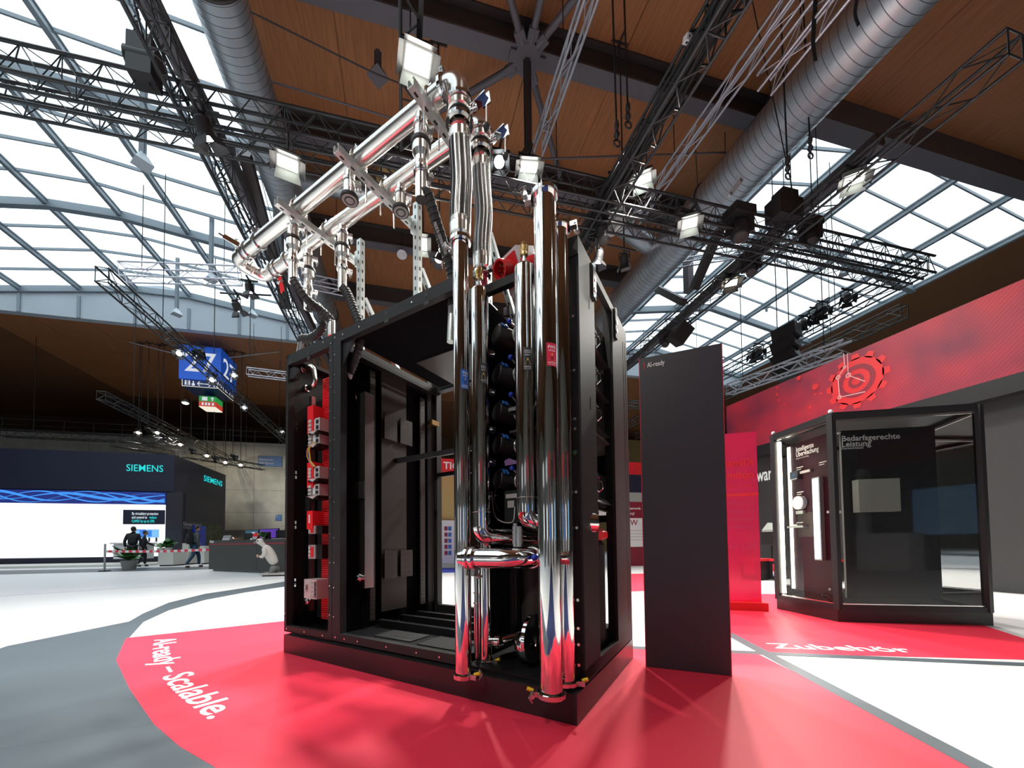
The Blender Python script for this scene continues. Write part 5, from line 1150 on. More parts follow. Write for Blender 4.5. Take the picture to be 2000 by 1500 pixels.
g = G(); g.box(.0, .035, -.012, 0, .24, 2.07); part('led_strip', g, 'led_strip', t)
def onb(px, py):
    r = ray(px, py); k = (b0-CAM).dot(n)/r.dot(n); return BF.inverted() @ (CAM+r*k)
def btext(px0, px1, py, body, h, nm='heading', m='white_ink'):
    a, b = onb(px0, py), onb(px1, py); vs_, fs = text_geo(body, 1.0, .016, 'LEFT'); w = max(p[0] for p in vs_); g = G(); text_on(g, body, 1.0, (a.x, -.002, a.z), (1, 0, 0), (0, 0, 1), .001, .016, sx=1.0)
    k = (b.x-a.x)/w; g.v = [(a.x+(p[0]-a.x)*k, p[1], a.z+(p[2]-a.z)*h) for p in g.v]; part(nm, g, m, t)
btext(1555, 1590, 883, 'Intelligente', .085); btext(1555, 1600, 893, 'Überwachung', .085); btext(1555, 1580, 898, 'Smart monitoring', .03, 'sub_heading', 'grey_ink')
for px, py in ((1556, 915), (1600, 905), (1557, 963), (1556, 1022)):
    a = onb(px, py); g = G(); g.box(a.x, a.x+.10, -.003, -.001, a.z, a.z+.010); g.box(a.x, a.x+.07, -.003, -.001, a.z-.025, a.z-.017); part('caption', g, 'white_ink', t)
a = onb(1575, 1020); g = G(); g.box(a.x-.12, a.x+.12, -.002, 0, a.z-.18, a.z+.12); part('grey_field', g, 'grey_panel', t)
def inst(nm, label, cat, px, py, build):
    a = onb(px, py); o = BF @ V(a.x, -.015, a.z); tt = thing(nm, label, cat, (a.x, -.002, a.z), BF); build(tt, a); return tt
def ctl(tt, a):
    g = G(); g.box(a.x-.06, a.x+.06, -.06, -.002, a.z-.055, a.z+.055); part('housing', g, 'st_dark', tt); g = G(); g.box(a.x-.045, a.x+.03, -.062, -.06, a.z-.03, a.z+.03); part('screen', g, 'screen_t', tt)
    g = G(); g.box(a.x+.06, a.x+.21, -.03, -.002, a.z+.012, a.z+.042); part('white_strip', g, 'grey_plastic', tt)
    g = G()
    for k in range(6): g.box(a.x-.05+.018*k, a.x-.04+.018*k, -.063, -.06, a.z-.05, a.z-.04)
    part('terminal', g, 'white_plastic', tt)
inst('controller', 'small dark controller with screen mounted in the showcase', 'controller', 1559, 929, ctl)
def lampd(tt, a): g = G(); g.lathe((a.x, -.002, a.z), (0, -1, 0), [(0, .085), (.05, .085), (.06, .07), (.06, .03), (.05, .02), (.05, 0)], 24); part('disc', g, 'white_plastic', tt); g = G(); g.box(a.x-.05, a.x+.06, -.04, -.002, a.z-.14, a.z-.10); part('bracket', g, 'lamp_grey', tt)
inst('smoke_sensor', 'round white smoke sensor mounted in the showcase', 'sensor', 1566, 982, lampd)
def arm(tt, a): g = G(); g.box(a.x-.09, a.x+.16, -.06, -.002, a.z-.012, a.z+.012); part('bar', g, 'lamp_grey', tt); g = G(); g.box(a.x-.0, a.x+.06, -.05, -.002, a.z+.012, a.z+.03); part('clip', g, 'white_plastic', tt)
inst('door_handle_unit', 'short grey bar handle fixed to the info board', 'handle', 1557, 1029, arm)
def led(tt, a): g = G(); g.box(a.x-.05, a.x+.05, -.05, -.002, .62, 1.60); part('housing', g, 'lamp_grey', tt); g = G(); g.box(a.x-.035, a.x+.03, -.058, -.05, .64, 1.58); part('lit_face', g, 'led_cool', tt)
inst('led_bar', 'vertical bluish white light bar inside the showcase', 'lamp', 1603, 1000, led)
for px, py in ((1622, 848), (1620, 1000), (1624, 1151)): a = onb(px, py); g = G(); g.lathe((a.x, -.001, a.z), (0, -1, 0), [(0, .016), (.02, .014), (.024, 0)], 12); part('stud', g, 'white_plastic', t)
# second board facing right
b2, b3 = c1+(cen-c1)*.20+V(.10, .02, 0), c2+(cen-c2)*.30; d = (b3-b2).normalized(); n = V(d.y, -d.x, 0); n = n if n.dot(CAM-b2) > 0 else -n
DF = Matrix.Translation(b2) @ Matrix(((d.x, -n.x, 0, 0), (d.y, -n.y, 0, 0), (0, 0, 1, 0), (0, 0, 0, 1))); W = (b3-b2).length
t = thing('info_board', 'second dark info board at the right end of the showcase', 'board', (0, 0, .15), DF)
g = G(); g.box(0, W, 0, .03, .22, 2.06); part('board', g, 'booth_black', t)
def ond(px, py):
    r = ray(px, py); k = (b2-CAM).dot(n)/r.dot(n); return DF.inverted() @ (CAM+r*k)
for px, py, body, h in ((1643, 862, 'Bedarfsgerechte', .085), (1643, 873, 'Leistung', .085), (1643, 878, 'Demand-based', .035)):
    a = ond(px, py); g = G(); text_on(g, body, h*1.0, (a.x, -.002, a.z), (1, 0, 0), (0, 0, 1), .001, .016); part('heading', g, 'white_ink', t)
a = ond(1668, 925); g = G(); g.box(a.x-.03, a.x+.35, -.10, -.01, 1.15, 1.50); part('beige_unit', g, 'concrete', t)
for px, py in ((1637, 846), (1640, 1000), (1642, 1153)): a = ond(px, py); g = G(); g.lathe((a.x, -.001, a.z), (0, -1, 0), [(0, .016), (.02, .014), (.024, 0)], 12); part('stud', g, 'white_plastic', t)
g = G(); g.tube(spline([c1+V(.12,.10,.16), c1+V(.05,.18,.24), c1+V(.16,.22,.26), c1+V(.22,.12,.17)], 6), .006, 6); solo('cable', g, 'ink', 'black cable loop lying on the showcase floor', 'cable', tuple(c1+V(.12,.1,.15)))
# small stand glimpsed between rack and charcoal panel
p = hy(1240, 960, 12.5)
t = thing('red_stand', 'far red and white information stand seen beside the charcoal panel', 'stand', (p.x, 12.5, 0), HALL)
x0, x1 = hy(1215, 960, 12.5).x, hy(1262, 960, 12.5).x+.6
def zy(py): return hy(1240, py, 12.5).z
for nm, a, b, m in (('fascia', 927, 903, 'ban_red'), ('dark_field', 962, 927, 'siem_dark'), ('grey_field', 980, 962, 'lamp_grey'), ('red_header', 1012, 980, 'ban_wine'), ('white_field', 1068, 1012, 'white_ink'), ('red_base', 1108, 1068, 'ban_wine')):
    g = G(); g.box(x0, x1, 12.5, 12.7, max(0, zy(a)), zy(b)); part(nm, g, m, t)
g = G(); text_on(g, 'sparende', .13, (hy(1229, 993, 12.49).x, 12.495, zy(995)), (1, 0, 0), (0, 0, 1), .003, .016); text_on(g, 'ung?', .13, (hy(1229, 1003, 12.49).x, 12.495, zy(1005)), (1, 0, 0), (0, 0, 1), .003, .016); part('heading', g, 'white_ink', t)
g = G(); text_on(g, '.W', .30, (hy(1228, 1024, 12.49).x, 12.495, zy(1026)), (1, 0, 0), (0, 0, 1), .003, .01); part('figure', g, 'ban_wine', t)
g = G()
for k in range(4): g.box(hy(1230, 1000, 12.5).x, hy(1258, 1000, 12.5).x, 12.492, 12.497, zy(1036+6*k)-.02, zy(1036+6*k))
part('text_line', g, 'grey_ink', t)
# stand seen through the middle rack
p = hy(875, 960, 13.5)
t = thing('far_stand', 'far stand with pink lettered fascia seen through the open middle rack', 'stand', (p.x, 13.5, 0), HALL)
x0, x1 = hy(866, 960, 13.5).x-.5, hy(890, 960, 13.5).x+.5
def zf(py): return hy(876, py, 13.5).z
g = G(); g.box(x0, x1, 13.5, 13.8, zf(921), zf(896)); part('fascia', g, 'ban_red', t); g = G(); text_on(g, 'TIGE', .36, (hy(866, 915, 13.49).x, 13.495, zf(916)), (1, 0, 0), (0, 0, 1), .003, .02); part('lettering', g, 'white_ink', t)
g = G(); g.box(x0, x1, 13.9, 14.1, zf(1018), zf(921)); part('upper_wall', g, 'sand_wall', t)
g = G(); g.box(x0, x0+(x1-x0)*.62, 13.6, 13.8, zf(1100), zf(1016)); part('white_shelf', g, 'white_plastic', t)
g = G(); g.box(x0+(x1-x0)*.62, x1, 13.7, 13.9, zf(1095), zf(1016)); part('side_wall', g, 'sand_wall', t)
for k in range(5):
    for m, o in (('ban_wine', 0), ('st_blue', .14)): g = G(); g.box(hy(868, 960, 13.5).x+o, hy(868, 960, 13.5).x+o+.11, 13.58, 13.6, zf(1036+12*k), zf(1028+12*k)); part('brochure', g, m, t)
g = G(); g.box(x0-1, x1+1.5, 11.6, 13.5, .0, .02); part('blue_carpet', g, 'blue_plastic', t)

# ================================================================== stands on the left
SY = 24.0; XC_ = hy(340, 900, SY).x; zS = hy(340, 888, SY).z
t = thing('lettered_stand', 'large midnight blue stand with turquoise lettering and bright video wall', 'stand', (XC_, SY, 0), HALL)
zb_, zd_ = hy(340, 960, SY).z, hy(340, 985, SY).z
xl = XC_-9
g = G(); g.box(xl, XC_, SY, hx(441, 925, XC_).y, zb_, zS); part('upper_box', g, 'siem_dark', t)
g = G(); g.box(xl, XC_, SY+.1, SY+.4, 0.1, zb_); part('screen_wall', g, 'siem_dark', t)
g = G(); g.box(XC_-.35, XC_+.4, SY+.05, SY+.8, 0, zb_); part('corner_pillar', g, 'siem_grey', t)
g = G(); text_fit(g, 'SIEMENS', (hy(247, 920, SY).x, SY-.005, hy(290, 921, SY).z), (1, 0, 0), (0, 0, 1), hy(319, 920, SY).x-hy(247, 920, SY).x, hy(290, 908, SY).z-hy(290, 921, SY).z, .01, .006); part('lettering', g, 'siem_text', t)
sx_ = XC_; p0, p1 = hx(398, 938, sx_+.01), hx(434, 945, sx_+.01); g = G(); text_fit(g, 'SIEMENS', (sx_+.005, p0.y, p0.z-.02), (0, 1, 0), (0, 0, 1), p1.y-p0.y, hy(290, 908, SY).z-hy(290, 921, SY).z, .01, .006); part('lettering', g, 'siem_text', t)
zw0 = hy(340, 986, SY).z; zw1 = hy(340, 962, SY).z
g = G(); g.box(xl, XC_-.4, SY+.02, SY+.1, zw0, zw1); w = part('wave_screen', g, 'blue_screen', t)
for k, (amp, ph, th) in enumerate(((.22, 0, .05), (.30, 1.2, .035), (.16, 2.6, .06), (.26, 3.8, .03))):
    g = G(); N = 40; zz = (zw0+zw1)/2
    top = [(xl+(XC_-.4-xl)*i/N, SY+.012, zz+amp*math.sin(ph+i*.28)) for i in range(N+1)]
    g.add(top+[(x, y, z+th*(1.5+math.sin(i*.2+ph))) for i, (x, y, z) in enumerate(top)], [(i, i+1, N+2+i, N+1+i) for i in range(N)]); part('light_trail', g, 'wave', w)
zt0 = hy(340, 1086, SY).z
g = G(); g.box(xl, XC_-.4, SY+.03, SY+.1, max(.2, zt0), zw0); w = part('video_wall', g, 'white_screen', t)
bx0, bx1 = hy(240, 1000, SY).x, hy(322, 1000, SY).x; bz0, bz1 = hy(290, 1024, SY).z, hy(290, 996, SY).z
g = G(); g.box(bx0, bx1, SY+.02, SY+.03, bz0, bz1); bxp = part('caption_box', g, 'siem_dark', w)
xx = hy(257, 1010, SY).x; hh = (bz1-bz0)
for body, z_, m, o in (('By virtualizing protection', .66, 'screen_txt', 0), ('and control to ', .40, 'screen_txt', 0), ('reduce', .40, 'siem_text', .58), ('CAPEX by up to 25%', .14, 'siem_text', 0)):
    g = G(); text_on(g, body, hh*.25, (xx+o*(hy(316, 1010, SY).x-xx), SY+.015, bz0+hh*z_), (1, 0, 0), (0, 0, 1), .004, .02, sx=(hy(316, 1010, SY).x-xx)/(hh*.25*11.6)); part('caption_line', g, m, w)
g = G(); g.box(xl, XC_+.5, SY-3.2, SY, 0, .09); part('raised_floor', g, 'pedestal', t)
for i, (pa_, pb_, m) in enumerate(((263, 284, 'screen_a'), (286, 309, 'screen_b'))):
    a, b = hy(pa_, 1034, SY-.8), hy(pb_, 1050, SY-.8)
    tt = thing('monitor', ('blue monitor behind the two dark suited visitors', 'pale blue monitor on the white stand desk')[i], 'monitor', (a.x, SY-.8, b.z-.2), HALL)
    g = G(); g.box(a.x, b.x, SY-.8, SY-.74, b.z, a.z); part('screen', g, m, tt); g = G(); g.box(a.x+.05, a.x+(b.x-a.x)*.45, SY-.81, SY-.80, b.z+.05, a.z-.05); part('window', g, ('screen_b', 'screen_a')[i], tt)
    g = G()
    for f in (.15, .75): g.box(a.x+(b.x-a.x)*f, a.x+(b.x-a.x)*f+.06, SY-.78, SY-.74, b.z-.22, b.z)
    part('foot', g, 'ink', tt)
a, b = hy(285, 1062, SY-.9), hy(335, 1090, SY-.9)
t = thing('white_desk', 'white stand desk carrying the blue monitors', 'desk', (a.x, SY-.9, .09), HALL)
g = G(); g.box(a.x-1.2, b.x-1.0, SY-1.2, SY-.5, b.z if b.z > .1 else .1, a.z); part('body', g, 'white_plastic', t); g = G(); g.box(a.x-1.3, b.x-.9, SY-1.3, SY-.4, a.z, a.z+.06); part('top', g, 'white_plastic', t)
def pedestal(px0, px1, py0, py1, Y, label, m='pedestal'):
    a, b = hy(px0, py0, Y), hy(px1, py1, Y); t = thing('pedestal', label, 'pedestal', (a.x, Y, 0), HALL); g = G(); g.box(a.x, b.x, Y, Y+1.1, .06, a.z); part('body', g, m, t); g = G(); g.box(a.x+.04, b.x-.04, Y+.04, Y+1.06, 0, .06); part('base', g, 'grey_panel', t)
pedestal(309, 338, 1077, 1099, 20.2, 'warm white planter pedestal left of the dark pillar'); pedestal(356, 368, 1061, 1097, 21.5, 'tall warm white pedestal behind the walking man'); pedestal(391, 399, 1066, 1092, 21.5, 'narrow warm white pedestal right of the walking man')
def plant(px, py, Y, label, n, s, z=None):
    p = hy(px, py, Y); p.z = p.z if z is None else z; t = thing('potted_plant', label, 'plant', tuple(p)); rnd = random.Random(int(px))
    g = G(); g.lathe(p, (0, 0, 1), [(0, 0), (0, .12*s), (.2*s, .16*s), (.2*s, 0)], 12); part('pot', g, 'pedestal', t)
    for k in range(n):
        a = rnd.uniform(0, 2*PI); e = rnd.uniform(.3, 1.2); L = rnd.uniform(.3, .65)*s; dd = V(math.cos(a)*math.cos(e), math.sin(a)*math.cos(e), math.sin(e)); sd = V(-math.sin(a), math.cos(a), 0)*L*.24; o = p+V(0, 0, .2*s)
        g = G(); g.add([o, o+dd*L*.5+sd, o+dd*L*.55+V(0, 0, .02), o+dd*L*.5-sd, o+dd*L-V(0, 0, L*.18)], [(0, 1, 2), (0, 2, 3), (1, 4, 2), (2, 4, 3)]); part('leaf', g, 'leaf', t)
plant(328, 1078, 20.6, 'leafy green plant on the warm white planter pedestal', 26, 1.0); plant(314, 1078, 20.6, 'thin stemmed plant at the left end of the planter pedestal', 9, .9); plant(253, 1080, 18.0, 'green plant at the left edge behind the tape', 16, 1.7, 0.0)
# grey wing of the stand
wx = 0; t = thing('stand_wing', 'dark grey stand wing with green field picture and blue cabinet', 'stand', (XC_+.8, 25, 0), HALL)
xw = XC_+.43; yA, yB = SY+.3, hx(440, 985, xw).y; zA = hx(385, 978, xw).z
g = G(); g.box(xw-.3, xw, yA, yB, .1, hx(441, 983, xw).z); wb = part('wall_board', g, 'siem_grey', t)
zg0, zg1 = hx(400, 1068, xw).z, hx(400, 1022, xw).z
g = G(); g.box(xw, xw+.01, yA+.3, hx(432, 1040, xw).y, max(.15, zg0), zg1); part('field_print', g, M('dim_green_field_print', (.060, .070, .030), .6, noise=.5, nscale=1.5), wb)
g = G(); text_on(g, 'Grosser Bedarf', .3, (xw+.01, hx(357, 1027, xw).y, hx(366, 1027, xw).z), (0, 1, 0), (0, 0, 1), .006, .02); text_on(g, 'in Ihrem Verteilnetz', .2, (xw+.01, hx(357, 1033, xw).y, hx(366, 1033, xw).z), (0, 1, 0), (0, 0, 1), .006, .0); part('caption', g, 'grey_ink', wb)
a, b = hx(386, 1026, xw+.3), hx(402, 1075, xw+.3); g = G(); g.box(xw+.05, xw+.3, a.y, b.y, max(.1, b.z), a.z); part('blue_cabinet', g, 'blue_plastic', t)
# counter
A, B = V(-6.75, 15.5, 0), V(-3.2, 12.45, 0); d = (B-A).normalized(); n = V(d.y, -d.x, 0); n = n if n.dot(CAM-A) > 0 else -n
CFm = Matrix.Translation(A) @ Matrix(((d.x, -n.x, 0, 0), (d.y, -n.y, 0, 0), (0, 0, 1, 0), (0, 0, 0, 1))); W = (B-A).length
t = thing('counter', 'long dark grey counter with a red stripe, left of the rack', 'counter', (0, 0, 0), CFm)
g = G(); g.box(.12, W-.05, .08, .8, 0, .06); part('toe_kick', g, 'lamp_grey', t); g = G(); g.box(0, W, 0, .9, .06, 1.08); part('front', g, 'counter', t)
g = G(); g.box(-.002, W, -.004, .0, .925, .965); part('red_stripe', g, 'counter_red', t); g = G(); g.box(W*.60, W*.603, -.003, 0, .06, .92); part('joint', g, 'ink', t)
def onc(px, py):
    r = ray(px, py); k = (A-CAM).dot(n)/r.dot(n); return CFm.inverted() @ (CAM+r*k)
a = onc(410, 1064); g = G(); text_on(g, 'Rittal', .12, (a.x, -.004, 1.0), (1, 0, 0), (0, 0, 1), .002, .02); part('lettering', g, 'white_ink', t)
def ctop(px0, px1, h, y, nm, label, cat, m, m2=None, dep=.05):
    a, b = onc(px0, 1055), onc(px1, 1055); tt = thing(nm, label, cat, ((a.x+b.x)/2, y, 1.08), CFm); g = G(); g.box(a.x, b.x, y, y+dep, 1.12, 1.08+h); part('screen_housing', g, 'ink', tt)
    g = G(); g.box((a.x+b.x)/2-.1, (a.x+b.x)/2+.1, y-.04, y+.14, 1.08, 1.10); g.box((a.x+b.x)/2-.03, (a.x+b.x)/2+.03, y+.02, y+.06, 1.10, 1.15); part('foot', g, 'ink', tt)
    if m: g = G(); g.box(a.x+.02, b.x-.02, y-.003, y, 1.14, 1.06+h); part('display', g, m, tt)
    return tt
ctop(446, 472, .36, .55, 'monitor', 'wide teal screen monitor at the left of the grey counter', 'monitor', 'screen_t'); ctop(474, 511, .37, .55, 'monitor', 'violet screen monitor in the middle of the grey counter', 'monitor', 'screen_v')
ctop(464, 479, .22, .2, 'laptop', 'black laptop back on the counter before the teal screen', 'laptop', None); ctop(512, 552, .30, .45, 'monitor', 'black monitor back at the right end of the counter', 'monitor', None); ctop(494, 511, .24, .25, 'laptop', 'black laptop back on the counter before the violet screen', 'laptop', None)
def small(px0, px1, h, y, nm, label, cat, m, m2=None):
    a, b = onc(px0, 1055), onc(px1, 1055); tt = thing(nm, label, cat, ((a.x+b.x)/2, y, 1.08), CFm); g = G(); g.add([(a.x, y, 1.08), (b.x, y, 1.08), (b.x, y+.06, 1.08+h), (a.x, y+.06, 1.08+h), (a.x, y+.12, 1.08), (b.x, y+.12, 1.08)], [(0, 1, 2, 3), (3, 2, 5, 4), (0, 3, 4), (1, 5, 2), (0, 4, 5, 1)]); part('sheet', g, m, tt)
    if m2: g = G(); g.add([(a.x+.01, y-.001, 1.09), (b.x-.01, y-.001, 1.09), (b.x-.01, y+.024, 1.08+h*.45), (a.x+.01, y+.024, 1.08+h*.45)], [(0, 1, 2, 3)]); part('print', g, m2, tt)
small(484, 494, .22, .12, 'table_sign', 'pink and grey table sign on the counter', 'sign', 'ban_red', 'grey_ink'); small(475, 481, .25, .22, 'table_sign', 'narrow pale table sign on the counter', 'sign', 'screen_txt'); small(415, 430, .18, .3, 'leaflet_holder', 'clear leaflet holder at the left end of the counter', 'holder', 'clear', 'grey_ink')
a = onc(451, 1055); tt = thing('wooden_tray', 'curved orange brown tray on the counter', 'tray', (a.x, .25, 1.08), CFm); g = G(); g.tube(spline([(a.x-.35, .25, 1.16), (a.x-.25, .25, 1.10), (a.x, .25, 1.10), (a.x+.3, .25, 1.10), (a.x+.40, .25, 1.17)], 5), .035, 8); part('rim', g, 'copper', tt); g = G(); g.box(a.x-.3, a.x+.35, .2, .4, 1.08, 1.10); part('base', g, 'shoe', tt)
a = onc(514, 1052); plant(514, 1054, (CFm @ V(a.x, .4, 1.08)).y, 'small round green plant on the counter', 30, .45)
# barrier tape from the left edge to the counter
p0, p1 = hy(205, 1077, 16.8), hy(409, 1073.5, 15.4); t = thing('barrier_tape', 'red and white striped barrier tape strung left of the counter', 'tape', tuple(p0))
d = (p1-p0); nseg = 30
for i in range(nseg):
    a, b = p0+d*(i/nseg), p0+d*((i+1)/nseg); s_ = V(0, 0, -.03*math.sin(PI*i/nseg)); g = G(); g.bar(a+s_, b+s_, .004, .085); part('red_stripe' if i % 2 else 'white_stripe', g, 'tape_red' if i % 2 else 'tape_white', t)
p = p0; t = thing('barrier_post', 'slim post holding the far end of the barrier tape', 'post', (p.x, p.y, 0)); g = G(); g.cyl((p.x, p.y, .02), (p.x, p.y, 1.0), .03, n=12); part('pole', g, 'lamp_grey', t); g = G(); g.cyl((p.x, p.y, 0), (p.x, p.y, .03), .17, n=20); part('foot', g, 'ink', t)
# hall wayfinding signs on the concrete block
def wsign(px0, py0, px1, py1, lines, label):
    a, b = hy(px0, py0, 35.96), hy(px1, py1, 35.96); t = thing('wall_sign', label, 'sign', (a.x, 35.95, b.z)); g = G(); g.box(a.x, b.x, 35.93, 36.0, b.z, a.z); part('plate', g, 'way_blue', t); g = G()
    for k, s_ in enumerate(lines): text_on(g, s_, .36*(a.z-b.z)/len(lines)*1.5, (a.x+.06*(b.x-a.x), 35.925, a.z-(a.z-b.z)*(.42+.36*k)), (1, 0, 0), (0, 0, 1), .004, .01); 
    part('lettering', g, 'grey_ink', t)
wsign(504, 890, 551, 912, ['Restaurant', 'Self Service'], 'muted blue restaurant sign on the concrete block'); wsign(538, 1005, 550, 1017, ['5'], 'small blue square sign low on the concrete block')
# hanging hall number cube
Y0 = 25.0; a, b = hy(350, 680, Y0), hy(431, 745, Y0); x0, x1 = a.x, b.x; dz = .0; z1_, z0_ = hy(431, 680, Y0).z, hy(431, 745, Y0).z; wd_ = x1-x0
t = thing('hall_sign', 'big hanging blue cube sign with the hall number 27', 'sign', ((x0+x1)/2, Y0+wd_/2, z0_-1.5))
g = G(); g.box(x0, x1, Y0, Y0+wd_, z0_, z1_); part('cube', g, 'sign_blue', t)
def face(body, size, fx, fz, m, nm, side=0, bold=.03, al='CENTER'):
    g = G(); zz = z0_+(z1_-z0_)*fz
    if side == 0: text_on(g, body, size, (x0+wd_*fx, Y0-.006, zz), (1, 0, 0), (0, 0, 1), .004, bold, al)
    else: text_on(g, body, size, (x1+.006, Y0+wd_*fx, zz), (0, 1, 0), (0, 0, 1), .004, bold, al)
    part(nm, g, m, t)
face('27', 1.62, .50, .24, 'sign_text', 'hall_number', 0, .008); face('27', 1.62, .50, .24, 'sign_text', 'hall_number', 1, .008)
hb_ = z0_-.42; o = .14
g = G(); g.box(x0+o, x1-o, Y0+.05, Y0+wd_-.05, hb_, z0_-.02); part('direction_box', g, 'sign_under', t)
for sd in (0, 1):
    g = G(); e0, e1 = (x0+o, x1-o) if sd == 0 else (Y0+.05, Y0+wd_-.05)
    def Q(s_, z_, l=.006): return V(s_, Y0+.05-l, z_) if sd == 0 else V(x1-o+l, s_, z_)
    xd = V(1, 0, 0) if sd == 0 else V(0, 1, 0); zc = (hb_+z0_)/2
    def rect(s0, s1, za, zb): g.add([Q(s0, za), Q(s1, za), Q(s1, zb), Q(s0, zb)], [(0, 1, 2, 3)])
    def arrow(c, dr, L=.30):
        g.add([Q(c-L/2, zc-.025), Q(c+L/2, zc-.025), Q(c+L/2, zc+.025), Q(c-L/2, zc+.025)], [(0, 1, 2, 3)])
        e = c+dr*L/2
        for s_ in (1, -1): g.add([Q(e, zc), Q(e-dr*.12, zc+s_*.13), Q(e-dr*.05, zc+s_*.13), Q(e+dr*.05, zc)], [(0, 1, 2, 3), (3, 2, 1, 0)])
    for c in (.10, .20):
        s_ = e0+(e1-e0)*c; rect(s_-.045, s_+.045, zc-.12, zc+.06); g.add([Q(s_+.045*math.cos(2*PI*i/10), zc+.11+.045*math.sin(2*PI*i/10)) for i in range(10)], [tuple(range(10))])
    rect(e0+(e1-e0)*.147, e0+(e1-e0)*.153, zc-.16, zc+.16)
    s_ = e0+(e1-e0)*.31; g.add([Q(s_+.09*math.cos(2*PI*i/12), zc-.07+.08*math.sin(2*PI*i/12)) for i in range(12)], [tuple(range(12))]); rect(s_-.03, s_+.03, zc, zc+.13)
    arrow(e0+(e1-e0)*.52, -1); arrow(e0+(e1-e0)*.70, 1); text_on(g, '13', .34, Q(e0+(e1-e0)*.84, zc-.13), xd, (0, 0, 1), .002, .03)
    part('direction_symbols', g, 'sign_text', t)
    g = G(); rect(e0, e1, hb_-.0, hb_+.03); rect(e0, e0+.03, hb_, z0_-.02); rect(e1-.03, e1, hb_, z0_-.02); part('lit_edge', g, 'sign_cream', t)
g = G(); g.box(x0+.75, x1-.5, Y0+.6, Y0+1.5, hb_-.62, hb_-.30); part('exit_box', g, 'sign_green', t); g = G(); g.box(x0+.75, x1-.5, Y0+.6, Y0+1.5, hb_-.92, hb_-.62); part('fire_box', g, 'sign_red', t)
g = G(); g.box(x0+.95, x1-.8, Y0+.8, Y0+1.3, hb_-.30, hb_); part('neck', g, 'sign_under', t); g = G(); g.box(x0+.75, x1-.5, Y0+.6, Y0+1.5, hb_-.95, hb_-.92); part('under_plate', g, 'sign_cream', t)
g = G(); ye = Y0+.594; zc = hb_-.46; xa = x0+1.05
g.add([(xa-.14, ye, zc-.11), (xa+.14, ye, zc-.11), (xa+.14, ye, zc+.11), (xa-.14, ye, zc+.11)], [(0, 1, 2, 3)]); xb = x0+1.45
g.add([(xb-.03, ye, zc-.12), (xb+.03, ye, zc-.12), (xb+.03, ye, zc+.02), (xb+.11, ye, zc+.0), (xb, ye, zc+.13), (xb-.11, ye, zc+.0), (xb-.03, ye, zc+.02)], [tuple(range(7))])
zc = hb_-.77
for q in (.95, 1.12, 1.28, 1.48): g.add([(x0+q-.05, ye, zc-.08), (x0+q+.05, ye, zc-.08), (x0+q+.05, ye, zc+.08), (x0+q-.05, ye, zc+.08)], [(0, 1, 2, 3)])
part('pictogram', g, 'sign_text', t)
for ax_, ay_ in ((x0+.2, Y0+.2), (x1-.2, Y0+.2), (x0+.2, Y0+wd_-.2), (x1-.2, Y0+wd_-.2)):
    g = G(); g.cyl((ax_, ay_, z1_), (ax_, ay_, ZW-.5), .012, n=6); part('cable', g, 'beam', t)
# ================================================================== stage lamps, loudspeakers and rigging gear
def aim(p, q):
    d = (Vector(q)-Vector(p)).normalized(); return Matrix.Translation(p) @ d.to_track_quat('-Z', 'Y').to_matrix().to_4x4()
def light(name, kind, p, q, power, parent, size=.3, col=(1, .96, .88), spot=70, blend=.5, off=.16):
    ld = bpy.data.lights.new(name, kind); ld.energy = power; ld.color = col
    if kind == 'AREA': ld.shape = 'RECTANGLE'; ld.size = size; ld.size_y = size*.6; ld.spread = math.radians(120)
    else: ld.spot_size = math.radians(spot); ld.spot_blend = blend; ld.shadow_soft_size = .10
    o = bpy.data.objects.new(name, ld); COL.objects.link(o); Mx = aim(p, q); o.matrix_world = Mx @ Matrix.Translation((0, 0, -off)); bpy.context.view_layer.update()
    o.parent = parent; o.matrix_parent_inverse = parent.matrix_world.inverted(); return o
STAGE = V(.4, 2.6, .6)
def xf(gg, Mx): gg.v = [tuple(Mx @ Vector(p)) for p in gg.v]; return gg
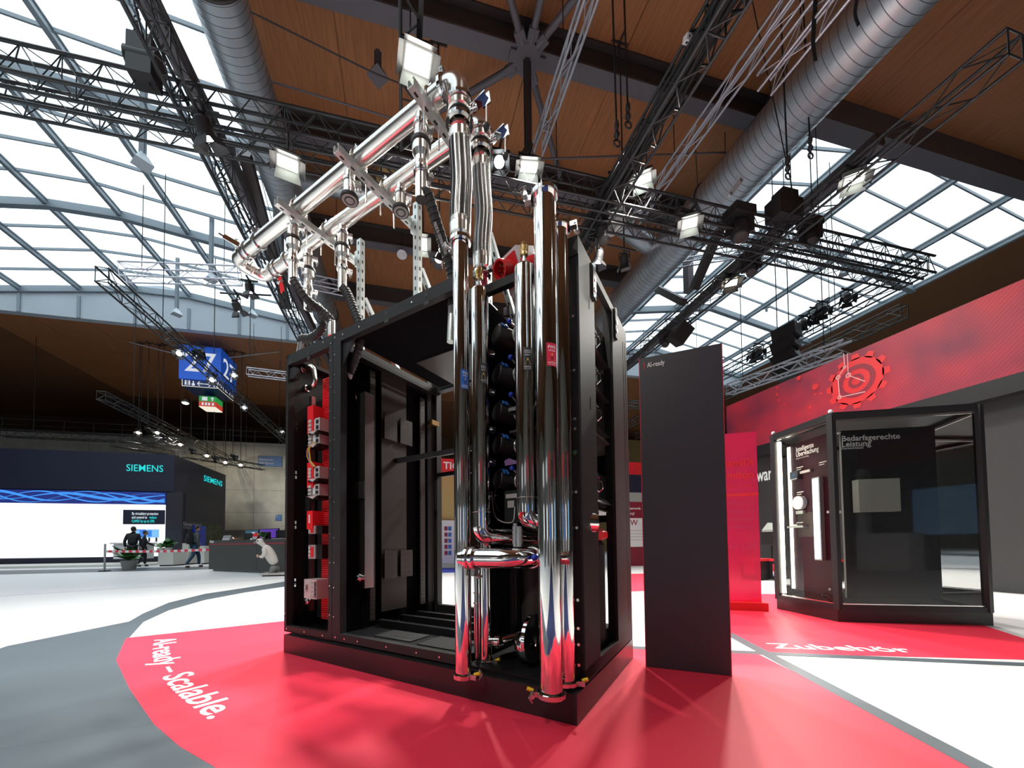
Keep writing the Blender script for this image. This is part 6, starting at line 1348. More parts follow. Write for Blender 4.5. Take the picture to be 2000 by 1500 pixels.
def floodlight(label, p, q, power=FLOOD_W, w=.46, h=.26, top=None, lens='lens', body='lamp_grey', doors=True):
    p = Vector(p); Mx = aim(p, q); t = thing('floodlight', label, 'lamp', tuple(p), HALL, 'panel floodlights on the trusses')
    g = G(); g.box(-w/2, w/2, -h/2, h/2, -.02, .14); g.box(-w/2+.05, w/2-.05, -h/2+.04, h/2-.04, .14, .20)
    part('housing', xf(g, Mx), body, t)
    g = G(); g.box(-w/2+.03, w/2-.03, -h/2+.03, h/2-.03, -.026, -.0201); part('lit_lens', xf(g, Mx), lens, t)
    if doors:
        for s_ in (-1, 1):
            g = G(); g.add([(-w/2, s_*h/2, -.02), (w/2, s_*h/2, -.02), (w/2+.03, s_*(h/2+.10), -.13), (-w/2-.03, s_*(h/2+.10), -.13), (-w/2, s_*(h/2+.004), -.015), (w/2, s_*(h/2+.004), -.015), (w/2+.03, s_*(h/2+.104), -.125), (-w/2-.03, s_*(h/2+.104), -.125)], [(0, 1, 2, 3), (7, 6, 5, 4), (0, 4, 5, 1), (1, 5, 6, 2), (2, 6, 7, 3), (3, 7, 4, 0)]); part('barn_door', xf(g, Mx), body if s_ < 0 else 'lamp_body', t)  # lamplight on the lower door put into its greyer colour, upper door dark
            g = G(); g.add([(s_*w/2, -h/2, -.02), (s_*w/2, h/2, -.02), (s_*(w/2+.09), h/2+.03, -.12), (s_*(w/2+.09), -h/2-.03, -.12), (s_*(w/2+.004), -h/2, -.015), (s_*(w/2+.004), h/2, -.015), (s_*(w/2+.094), h/2+.03, -.115), (s_*(w/2+.094), -h/2-.03, -.115)], [(0, 1, 2, 3), (7, 6, 5, 4), (0, 4, 5, 1), (1, 5, 6, 2), (2, 6, 7, 3), (3, 7, 4, 0)]); part('barn_door', xf(g, Mx), 'lamp_body', t)
    e = V(p.x, p.y, top or max(ZT, p.z+.25)); g = G()
    for s_ in (-1, 1): g.bar(Mx @ V(s_*(w/2+.01), 0, .05), V(p.x, p.y, 0)+(Mx.to_3x3() @ V(s_*(w/2+.01), 0, 0))+V(0, 0, p.z+.22), .03, .006)
    g.bar((Mx.to_3x3() @ V(-w/2-.01, 0, 0))+p+V(0, 0, .22), (Mx.to_3x3() @ V(w/2+.01, 0, 0))+p+V(0, 0, .22), .03, .008); g.cyl(p+V(0, 0, .22), e+V(0, 0, .03), .018, n=8); g.box(e.x-.22, e.x+.22, e.y-.02, e.y+.02, e.z-.03, e.z); g.box(e.x-.02, e.x+.02, e.y-.22, e.y+.22, e.z-.03, e.z); part('yoke', g, 'lamp_body', t)
    if power: light('flood_lamp', 'AREA', p, q, power, t, w, off=.15)
    return t
def spotlight(label, p, q, power=0, s=1.0, lit=True, top=None, lens='lens_c', kind='fresnel'):
    p = Vector(p); Mx = aim(p, q); t = thing('spotlight', label, 'lamp', tuple(p), HALL, 'black spotlights on the trusses')
    g = G(); g.lathe((0, 0, .22*s), (0, 0, -1), [(0, 0), (0, .08*s), (.03*s, .105*s), (.20*s, .115*s), (.24*s, .125*s), (.24*s, .10*s)], 18); g.box(-.05*s, .05*s, -.06*s, .06*s, .2*s, .27*s); part('housing', xf(g, Mx), 'lamp_body', t)
    g = G(); g.lathe((0, 0, -.012*s), (0, 0, -1), [(0, .105*s), (.004*s, .09*s), (.010*s, 0)], 18); part('lens', xf(g, Mx), lens if lit else 'ink', t)
    for k in range(4):
        a = k*PI/2; R4 = Matrix.Rotation(a, 4, 'Z'); g = G(); r = .115*s
        g.add([R4 @ V(-r*.9, r, -.02*s), R4 @ V(r*.9, r, -.02*s), R4 @ V(r*1.15, r*1.75, -.14*s), R4 @ V(-r*1.15, r*1.75, -.14*s), R4 @ V(-r*.9, r+.004, -.016*s), R4 @ V(r*.9, r+.004, -.016*s), R4 @ V(r*1.15, r*1.75+.004, -.136*s), R4 @ V(-r*1.15, r*1.75+.004, -.136*s)], [(0, 1, 2, 3), (7, 6, 5, 4), (0, 4, 5, 1), (1, 5, 6, 2), (2, 6, 7, 3), (3, 7, 4, 0)]); part('barn_door', xf(g, Mx), 'lamp_body', t)
    r = .13*s; xx = (Mx.to_3x3() @ V(1, 0, 0)); xx = V(xx.x, xx.y, 0).normalized() if V(xx.x, xx.y, 0).length > .1 else V(1, 0, 0); c = p+(Mx.to_3x3() @ V(0, 0, .1*s)); g = G()
    for s_ in (-1, 1): g.bar(c+xx*s_*r, c+xx*s_*r+V(0, 0, .2*s), .03*s, .008)
    g.bar(c-xx*r+V(0, 0, .2*s), c+xx*r+V(0, 0, .2*s), .03*s, .01); e = c+V(0, 0, .2*s); g.cyl(e, V(e.x, e.y, max(top or ZT, e.z+.04)+.03), .02*s, n=8); zt_ = max(top or ZT, e.z+.04); g.box(e.x-.22, e.x+.22, e.y-.02, e.y+.02, zt_-.03, zt_); g.box(e.x-.02, e.x+.02, e.y-.22, e.y+.22, zt_-.03, zt_); part('yoke', g, 'lamp_body', t)
    if power: light('spot_lamp', 'SPOT', p, q, power, t, spot=62, off=.2*s)
    return t
def moving_head(label, p, q, s=1.0, top=None):
    p = Vector(p); Mx = aim(p, q); t = thing('moving_head', label, 'lamp', tuple(p), HALL, 'moving head lamps')
    g = G(); g.lathe((0, 0, .20*s), (0, 0, -1), [(0, 0), (0, .11*s), (.05*s, .15*s), (.25*s, .16*s), (.36*s, .13*s), (.38*s, .11*s), (.38*s, 0)], 20); part('head', xf(g, Mx), 'lamp_body', t)
    g = G(); g.lathe((0, 0, -.181*s), (0, 0, -1), [(0, .10*s), (.008*s, .07*s), (.012*s, 0)], 18); part('lens', xf(g, Mx), 'ink', t)
    xx = Mx.to_3x3() @ V(1, 0, 0); xx = V(xx.x, xx.y, 0).normalized() if V(xx.x, xx.y, 0).length > .1 else V(1, 0, 0); g = G()
    for s_ in (-1, 1): g = G(); g.bar(p+xx*s_*.18*s-V(0, 0, .05*s), p+xx*s_*.18*s+V(0, 0, .26*s), .10*s, .045*s, V(-xx.y, xx.x, 0)); part('arm', g, 'lamp_body', t)
    g = G(); g.box(p.x-.22*s, p.x+.22*s, p.y-.16*s, p.y+.16*s, p.z+.26*s, p.z+.42*s); g.cyl(p+V(0, 0, .4*s), V(p.x, p.y, max(top or ZT, p.z+.45*s)+.02), .02, n=8); part('base_box', g, 'lamp_body', t); return t
T1F = T1Y
def t1(px, py, y=T1F): return hy(px, py, y)
# panel floodlights hanging from the cross truss
floodlight('lit panel floodlight left of the overhead pipes, beside the large air duct', t1(562, 318), (-1.2, 4.2, 0), FLOOD_W, .36, .22)
floodlight('lit panel floodlight right of the braided hoses, centre of the cross truss', t1(1033, 325), (2.0, 4.0, 0), FLOOD_W, .38, .22)
floodlight('lit panel floodlight tilted sideways near the crossing black trusses', t1(1255, 350), (2.6, 4.0, 0), FLOOD_W, .38, .20)
floodlight('lit panel floodlight with white barn doors in front of the right air duct', t1(1347, 435), (4.4, 4.2, 0), FLOOD_W, .34, .24, body='lamp_grey')
floodlight('very bright floodlight above the topmost pipe elbow', hz(816, 118, 7.75), (.5, 3.2, 0), FLOOD_W, .40, .30)
floodlight('warm lit floodlight with hanging barn doors under the right truss', hx(1428, 552, 8.9), (6.4, 4.6, 0), FLOOD_W, .34, .22, lens='lens_w', body='lamp_body')
floodlight('lit floodlight cut by the right picture edge', hx(1668, 350, 8.9), (7, 3.6, 0), FLOOD_W*.7, .36, .22)
floodlight('bright lit floodlight behind the tall strut post', hy(826, 477, 10.2), (0, 3, 0), FLOOD_W*.6, .26, .32, top=ZW-.02)
# black spots
spotlight('bright spotlight with pale barn door right of the braided hoses', t1(975, 316), (.4, 2.0, .5), SPOT_W, 1.0)
spotlight('small lit spotlight with white barn door under the crossing trusses', t1(1206, 360), t1(1206, 360)+V(-.7, -.9, -2), SPOT_W*.6, .8)
spotlight('black spotlight pair, upper one, behind the tall polished pipes', hz(1176, 462, 7.9), hz(1176, 462, 7.9)+V(.5, .9, -2), SPOT_W*.5, .95)
spotlight('black spotlight pair, lower one, lit towards the floor', hz(1168, 510, 7.5), hz(1168, 510, 7.5)+V(-.2, .5, -2), 0, .95)
spotlight('black spotlight on its own outrigger bar right of the rack top', hz(1220, 515, 7.9), hz(1220, 515, 7.9)+V(.6, .7, -2), 0, .95, True, ZW-.02)
spotlight('dark spotlight with white lit edge behind the printed black hose', hz(856, 508, 8.0), hz(856, 508, 8.0)+V(-.8, .1, -2), 0, .85, True, ZW-.02)
spotlight('upper black spotlight of a pair under the pipe bend', hz(488, 570, 8.0), hz(488, 570, 8.0)+V(.2, .5, -2), 0, .95)
spotlight('lower black spotlight of a pair under the pipe bend', hz(466, 607, 7.6), hz(466, 607, 7.6)+V(.5, .8, -1.6), 0, 1.0)
spotlight('large black spotlight hanging from the cross truss at the left', t1(405, 268), t1(405, 268)+V(.5, .9, -1.8), SPOT_W*.6, 1.15, True)
g = G(); p, q = hz(430, 572, 8.15), hz(530, 577, 8.15); g.cyl(p, q, .025, n=8); solo('outrigger_bar', g, 'truss', 'thin black bar carrying the spotlight pair under the pipe bend', 'bar', tuple(p))
g = G(); p, q = hz(1150, 470, 8.1), hz(1240, 490, 8.1); g.cyl(p, q, .025, n=8); solo('outrigger_bar', g, 'truss', 'thin black bar carrying spotlights right of the rack top', 'bar', tuple(p))
for px, py, s_, lb in ((1655, 583, 1.1, 'black spotlight at the right end of the far right truss row'), (1607, 607, 1.2, 'second black spotlight of the far right truss row'), (1592, 618, 1.1, 'third black spotlight of the far right truss row'), (1570, 632, 1.0, 'fourth black spotlight of the far right truss row'), (1482, 688, 1.25, 'black spotlight cluster left of the loudspeaker, rear lamp'), (1470, 696, 1.1, 'black spotlight cluster left of the loudspeaker, front lamp')):
    p = hx(px, py, 14.1); spotlight(lb, p, p+V(-3, -3, -6), 0, s_, False, top=ZT+.2)
for px, py, s_, lb in ((1445, 452, 1.25, 'large dark moving head under the cross truss at the right'), (1583, 464, 1.05, 'dark moving head right of the black box under the cross truss')): moving_head(lb, t1(px, py), t1(px, py)+V(-.4, -.6, -2), s_)
moving_head('dark moving head hanging under the right truss', hx(1467, 525, 8.95), hx(1467, 525, 8.95)+V(-.5, -.5, -2), 1.0)
moving_head('small dark moving head over the charcoal panel', hx(1300, 668, 8.95), hx(1300, 668, 8.95)+V(-.6, -.5, -1.6), .9)
p = hx(1328, 652, 8.95); t = thing('speaker_box', 'tilted square black speaker box over the charcoal panel', 'speaker', tuple(p)); Mx = Matrix.Translation(p) @ Matrix.Rotation(.55, 4, 'Y') @ Matrix.Rotation(.4, 4, 'X'); g = G(); g.box(-.24, .24, -.24, .24, -.30, .30); part('cabinet', xf(g, Mx), 'lamp_body', t); g = G(); g.box(-.20, .20, -.245, -.24, -.26, .26); part('grille', xf(g, Mx), 'ink', t); g = G(); g.torus((0, 0, .36), (0, 1, 0), .12, .02, 14, 6); part('handle', xf(g, Mx), 'lamp_body', t)
g = G(); g.cyl(p+V(0, 0, .2), V(p.x, p.y, ZT), .025, n=8); part('hanger', g, 'truss', t)
# line array loudspeaker hanging over the banner
t0 = hx(1530, 660, 12.5); t = thing('loudspeaker', 'big black hanging line array loudspeaker above the red banner', 'speaker', tuple(t0))
for k in range(4):
    c = hx(1536-3*k+(k*k)*1.2, 652+24*k, 12.5); Mx = Matrix.Translation(c) @ Matrix.Rotation(-.10-.14*k, 4, 'X') @ Matrix.Rotation(.3, 4, 'Z'); g = G(); g.box(-.26, .26, -.34, .34, -.21, .20); part('cabinet', xf(g, Mx), 'lamp_body', t); g = G(); g.box(-.266, -.26, -.30, .30, -.18, .17); part('grille', xf(g, Mx), 'ink', t)
g = G()
for s_ in (-.2, .2): g.cyl(t0+V(0, s_, .1), V(t0.x, t0.y+s_, zr(t0.x)-.12), .015, n=6)
part('hanging_cable', g, 'strap', t)
# black winch box on the cross truss, cable bundle and white sensor bars
p = t1(1528, 408); t = thing('winch_box', 'bulky black box hanging on the cross truss at the right', 'box', tuple(p)); g = G(); g.box(p.x-.36, p.x+.32, p.y-.25, p.y+.15, p.z-.34, p.z+.12); g.box(p.x-.2, p.x+.25, p.y-.2, p.y+.1, p.z+.12, p.z+.34); part('case', g, 'lamp_body', t); g = G(); g.box(p.x-.30, p.x+.26, p.y-.256, p.y-.25, p.z-.30, p.z-.05); part('front_plate', g, 'grey_panel', t)
p = t1(283, 112); t = thing('chain_hoist', 'black chain hoist hanging at the upper left over the truss crossing', 'hoist', tuple(p)); g = G(); g.box(p.x-.17, p.x+.17, p.y-.16, p.y+.16, p.z-.42, p.z+.22); g.cyl((p.x-.22, p.y, p.z-.1), (p.x+.22, p.y, p.z-.1), .17, n=14); part('motor', g, 'lamp_body', t)
for dx in (-.12, .14):
    g = G()
    for k in range(40): g.torus((p.x+dx, p.y, p.z+.40+k*.11), (1, 0, 0) if k % 2 else (0, 1, 0), .045, .012, 8, 4)
    part('chain', g, 'chain', t, None, 'stuff')
p = hx(1360, 82, 4.3); t = thing('sensor_bar', 'white sensor bar on the cable laden truss at the upper right', 'sensor', tuple(p)); g = G(); Mx = Matrix.Translation(p) @ Matrix.Rotation(.35, 4, 'X'); g.box(-.20, .20, -.05, .05, -.04, .04); part('housing', xf(g, Mx), 'white_plastic', t)
for s_ in (-1, 1): g = G(); g.cyl((s_*.16, -.052, 0), (s_*.16, -.05, 0), .014, n=10); g.cyl((s_*.16, 0, -.042), (s_*.16, 0, -.04), .018, n=10); part('mount_hole', xf(g, Mx), 'ink', t)
p, q = t1(1447, 352, 6.97), t1(1426, 380, 6.97); t = thing('sensor_bar', 'slanting white bar fixed to the cross truss at the right', 'sensor', tuple(p)); g = G(); g.bar(p, q, .09, .05, (0, 1, 0)); g.cyl(p-V(0, .025, 0), p+V(0, .025, 0), .045, n=12); g.cyl(q-V(0, .025, 0), q+V(0, .025, 0), .045, n=12); part('bar', g, 'white_plastic', t)
rnd = random.Random(5); cb = thing('cable_bundle', 'bundle of black cables lying along the upper right truss', 'cable', (4.35, 5, ZT+.2))
for k in range(16):
    x = 4.16+.024*k; pts = [V(x+rnd.uniform(-.03, .03), y, ZT+.20+rnd.uniform(-.10, .12)) for y in [i*1.1-2.6 for i in range(13)]]; g = G(); g.tube(spline(pts, 3), .026, 6); part('cable', g, 'strap', cb)
def sling(label, pts, w=.09): t = thing('sling', label, 'strap', tuple(pts[0])); P = spline(pts, 8); g = G(); [g.bar(a, b, w, .012, (0, 1, 0)) for a, b in zip(P[:-1], P[1:])]; part('webbing', g, 'strap', t); return t
ys = hx(1535, 110, 7.1).y
sling('black webbing sling round the short silver truss, front one', [V(7.16, 4.9, 10.8), V(7.15, 4.95, 10.3), V(7.22, 5.05, 9.85), V(7.33, 5.1, 9.6)]); sling('black webbing sling round the short silver truss, rear one', [V(7.55, 4.4, 10.8), V(7.56, 4.5, 10.4), V(7.7, 4.7, 10.1), V(7.85, 4.75, 9.95)])
def cable(label, a, b, hook=True):
    t = thing('hoist_cable', label, 'cable', tuple(b)); g = G(); g.cyl(a, b, .018, n=6); part('wire', g, 'strap', t)
    if hook: g = G(); b = Vector(b); g.lathe(b+V(0, 0, .42), (0, 0, -1), [(0, 0), (.02, .04), (.12, .05), (.2, .03), (.3, .06), (.36, .03), (.42, 0)], 8); g.torus(b-V(0, 0, .05), (0, 1, 0), .07, .018, 12, 5); part('hook', g, 'chain', t)
for px, py, Y, lb in ((1205, 275, 6.6, 'left black hoist cable hanging above the crossing trusses'), (1227, 240, 6.6, 'right black hoist cable hanging above the crossing trusses'), (1539, 340, 6.4, 'long black hoist cable over the right skylight'), (1583, 300, 6.6, 'longest black hoist cable near the short silver truss')): b = hy(px, py, Y); cable(lb, (b.x-.05, b.y, ZW-.02), b)
for px0, py0, px1, py1, Y, lb in ((428, 620, 418, 690, 20, 'thin grey wire hanging left of the spotlights'), (488, 625, 488, 700, 21, 'thin grey wire with turnbuckle left of the rack')): a, b = hy(px0, py0, Y), hy(px1, py1, Y); cable(lb, (b.x, b.y, zl(b.x)-.1), b, False)
p, q = hy(252, 668, 26), hy(395, 705, 26); g = G(); g.cyl(p, q, .03, n=6); q2 = hy(575, 683, 26); g.cyl(q, q2, .03, n=6); solo('tie_rod', g, 'fascia', 'thin sagging tie rod in front of the hall sign', 'rod', tuple(p))
p, q = hy(490, 24, 7.4), hy(735, 145, 7.4); g = G(); g.cyl(p, q, .015, n=6); q2 = hy(900, 210, 7.4); g.cyl(q, q2, .015, n=6); solo('tie_rod', g, 'beam_dark', 'thin tie rod below the timber roof at the upper left', 'rod', tuple(p))
p = hy(785, 496, 15.5); t = thing('ceiling_speaker', 'small round white ceiling speaker between the strut posts', 'speaker', tuple(p)); g = G(); g.lathe(p, (0, -.35, -1), [(0, .0), (0, .18), (.05, .20), (.06, .14), (.03, .06), (.03, 0)], 18); part('shell', g, 'white_plastic', t); g = G(); g.cyl(p, (p.x, p.y, ZW), .012, n=6); part('cord', g, 'strap', t)
# small lamps along the left trusses
for px, py, s_, lb in ((350, 690, .9, 'small spotlight at the left edge of the blue hall sign'), (390, 690, 1.1, 'dark moving lamp in front of the number on the hall sign'), (414, 742, .9, 'lit spotlight below the number of the hall sign'), (457, 733, .9, 'lit spotlight at the right edge of the hall sign'), (477, 796, .8, 'lit spotlight below right of the hall sign'), (551, 843, .8, 'lit spotlight close to the rack edge')):
    p = hx(px, py, -7.95); spotlight(lb, p, p+V(.6, -3, -3.2), 0, s_, px != 390, top=ZT)
names_ = ['leftmost', 'second', 'third', 'fourth', 'fifth', 'sixth', 'seventh', 'eighth', 'ninth', 'tenth', 'eleventh']
for k, (px, py) in enumerate(((270, 845), (291, 840), (307, 845), (320, 852), (352, 868), (375, 880), (404, 890), (420, 896), (440, 903), (457, 892), (470, 908))):
    p = hy(px, py, 26.5); spotlight('small lit stand lamp above the turquoise letters, %s from the left' % names_[k], p, p+(V(3.5, 9, -3.2) if k % 2 else V(1.2, -3, -4)), HALL_W*(1.6 if k % 2 else .5), .95, True, top=ZW-.62, lens='lens_w')
p = hy(362, 787, 30); t = thing('hall_lamp', 'warm glowing hall lamp below the blue cube sign', 'lamp', tuple(p)); g = G(); g.lathe(p, (0, 0, 1), [(0, .22), (.10, .20), (.25, .06), (.3, 0)], 14); part('shade', g, 'lamp_grey', t); g = G(); g.sphere(p-V(0, 0, .02), .17, 12, (1, 1, .4)); part('bulb', g, 'lens_w', t); g = G(); g.cyl(p+V(0, 0, .28), (p.x, p.y, ZW-.62), .012, n=6); part('cord', g, 'strap', t); light('hall_light', 'SPOT', p, p+V(0, .5, -3), HALL_W*2, t, col=(1, .86, .6), spot=150, off=.2)
p = hy(1487, 757, 26); t = thing('hall_lamp', 'warm glowing hall lamp above the red banner', 'lamp', tuple(p)); g = G(); g.lathe(p, (0, 0, 1), [(0, .22), (.10, .20), (.25, .06), (.3, 0)], 14); part('shade', g, 'lamp_grey', t); g = G(); g.sphere(p-V(0, 0, .02), .17, 12, (1, 1, .4)); part('bulb', g, 'lens_w', t); g = G(); g.cyl(p+V(0, 0, .28), (p.x, p.y, ZW-.62), .012, n=6); part('cord', g, 'strap', t); light('hall_light', 'SPOT', p, p+V(0, .5, -3), HALL_W*2, t, col=(1, .86, .6), spot=150, off=.2)
# unseen truss and lamps added behind the photographer to light the exhibit from the front
truss('added black truss behind the photographer with unseen front lamps', (-8, -2.6, ZT), (12, -2.6, ZT), .30, .40)
for k, (x, q, pw) in enumerate(((-4.4, (1.2, 2.4, 1.2), 1.9), (1.8, (.4, 2.0, 0), .35), (6.6, (2.6, 2.4, .0), .45))):
    spotlight('added unseen front spotlight behind the photographer, %s' % ['left', 'middle', 'right'][k], (x, -2.6, ZT-.4), q, SPOT_W*pw, 1.0)

# unseen stands with lit screens, added behind the photographer for reflections in the pipes
def reflection_stand(label, x, y, w, h, m_wall, m_top, m_scr, rot=0.0):
    Fm = Matrix.Translation((x, y, 0)) @ Matrix.Rotation(rot, 4, 'Z'); t = thing('stand', label, 'stand', (0, 0, 0), Fm)
    g = G(); g.box(-w/2, w/2, -.3, 0, 0, h); part('wall_board', g, m_wall, t); g = G(); g.box(-w/2-.1, w/2+.1, -.4, .15, h, h+.9); part('fascia', g, m_top, t)
    for s_ in (-1, 1): g = G(); g.box(s_*w/2-.12, s_*w/2+.12, 0, .24, 0, h); part('pillar', g, 'white_plastic', t)
    g = G(); g.box(-w*.22, w*.22, .0, .05, 1.0, 2.3); part('screen', g, m_scr, t); g = G(); g.box(-w*.4, -w*.1, .6, 1.2, 0, 1.05); part('desk', g, 'white_plastic', t)
reflection_stand('unseen dark stand with white fascia added behind the photographer for reflections', -7.5, -8.5, 4.2, 3.2, 'booth_dark', 'white_plastic', 'white_screen', -.5)
reflection_stand('unseen brown timber stand with red fascia added behind the photographer for reflections', -2.0, -11.0, 3.6, 3.4, 'shoe', 'ban_red', 'screen_a', -.15)
reflection_stand('unseen black stand with pale screen added behind the photographer for reflections', 3.2, -10.5, 3.8, 3.0, 'booth_black', 'booth_dark', 'white_screen', .1)
reflection_stand('unseen white stand with red fascia added to the right behind the photographer for reflections', 8.2, -7.0, 4.0, 3.1, 'booth_dark', 'ban_wine', 'screen_b', .7)
reflection_stand('unseen dark stand with white fascia added far to the left for reflections', -11.5, -2.5, 4.0, 3.0, 'siem_grey', 'white_plastic', 'white_screen', -1.1)

# ================================================================== people and the white robot
def skin_body(name, joints, links, radii, m, parent, lv=2):
    me = bpy.data.meshes.new(name); b = BASE[parent.name]; me.from_pydata([tuple(Vector(j)-b) for j in joints], links, [])
    o = bpy.data.objects.new(name, me); COL.objects.link(o); md = o.modifiers.new('skin', 'SKIN'); md.use_smooth_shade = True
    for i, r in enumerate(radii): me.skin_vertices[0].data[i].radius = (r, r) if not isinstance(r, tuple) else r
    me.skin_vertices[0].data[0].use_root = True
    sb = o.modifiers.new('smooth', 'SUBSURF'); sb.levels = lv; sb.render_levels = lv; me.materials.append(mt[m]); o.parent = parent; BASE[o.name] = b; return o
def person(label, p, yaw, top, trouser, step, arms, pack=False, h=1.76, hair='hair', lean=.05):
    k = h/1.76; t = thing('person', label, 'person', tuple(p)); Rz = Matrix.Translation(p) @ Matrix.Rotation(yaw, 4, 'Z') @ Matrix.Scale(k, 4)
    J = lambda x, y, z: Rz @ V(x, y, z)                      # x right, y forward
    s = step
    pel, chest, neck = J(0, 0, .95), J(0, lean*.7, 1.30), J(0, lean, 1.47)
    # one continuous trunk and limbs
    aL, aR = arms
    jt = [pel, J(0, lean*.35, 1.12), chest, neck, J(0, lean+.01, 1.54),
          J(-.19, lean*.85, 1.41), J(*aL[0]), J(*aL[1]), J(.19, lean*.85, 1.41), J(*aR[0]), J(*aR[1])]
    lk = [(0, 1), (1, 2), (2, 3), (3, 4), (2, 5), (5, 6), (6, 7), (2, 8), (8, 9), (9, 10)]
    skin_body('body', jt, lk, [(.185*k, .14*k), (.17*k, .13*k), (.20*k, .14*k), .062*k, .055*k, .075*k, .055*k, .04*k, .075*k, .055*k, .04*k], top, t)
    legs = [J(0, 0, .97), J(-.09, .0, .90), J(-.10, s*.22+.03, .50), J(-.10, s*.30-(.10 if s < 0 else 0), .11), J(.09, 0, .90), J(.10, -s*.20+.03, .50), J(.10, -s*.36-(.10 if s > 0 else 0), .13)]
    skin_body('trousers', legs, [(0, 1), (1, 2), (2, 3), (0, 4), (4, 5), (5, 6)], [(.15*k, .115*k), .105*k, .075*k, .055*k, .105*k, .075*k, .055*k], trouser, t)
    for q, up in ((legs[3], 0), (legs[6], 0)):
        f = (Rz.to_3x3() @ V(0, 1, 0)).normalized(); zf_ = .045*k
        g = G(); c = V(q.x, q.y, zf_); g.sphere(c+f*.06, .095*k, 12, (.55+.45*abs(f.x), .55+.45*abs(f.y), .5)); part('shoe', g, 'shoe' if trouser == 'jeans' else 'ink', t)
    hc = J(0, lean+.03, 1.645); g = G(); g.sphere(hc, .105*k, 18, (.78, .92, 1.16)); hd = part('head', g, 'skin', t)
    f = (Rz.to_3x3() @ V(0, 1, 0)).normalized(); r = V(f.y, -f.x, 0)
    g = G(); g.sphere(hc+f*.098*k-V(0, 0, .01), .017*k, 8, (1, 1, 1.3)); [g.sphere(hc+r*s_*.083*k-V(0, 0, .01), .02*k, 8, (.6, .8, 1.4)) for s_ in (-1, 1)]; part('nose_and_ears', g, 'skin', hd)
    g = G(); [g.sphere(hc+f*.088*k+r*s_*.034*k+V(0, 0, .015), .010*k, 8) for s_ in (-1, 1)]; part('eyes', g, 'ink', hd); g = G(); g.sphere(hc+f*.088*k-V(0, 0, .055*k), .018*k, 8, (1, 1, .35)); part('mouth', g, 'shoe', hd)
    g = G(); g.sphere(hc-f*.018*k+V(0, 0, .028*k), .112*k, 18, (.80, .90, 1.02)); part('hair', g, hair, t)
    for q, e in ((aL[1], aL[0]), (aR[1], aR[0])):
        q = J(*q); d = (q-J(*e)).normalized(); sd = d.cross(V(0, 0, 1)).normalized() if abs(d.z) < .95 else r
        hj = [q, q+d*.05*k]; hl = [(0, 1)]; hr = [.026*k, .032*k]
        for i in range(4): b0 = len(hj); hj += [q+d*.09*k+sd*(i-1.5)*.019*k, q+d*(.13+.012*(i in (1, 2)))*k+sd*(i-1.5)*.020*k+V(0, 0, -.012)]; hl += [(1, b0), (b0, b0+1)]; hr += [.010*k, .008*k]
        b0 = len(hj); hj += [q+d*.06*k+sd*.045*k, q+d*.095*k+sd*.055*k]; hl += [(1, b0), (b0, b0+1)]; hr += [.011*k, .009*k]
        skin_body('hand', hj, hl, hr, 'skin', t, 1)
    if pack:
        g = G(); Bx = Rz @ Matrix.Translation((0, -.16, 1.20)); g.box(-.15, .15, -.10, .06, -.22, .22, Bx); g.box(-.12, .12, -.15, -.10, -.18, .05, Bx); bp = part('backpack', g, 'pack', t)
        for s_ in (-1, 1): g = G(); g.tube(spline([J(s_*.10, -.10, 1.40), J(s_*.12, .02, 1.48), J(s_*.12, .13, 1.34), J(s_*.13, .06, 1.10), J(s_*.13, -.08, 1.02)], 5), .018, 6); part('strap', g, 'pack', bp)
    return t
p = hz(380, 1108, 0); person('person walking in grey hooded jacket, blue jeans and brown shoes with a black backpack', p, math.radians(-50), 'jacket', 'jeans', .62, (((-.26, -.02, 1.12), (-.25, .10, .90)), ((.27, .02, 1.12), (.27, .06, .88))), True)
pp = V(-12.7, 19.6, 0); pp = hy(258, 1099, 19.6); pp.z = 0
person('person in a black suit standing with back turned at the left edge', pp, math.radians(10), 'suit', 'suit', .12, (((-.27, 0, 1.12), (-.26, .04, .88)), ((.27, 0, 1.12), (.24, .08, .90))))
pp = hy(279, 1095, 20.4); pp.z = 0
person('person in dark clothes reaching one arm towards the white desk', pp, math.radians(-60), 'suit', 'suit', .25, (((-.24, .16, 1.16), (-.20, .44, 1.02)), ((.26, 0, 1.12), (.24, .06, .90))), False, 1.62)

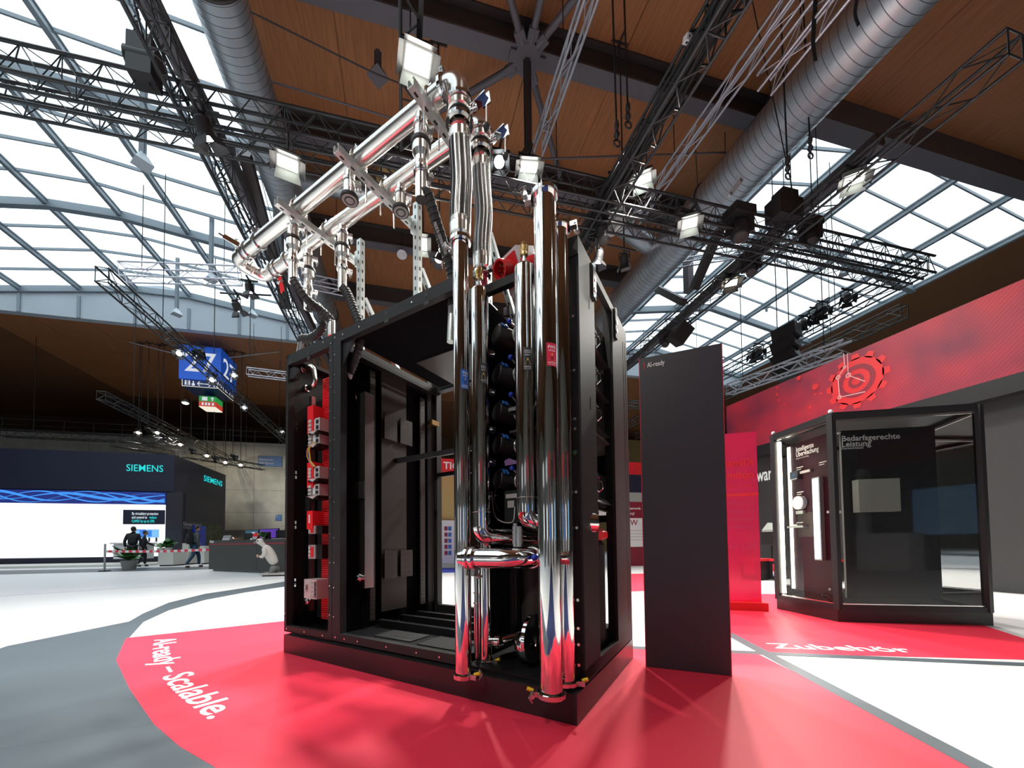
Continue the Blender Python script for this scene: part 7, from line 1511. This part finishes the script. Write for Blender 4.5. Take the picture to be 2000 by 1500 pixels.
RB = onc(533, 1122); rb = hz(541, 1124, 0); t = thing('humanoid_robot', 'white humanoid robot leaning forward on a small platform before the counter', 'robot', tuple(rb))
xr = V(CR.x, CR.y, 0).normalized()
def rp(px, py, dy=0): q = hy(px, py, rb.y-.05); return q+V(0, dy, 0)
g = G(); a, b = rp(521, 1121), rp(556, 1121); c_ = (a+b)/2; Mx = Matrix.Translation((c_.x, rb.y, 0)); g.box(-.34, .40, -.3, .3, .035, .085, Mx); part('platform', g, 'grey_plastic', t)
g = G()
for sx_ in (-.26, .30):
    for sy_ in (-.22, .22): g.cyl((c_.x+sx_-.03, rb.y+sy_, .033), (c_.x+sx_+.03, rb.y+sy_, .033), .033, n=10)
part('wheel', g, 'ink', t)
skin_body('legs', [rp(538, 1104), rp(535, 1110, -.10), rp(531, 1119, -.10), rp(527, 1120.5, -.12), rp(539, 1111, .10), rp(536, 1119, .10), rp(532, 1120.5, .12)], [(0, 1), (1, 2), (2, 3), (0, 4), (4, 5), (5, 6)], [(.10, .09), .085, .06, .045, .085, .06, .045], 'robot_grey', t)
skin_body('torso', [rp(538, 1103), rp(533, 1094), rp(526, 1080), rp(519, 1069), rp(516, 1065)], [(0, 1), (1, 2), (2, 3), (3, 4)], [(.11, .11), (.145, .15), (.165, .165), (.125, .125), (.06, .06)], 'robot', t)
for dy in (-.2, .2): skin_body('arm', [rp(520, 1070, dy), rp(523, 1080, dy*1.2), rp(517, 1088, dy*1.1), rp(511, 1086, dy)], [(0, 1), (1, 2), (2, 3)], [.07, .065, .05, .04], 'robot', t); g = G(); g.sphere(rp(508.5, 1085.5, dy), .045, 10); part('hand', g, 'copper', t)
g = G(); g.cyl(rp(517, 1067), rp(510, 1060), .055, .075, n=14); part('neck', g, 'robot', t)
hc = rp(507.5, 1057.5); g = G(); g.sphere(hc, .088, 16, (1.1, .9, 1)); hd = part('head', g, 'robot', t); g = G(); g.cyl(hc+V(-.09, -.02, -.015), hc+V(-.15, -.03, -.04), .04, .02, n=12); part('snout', g, 'robot_grey', hd); g = G(); g.sphere(hc+V(-.03, -.08, .02), .020, 10); part('eye', g, 'ink', hd)
bpy.context.view_layer.update()
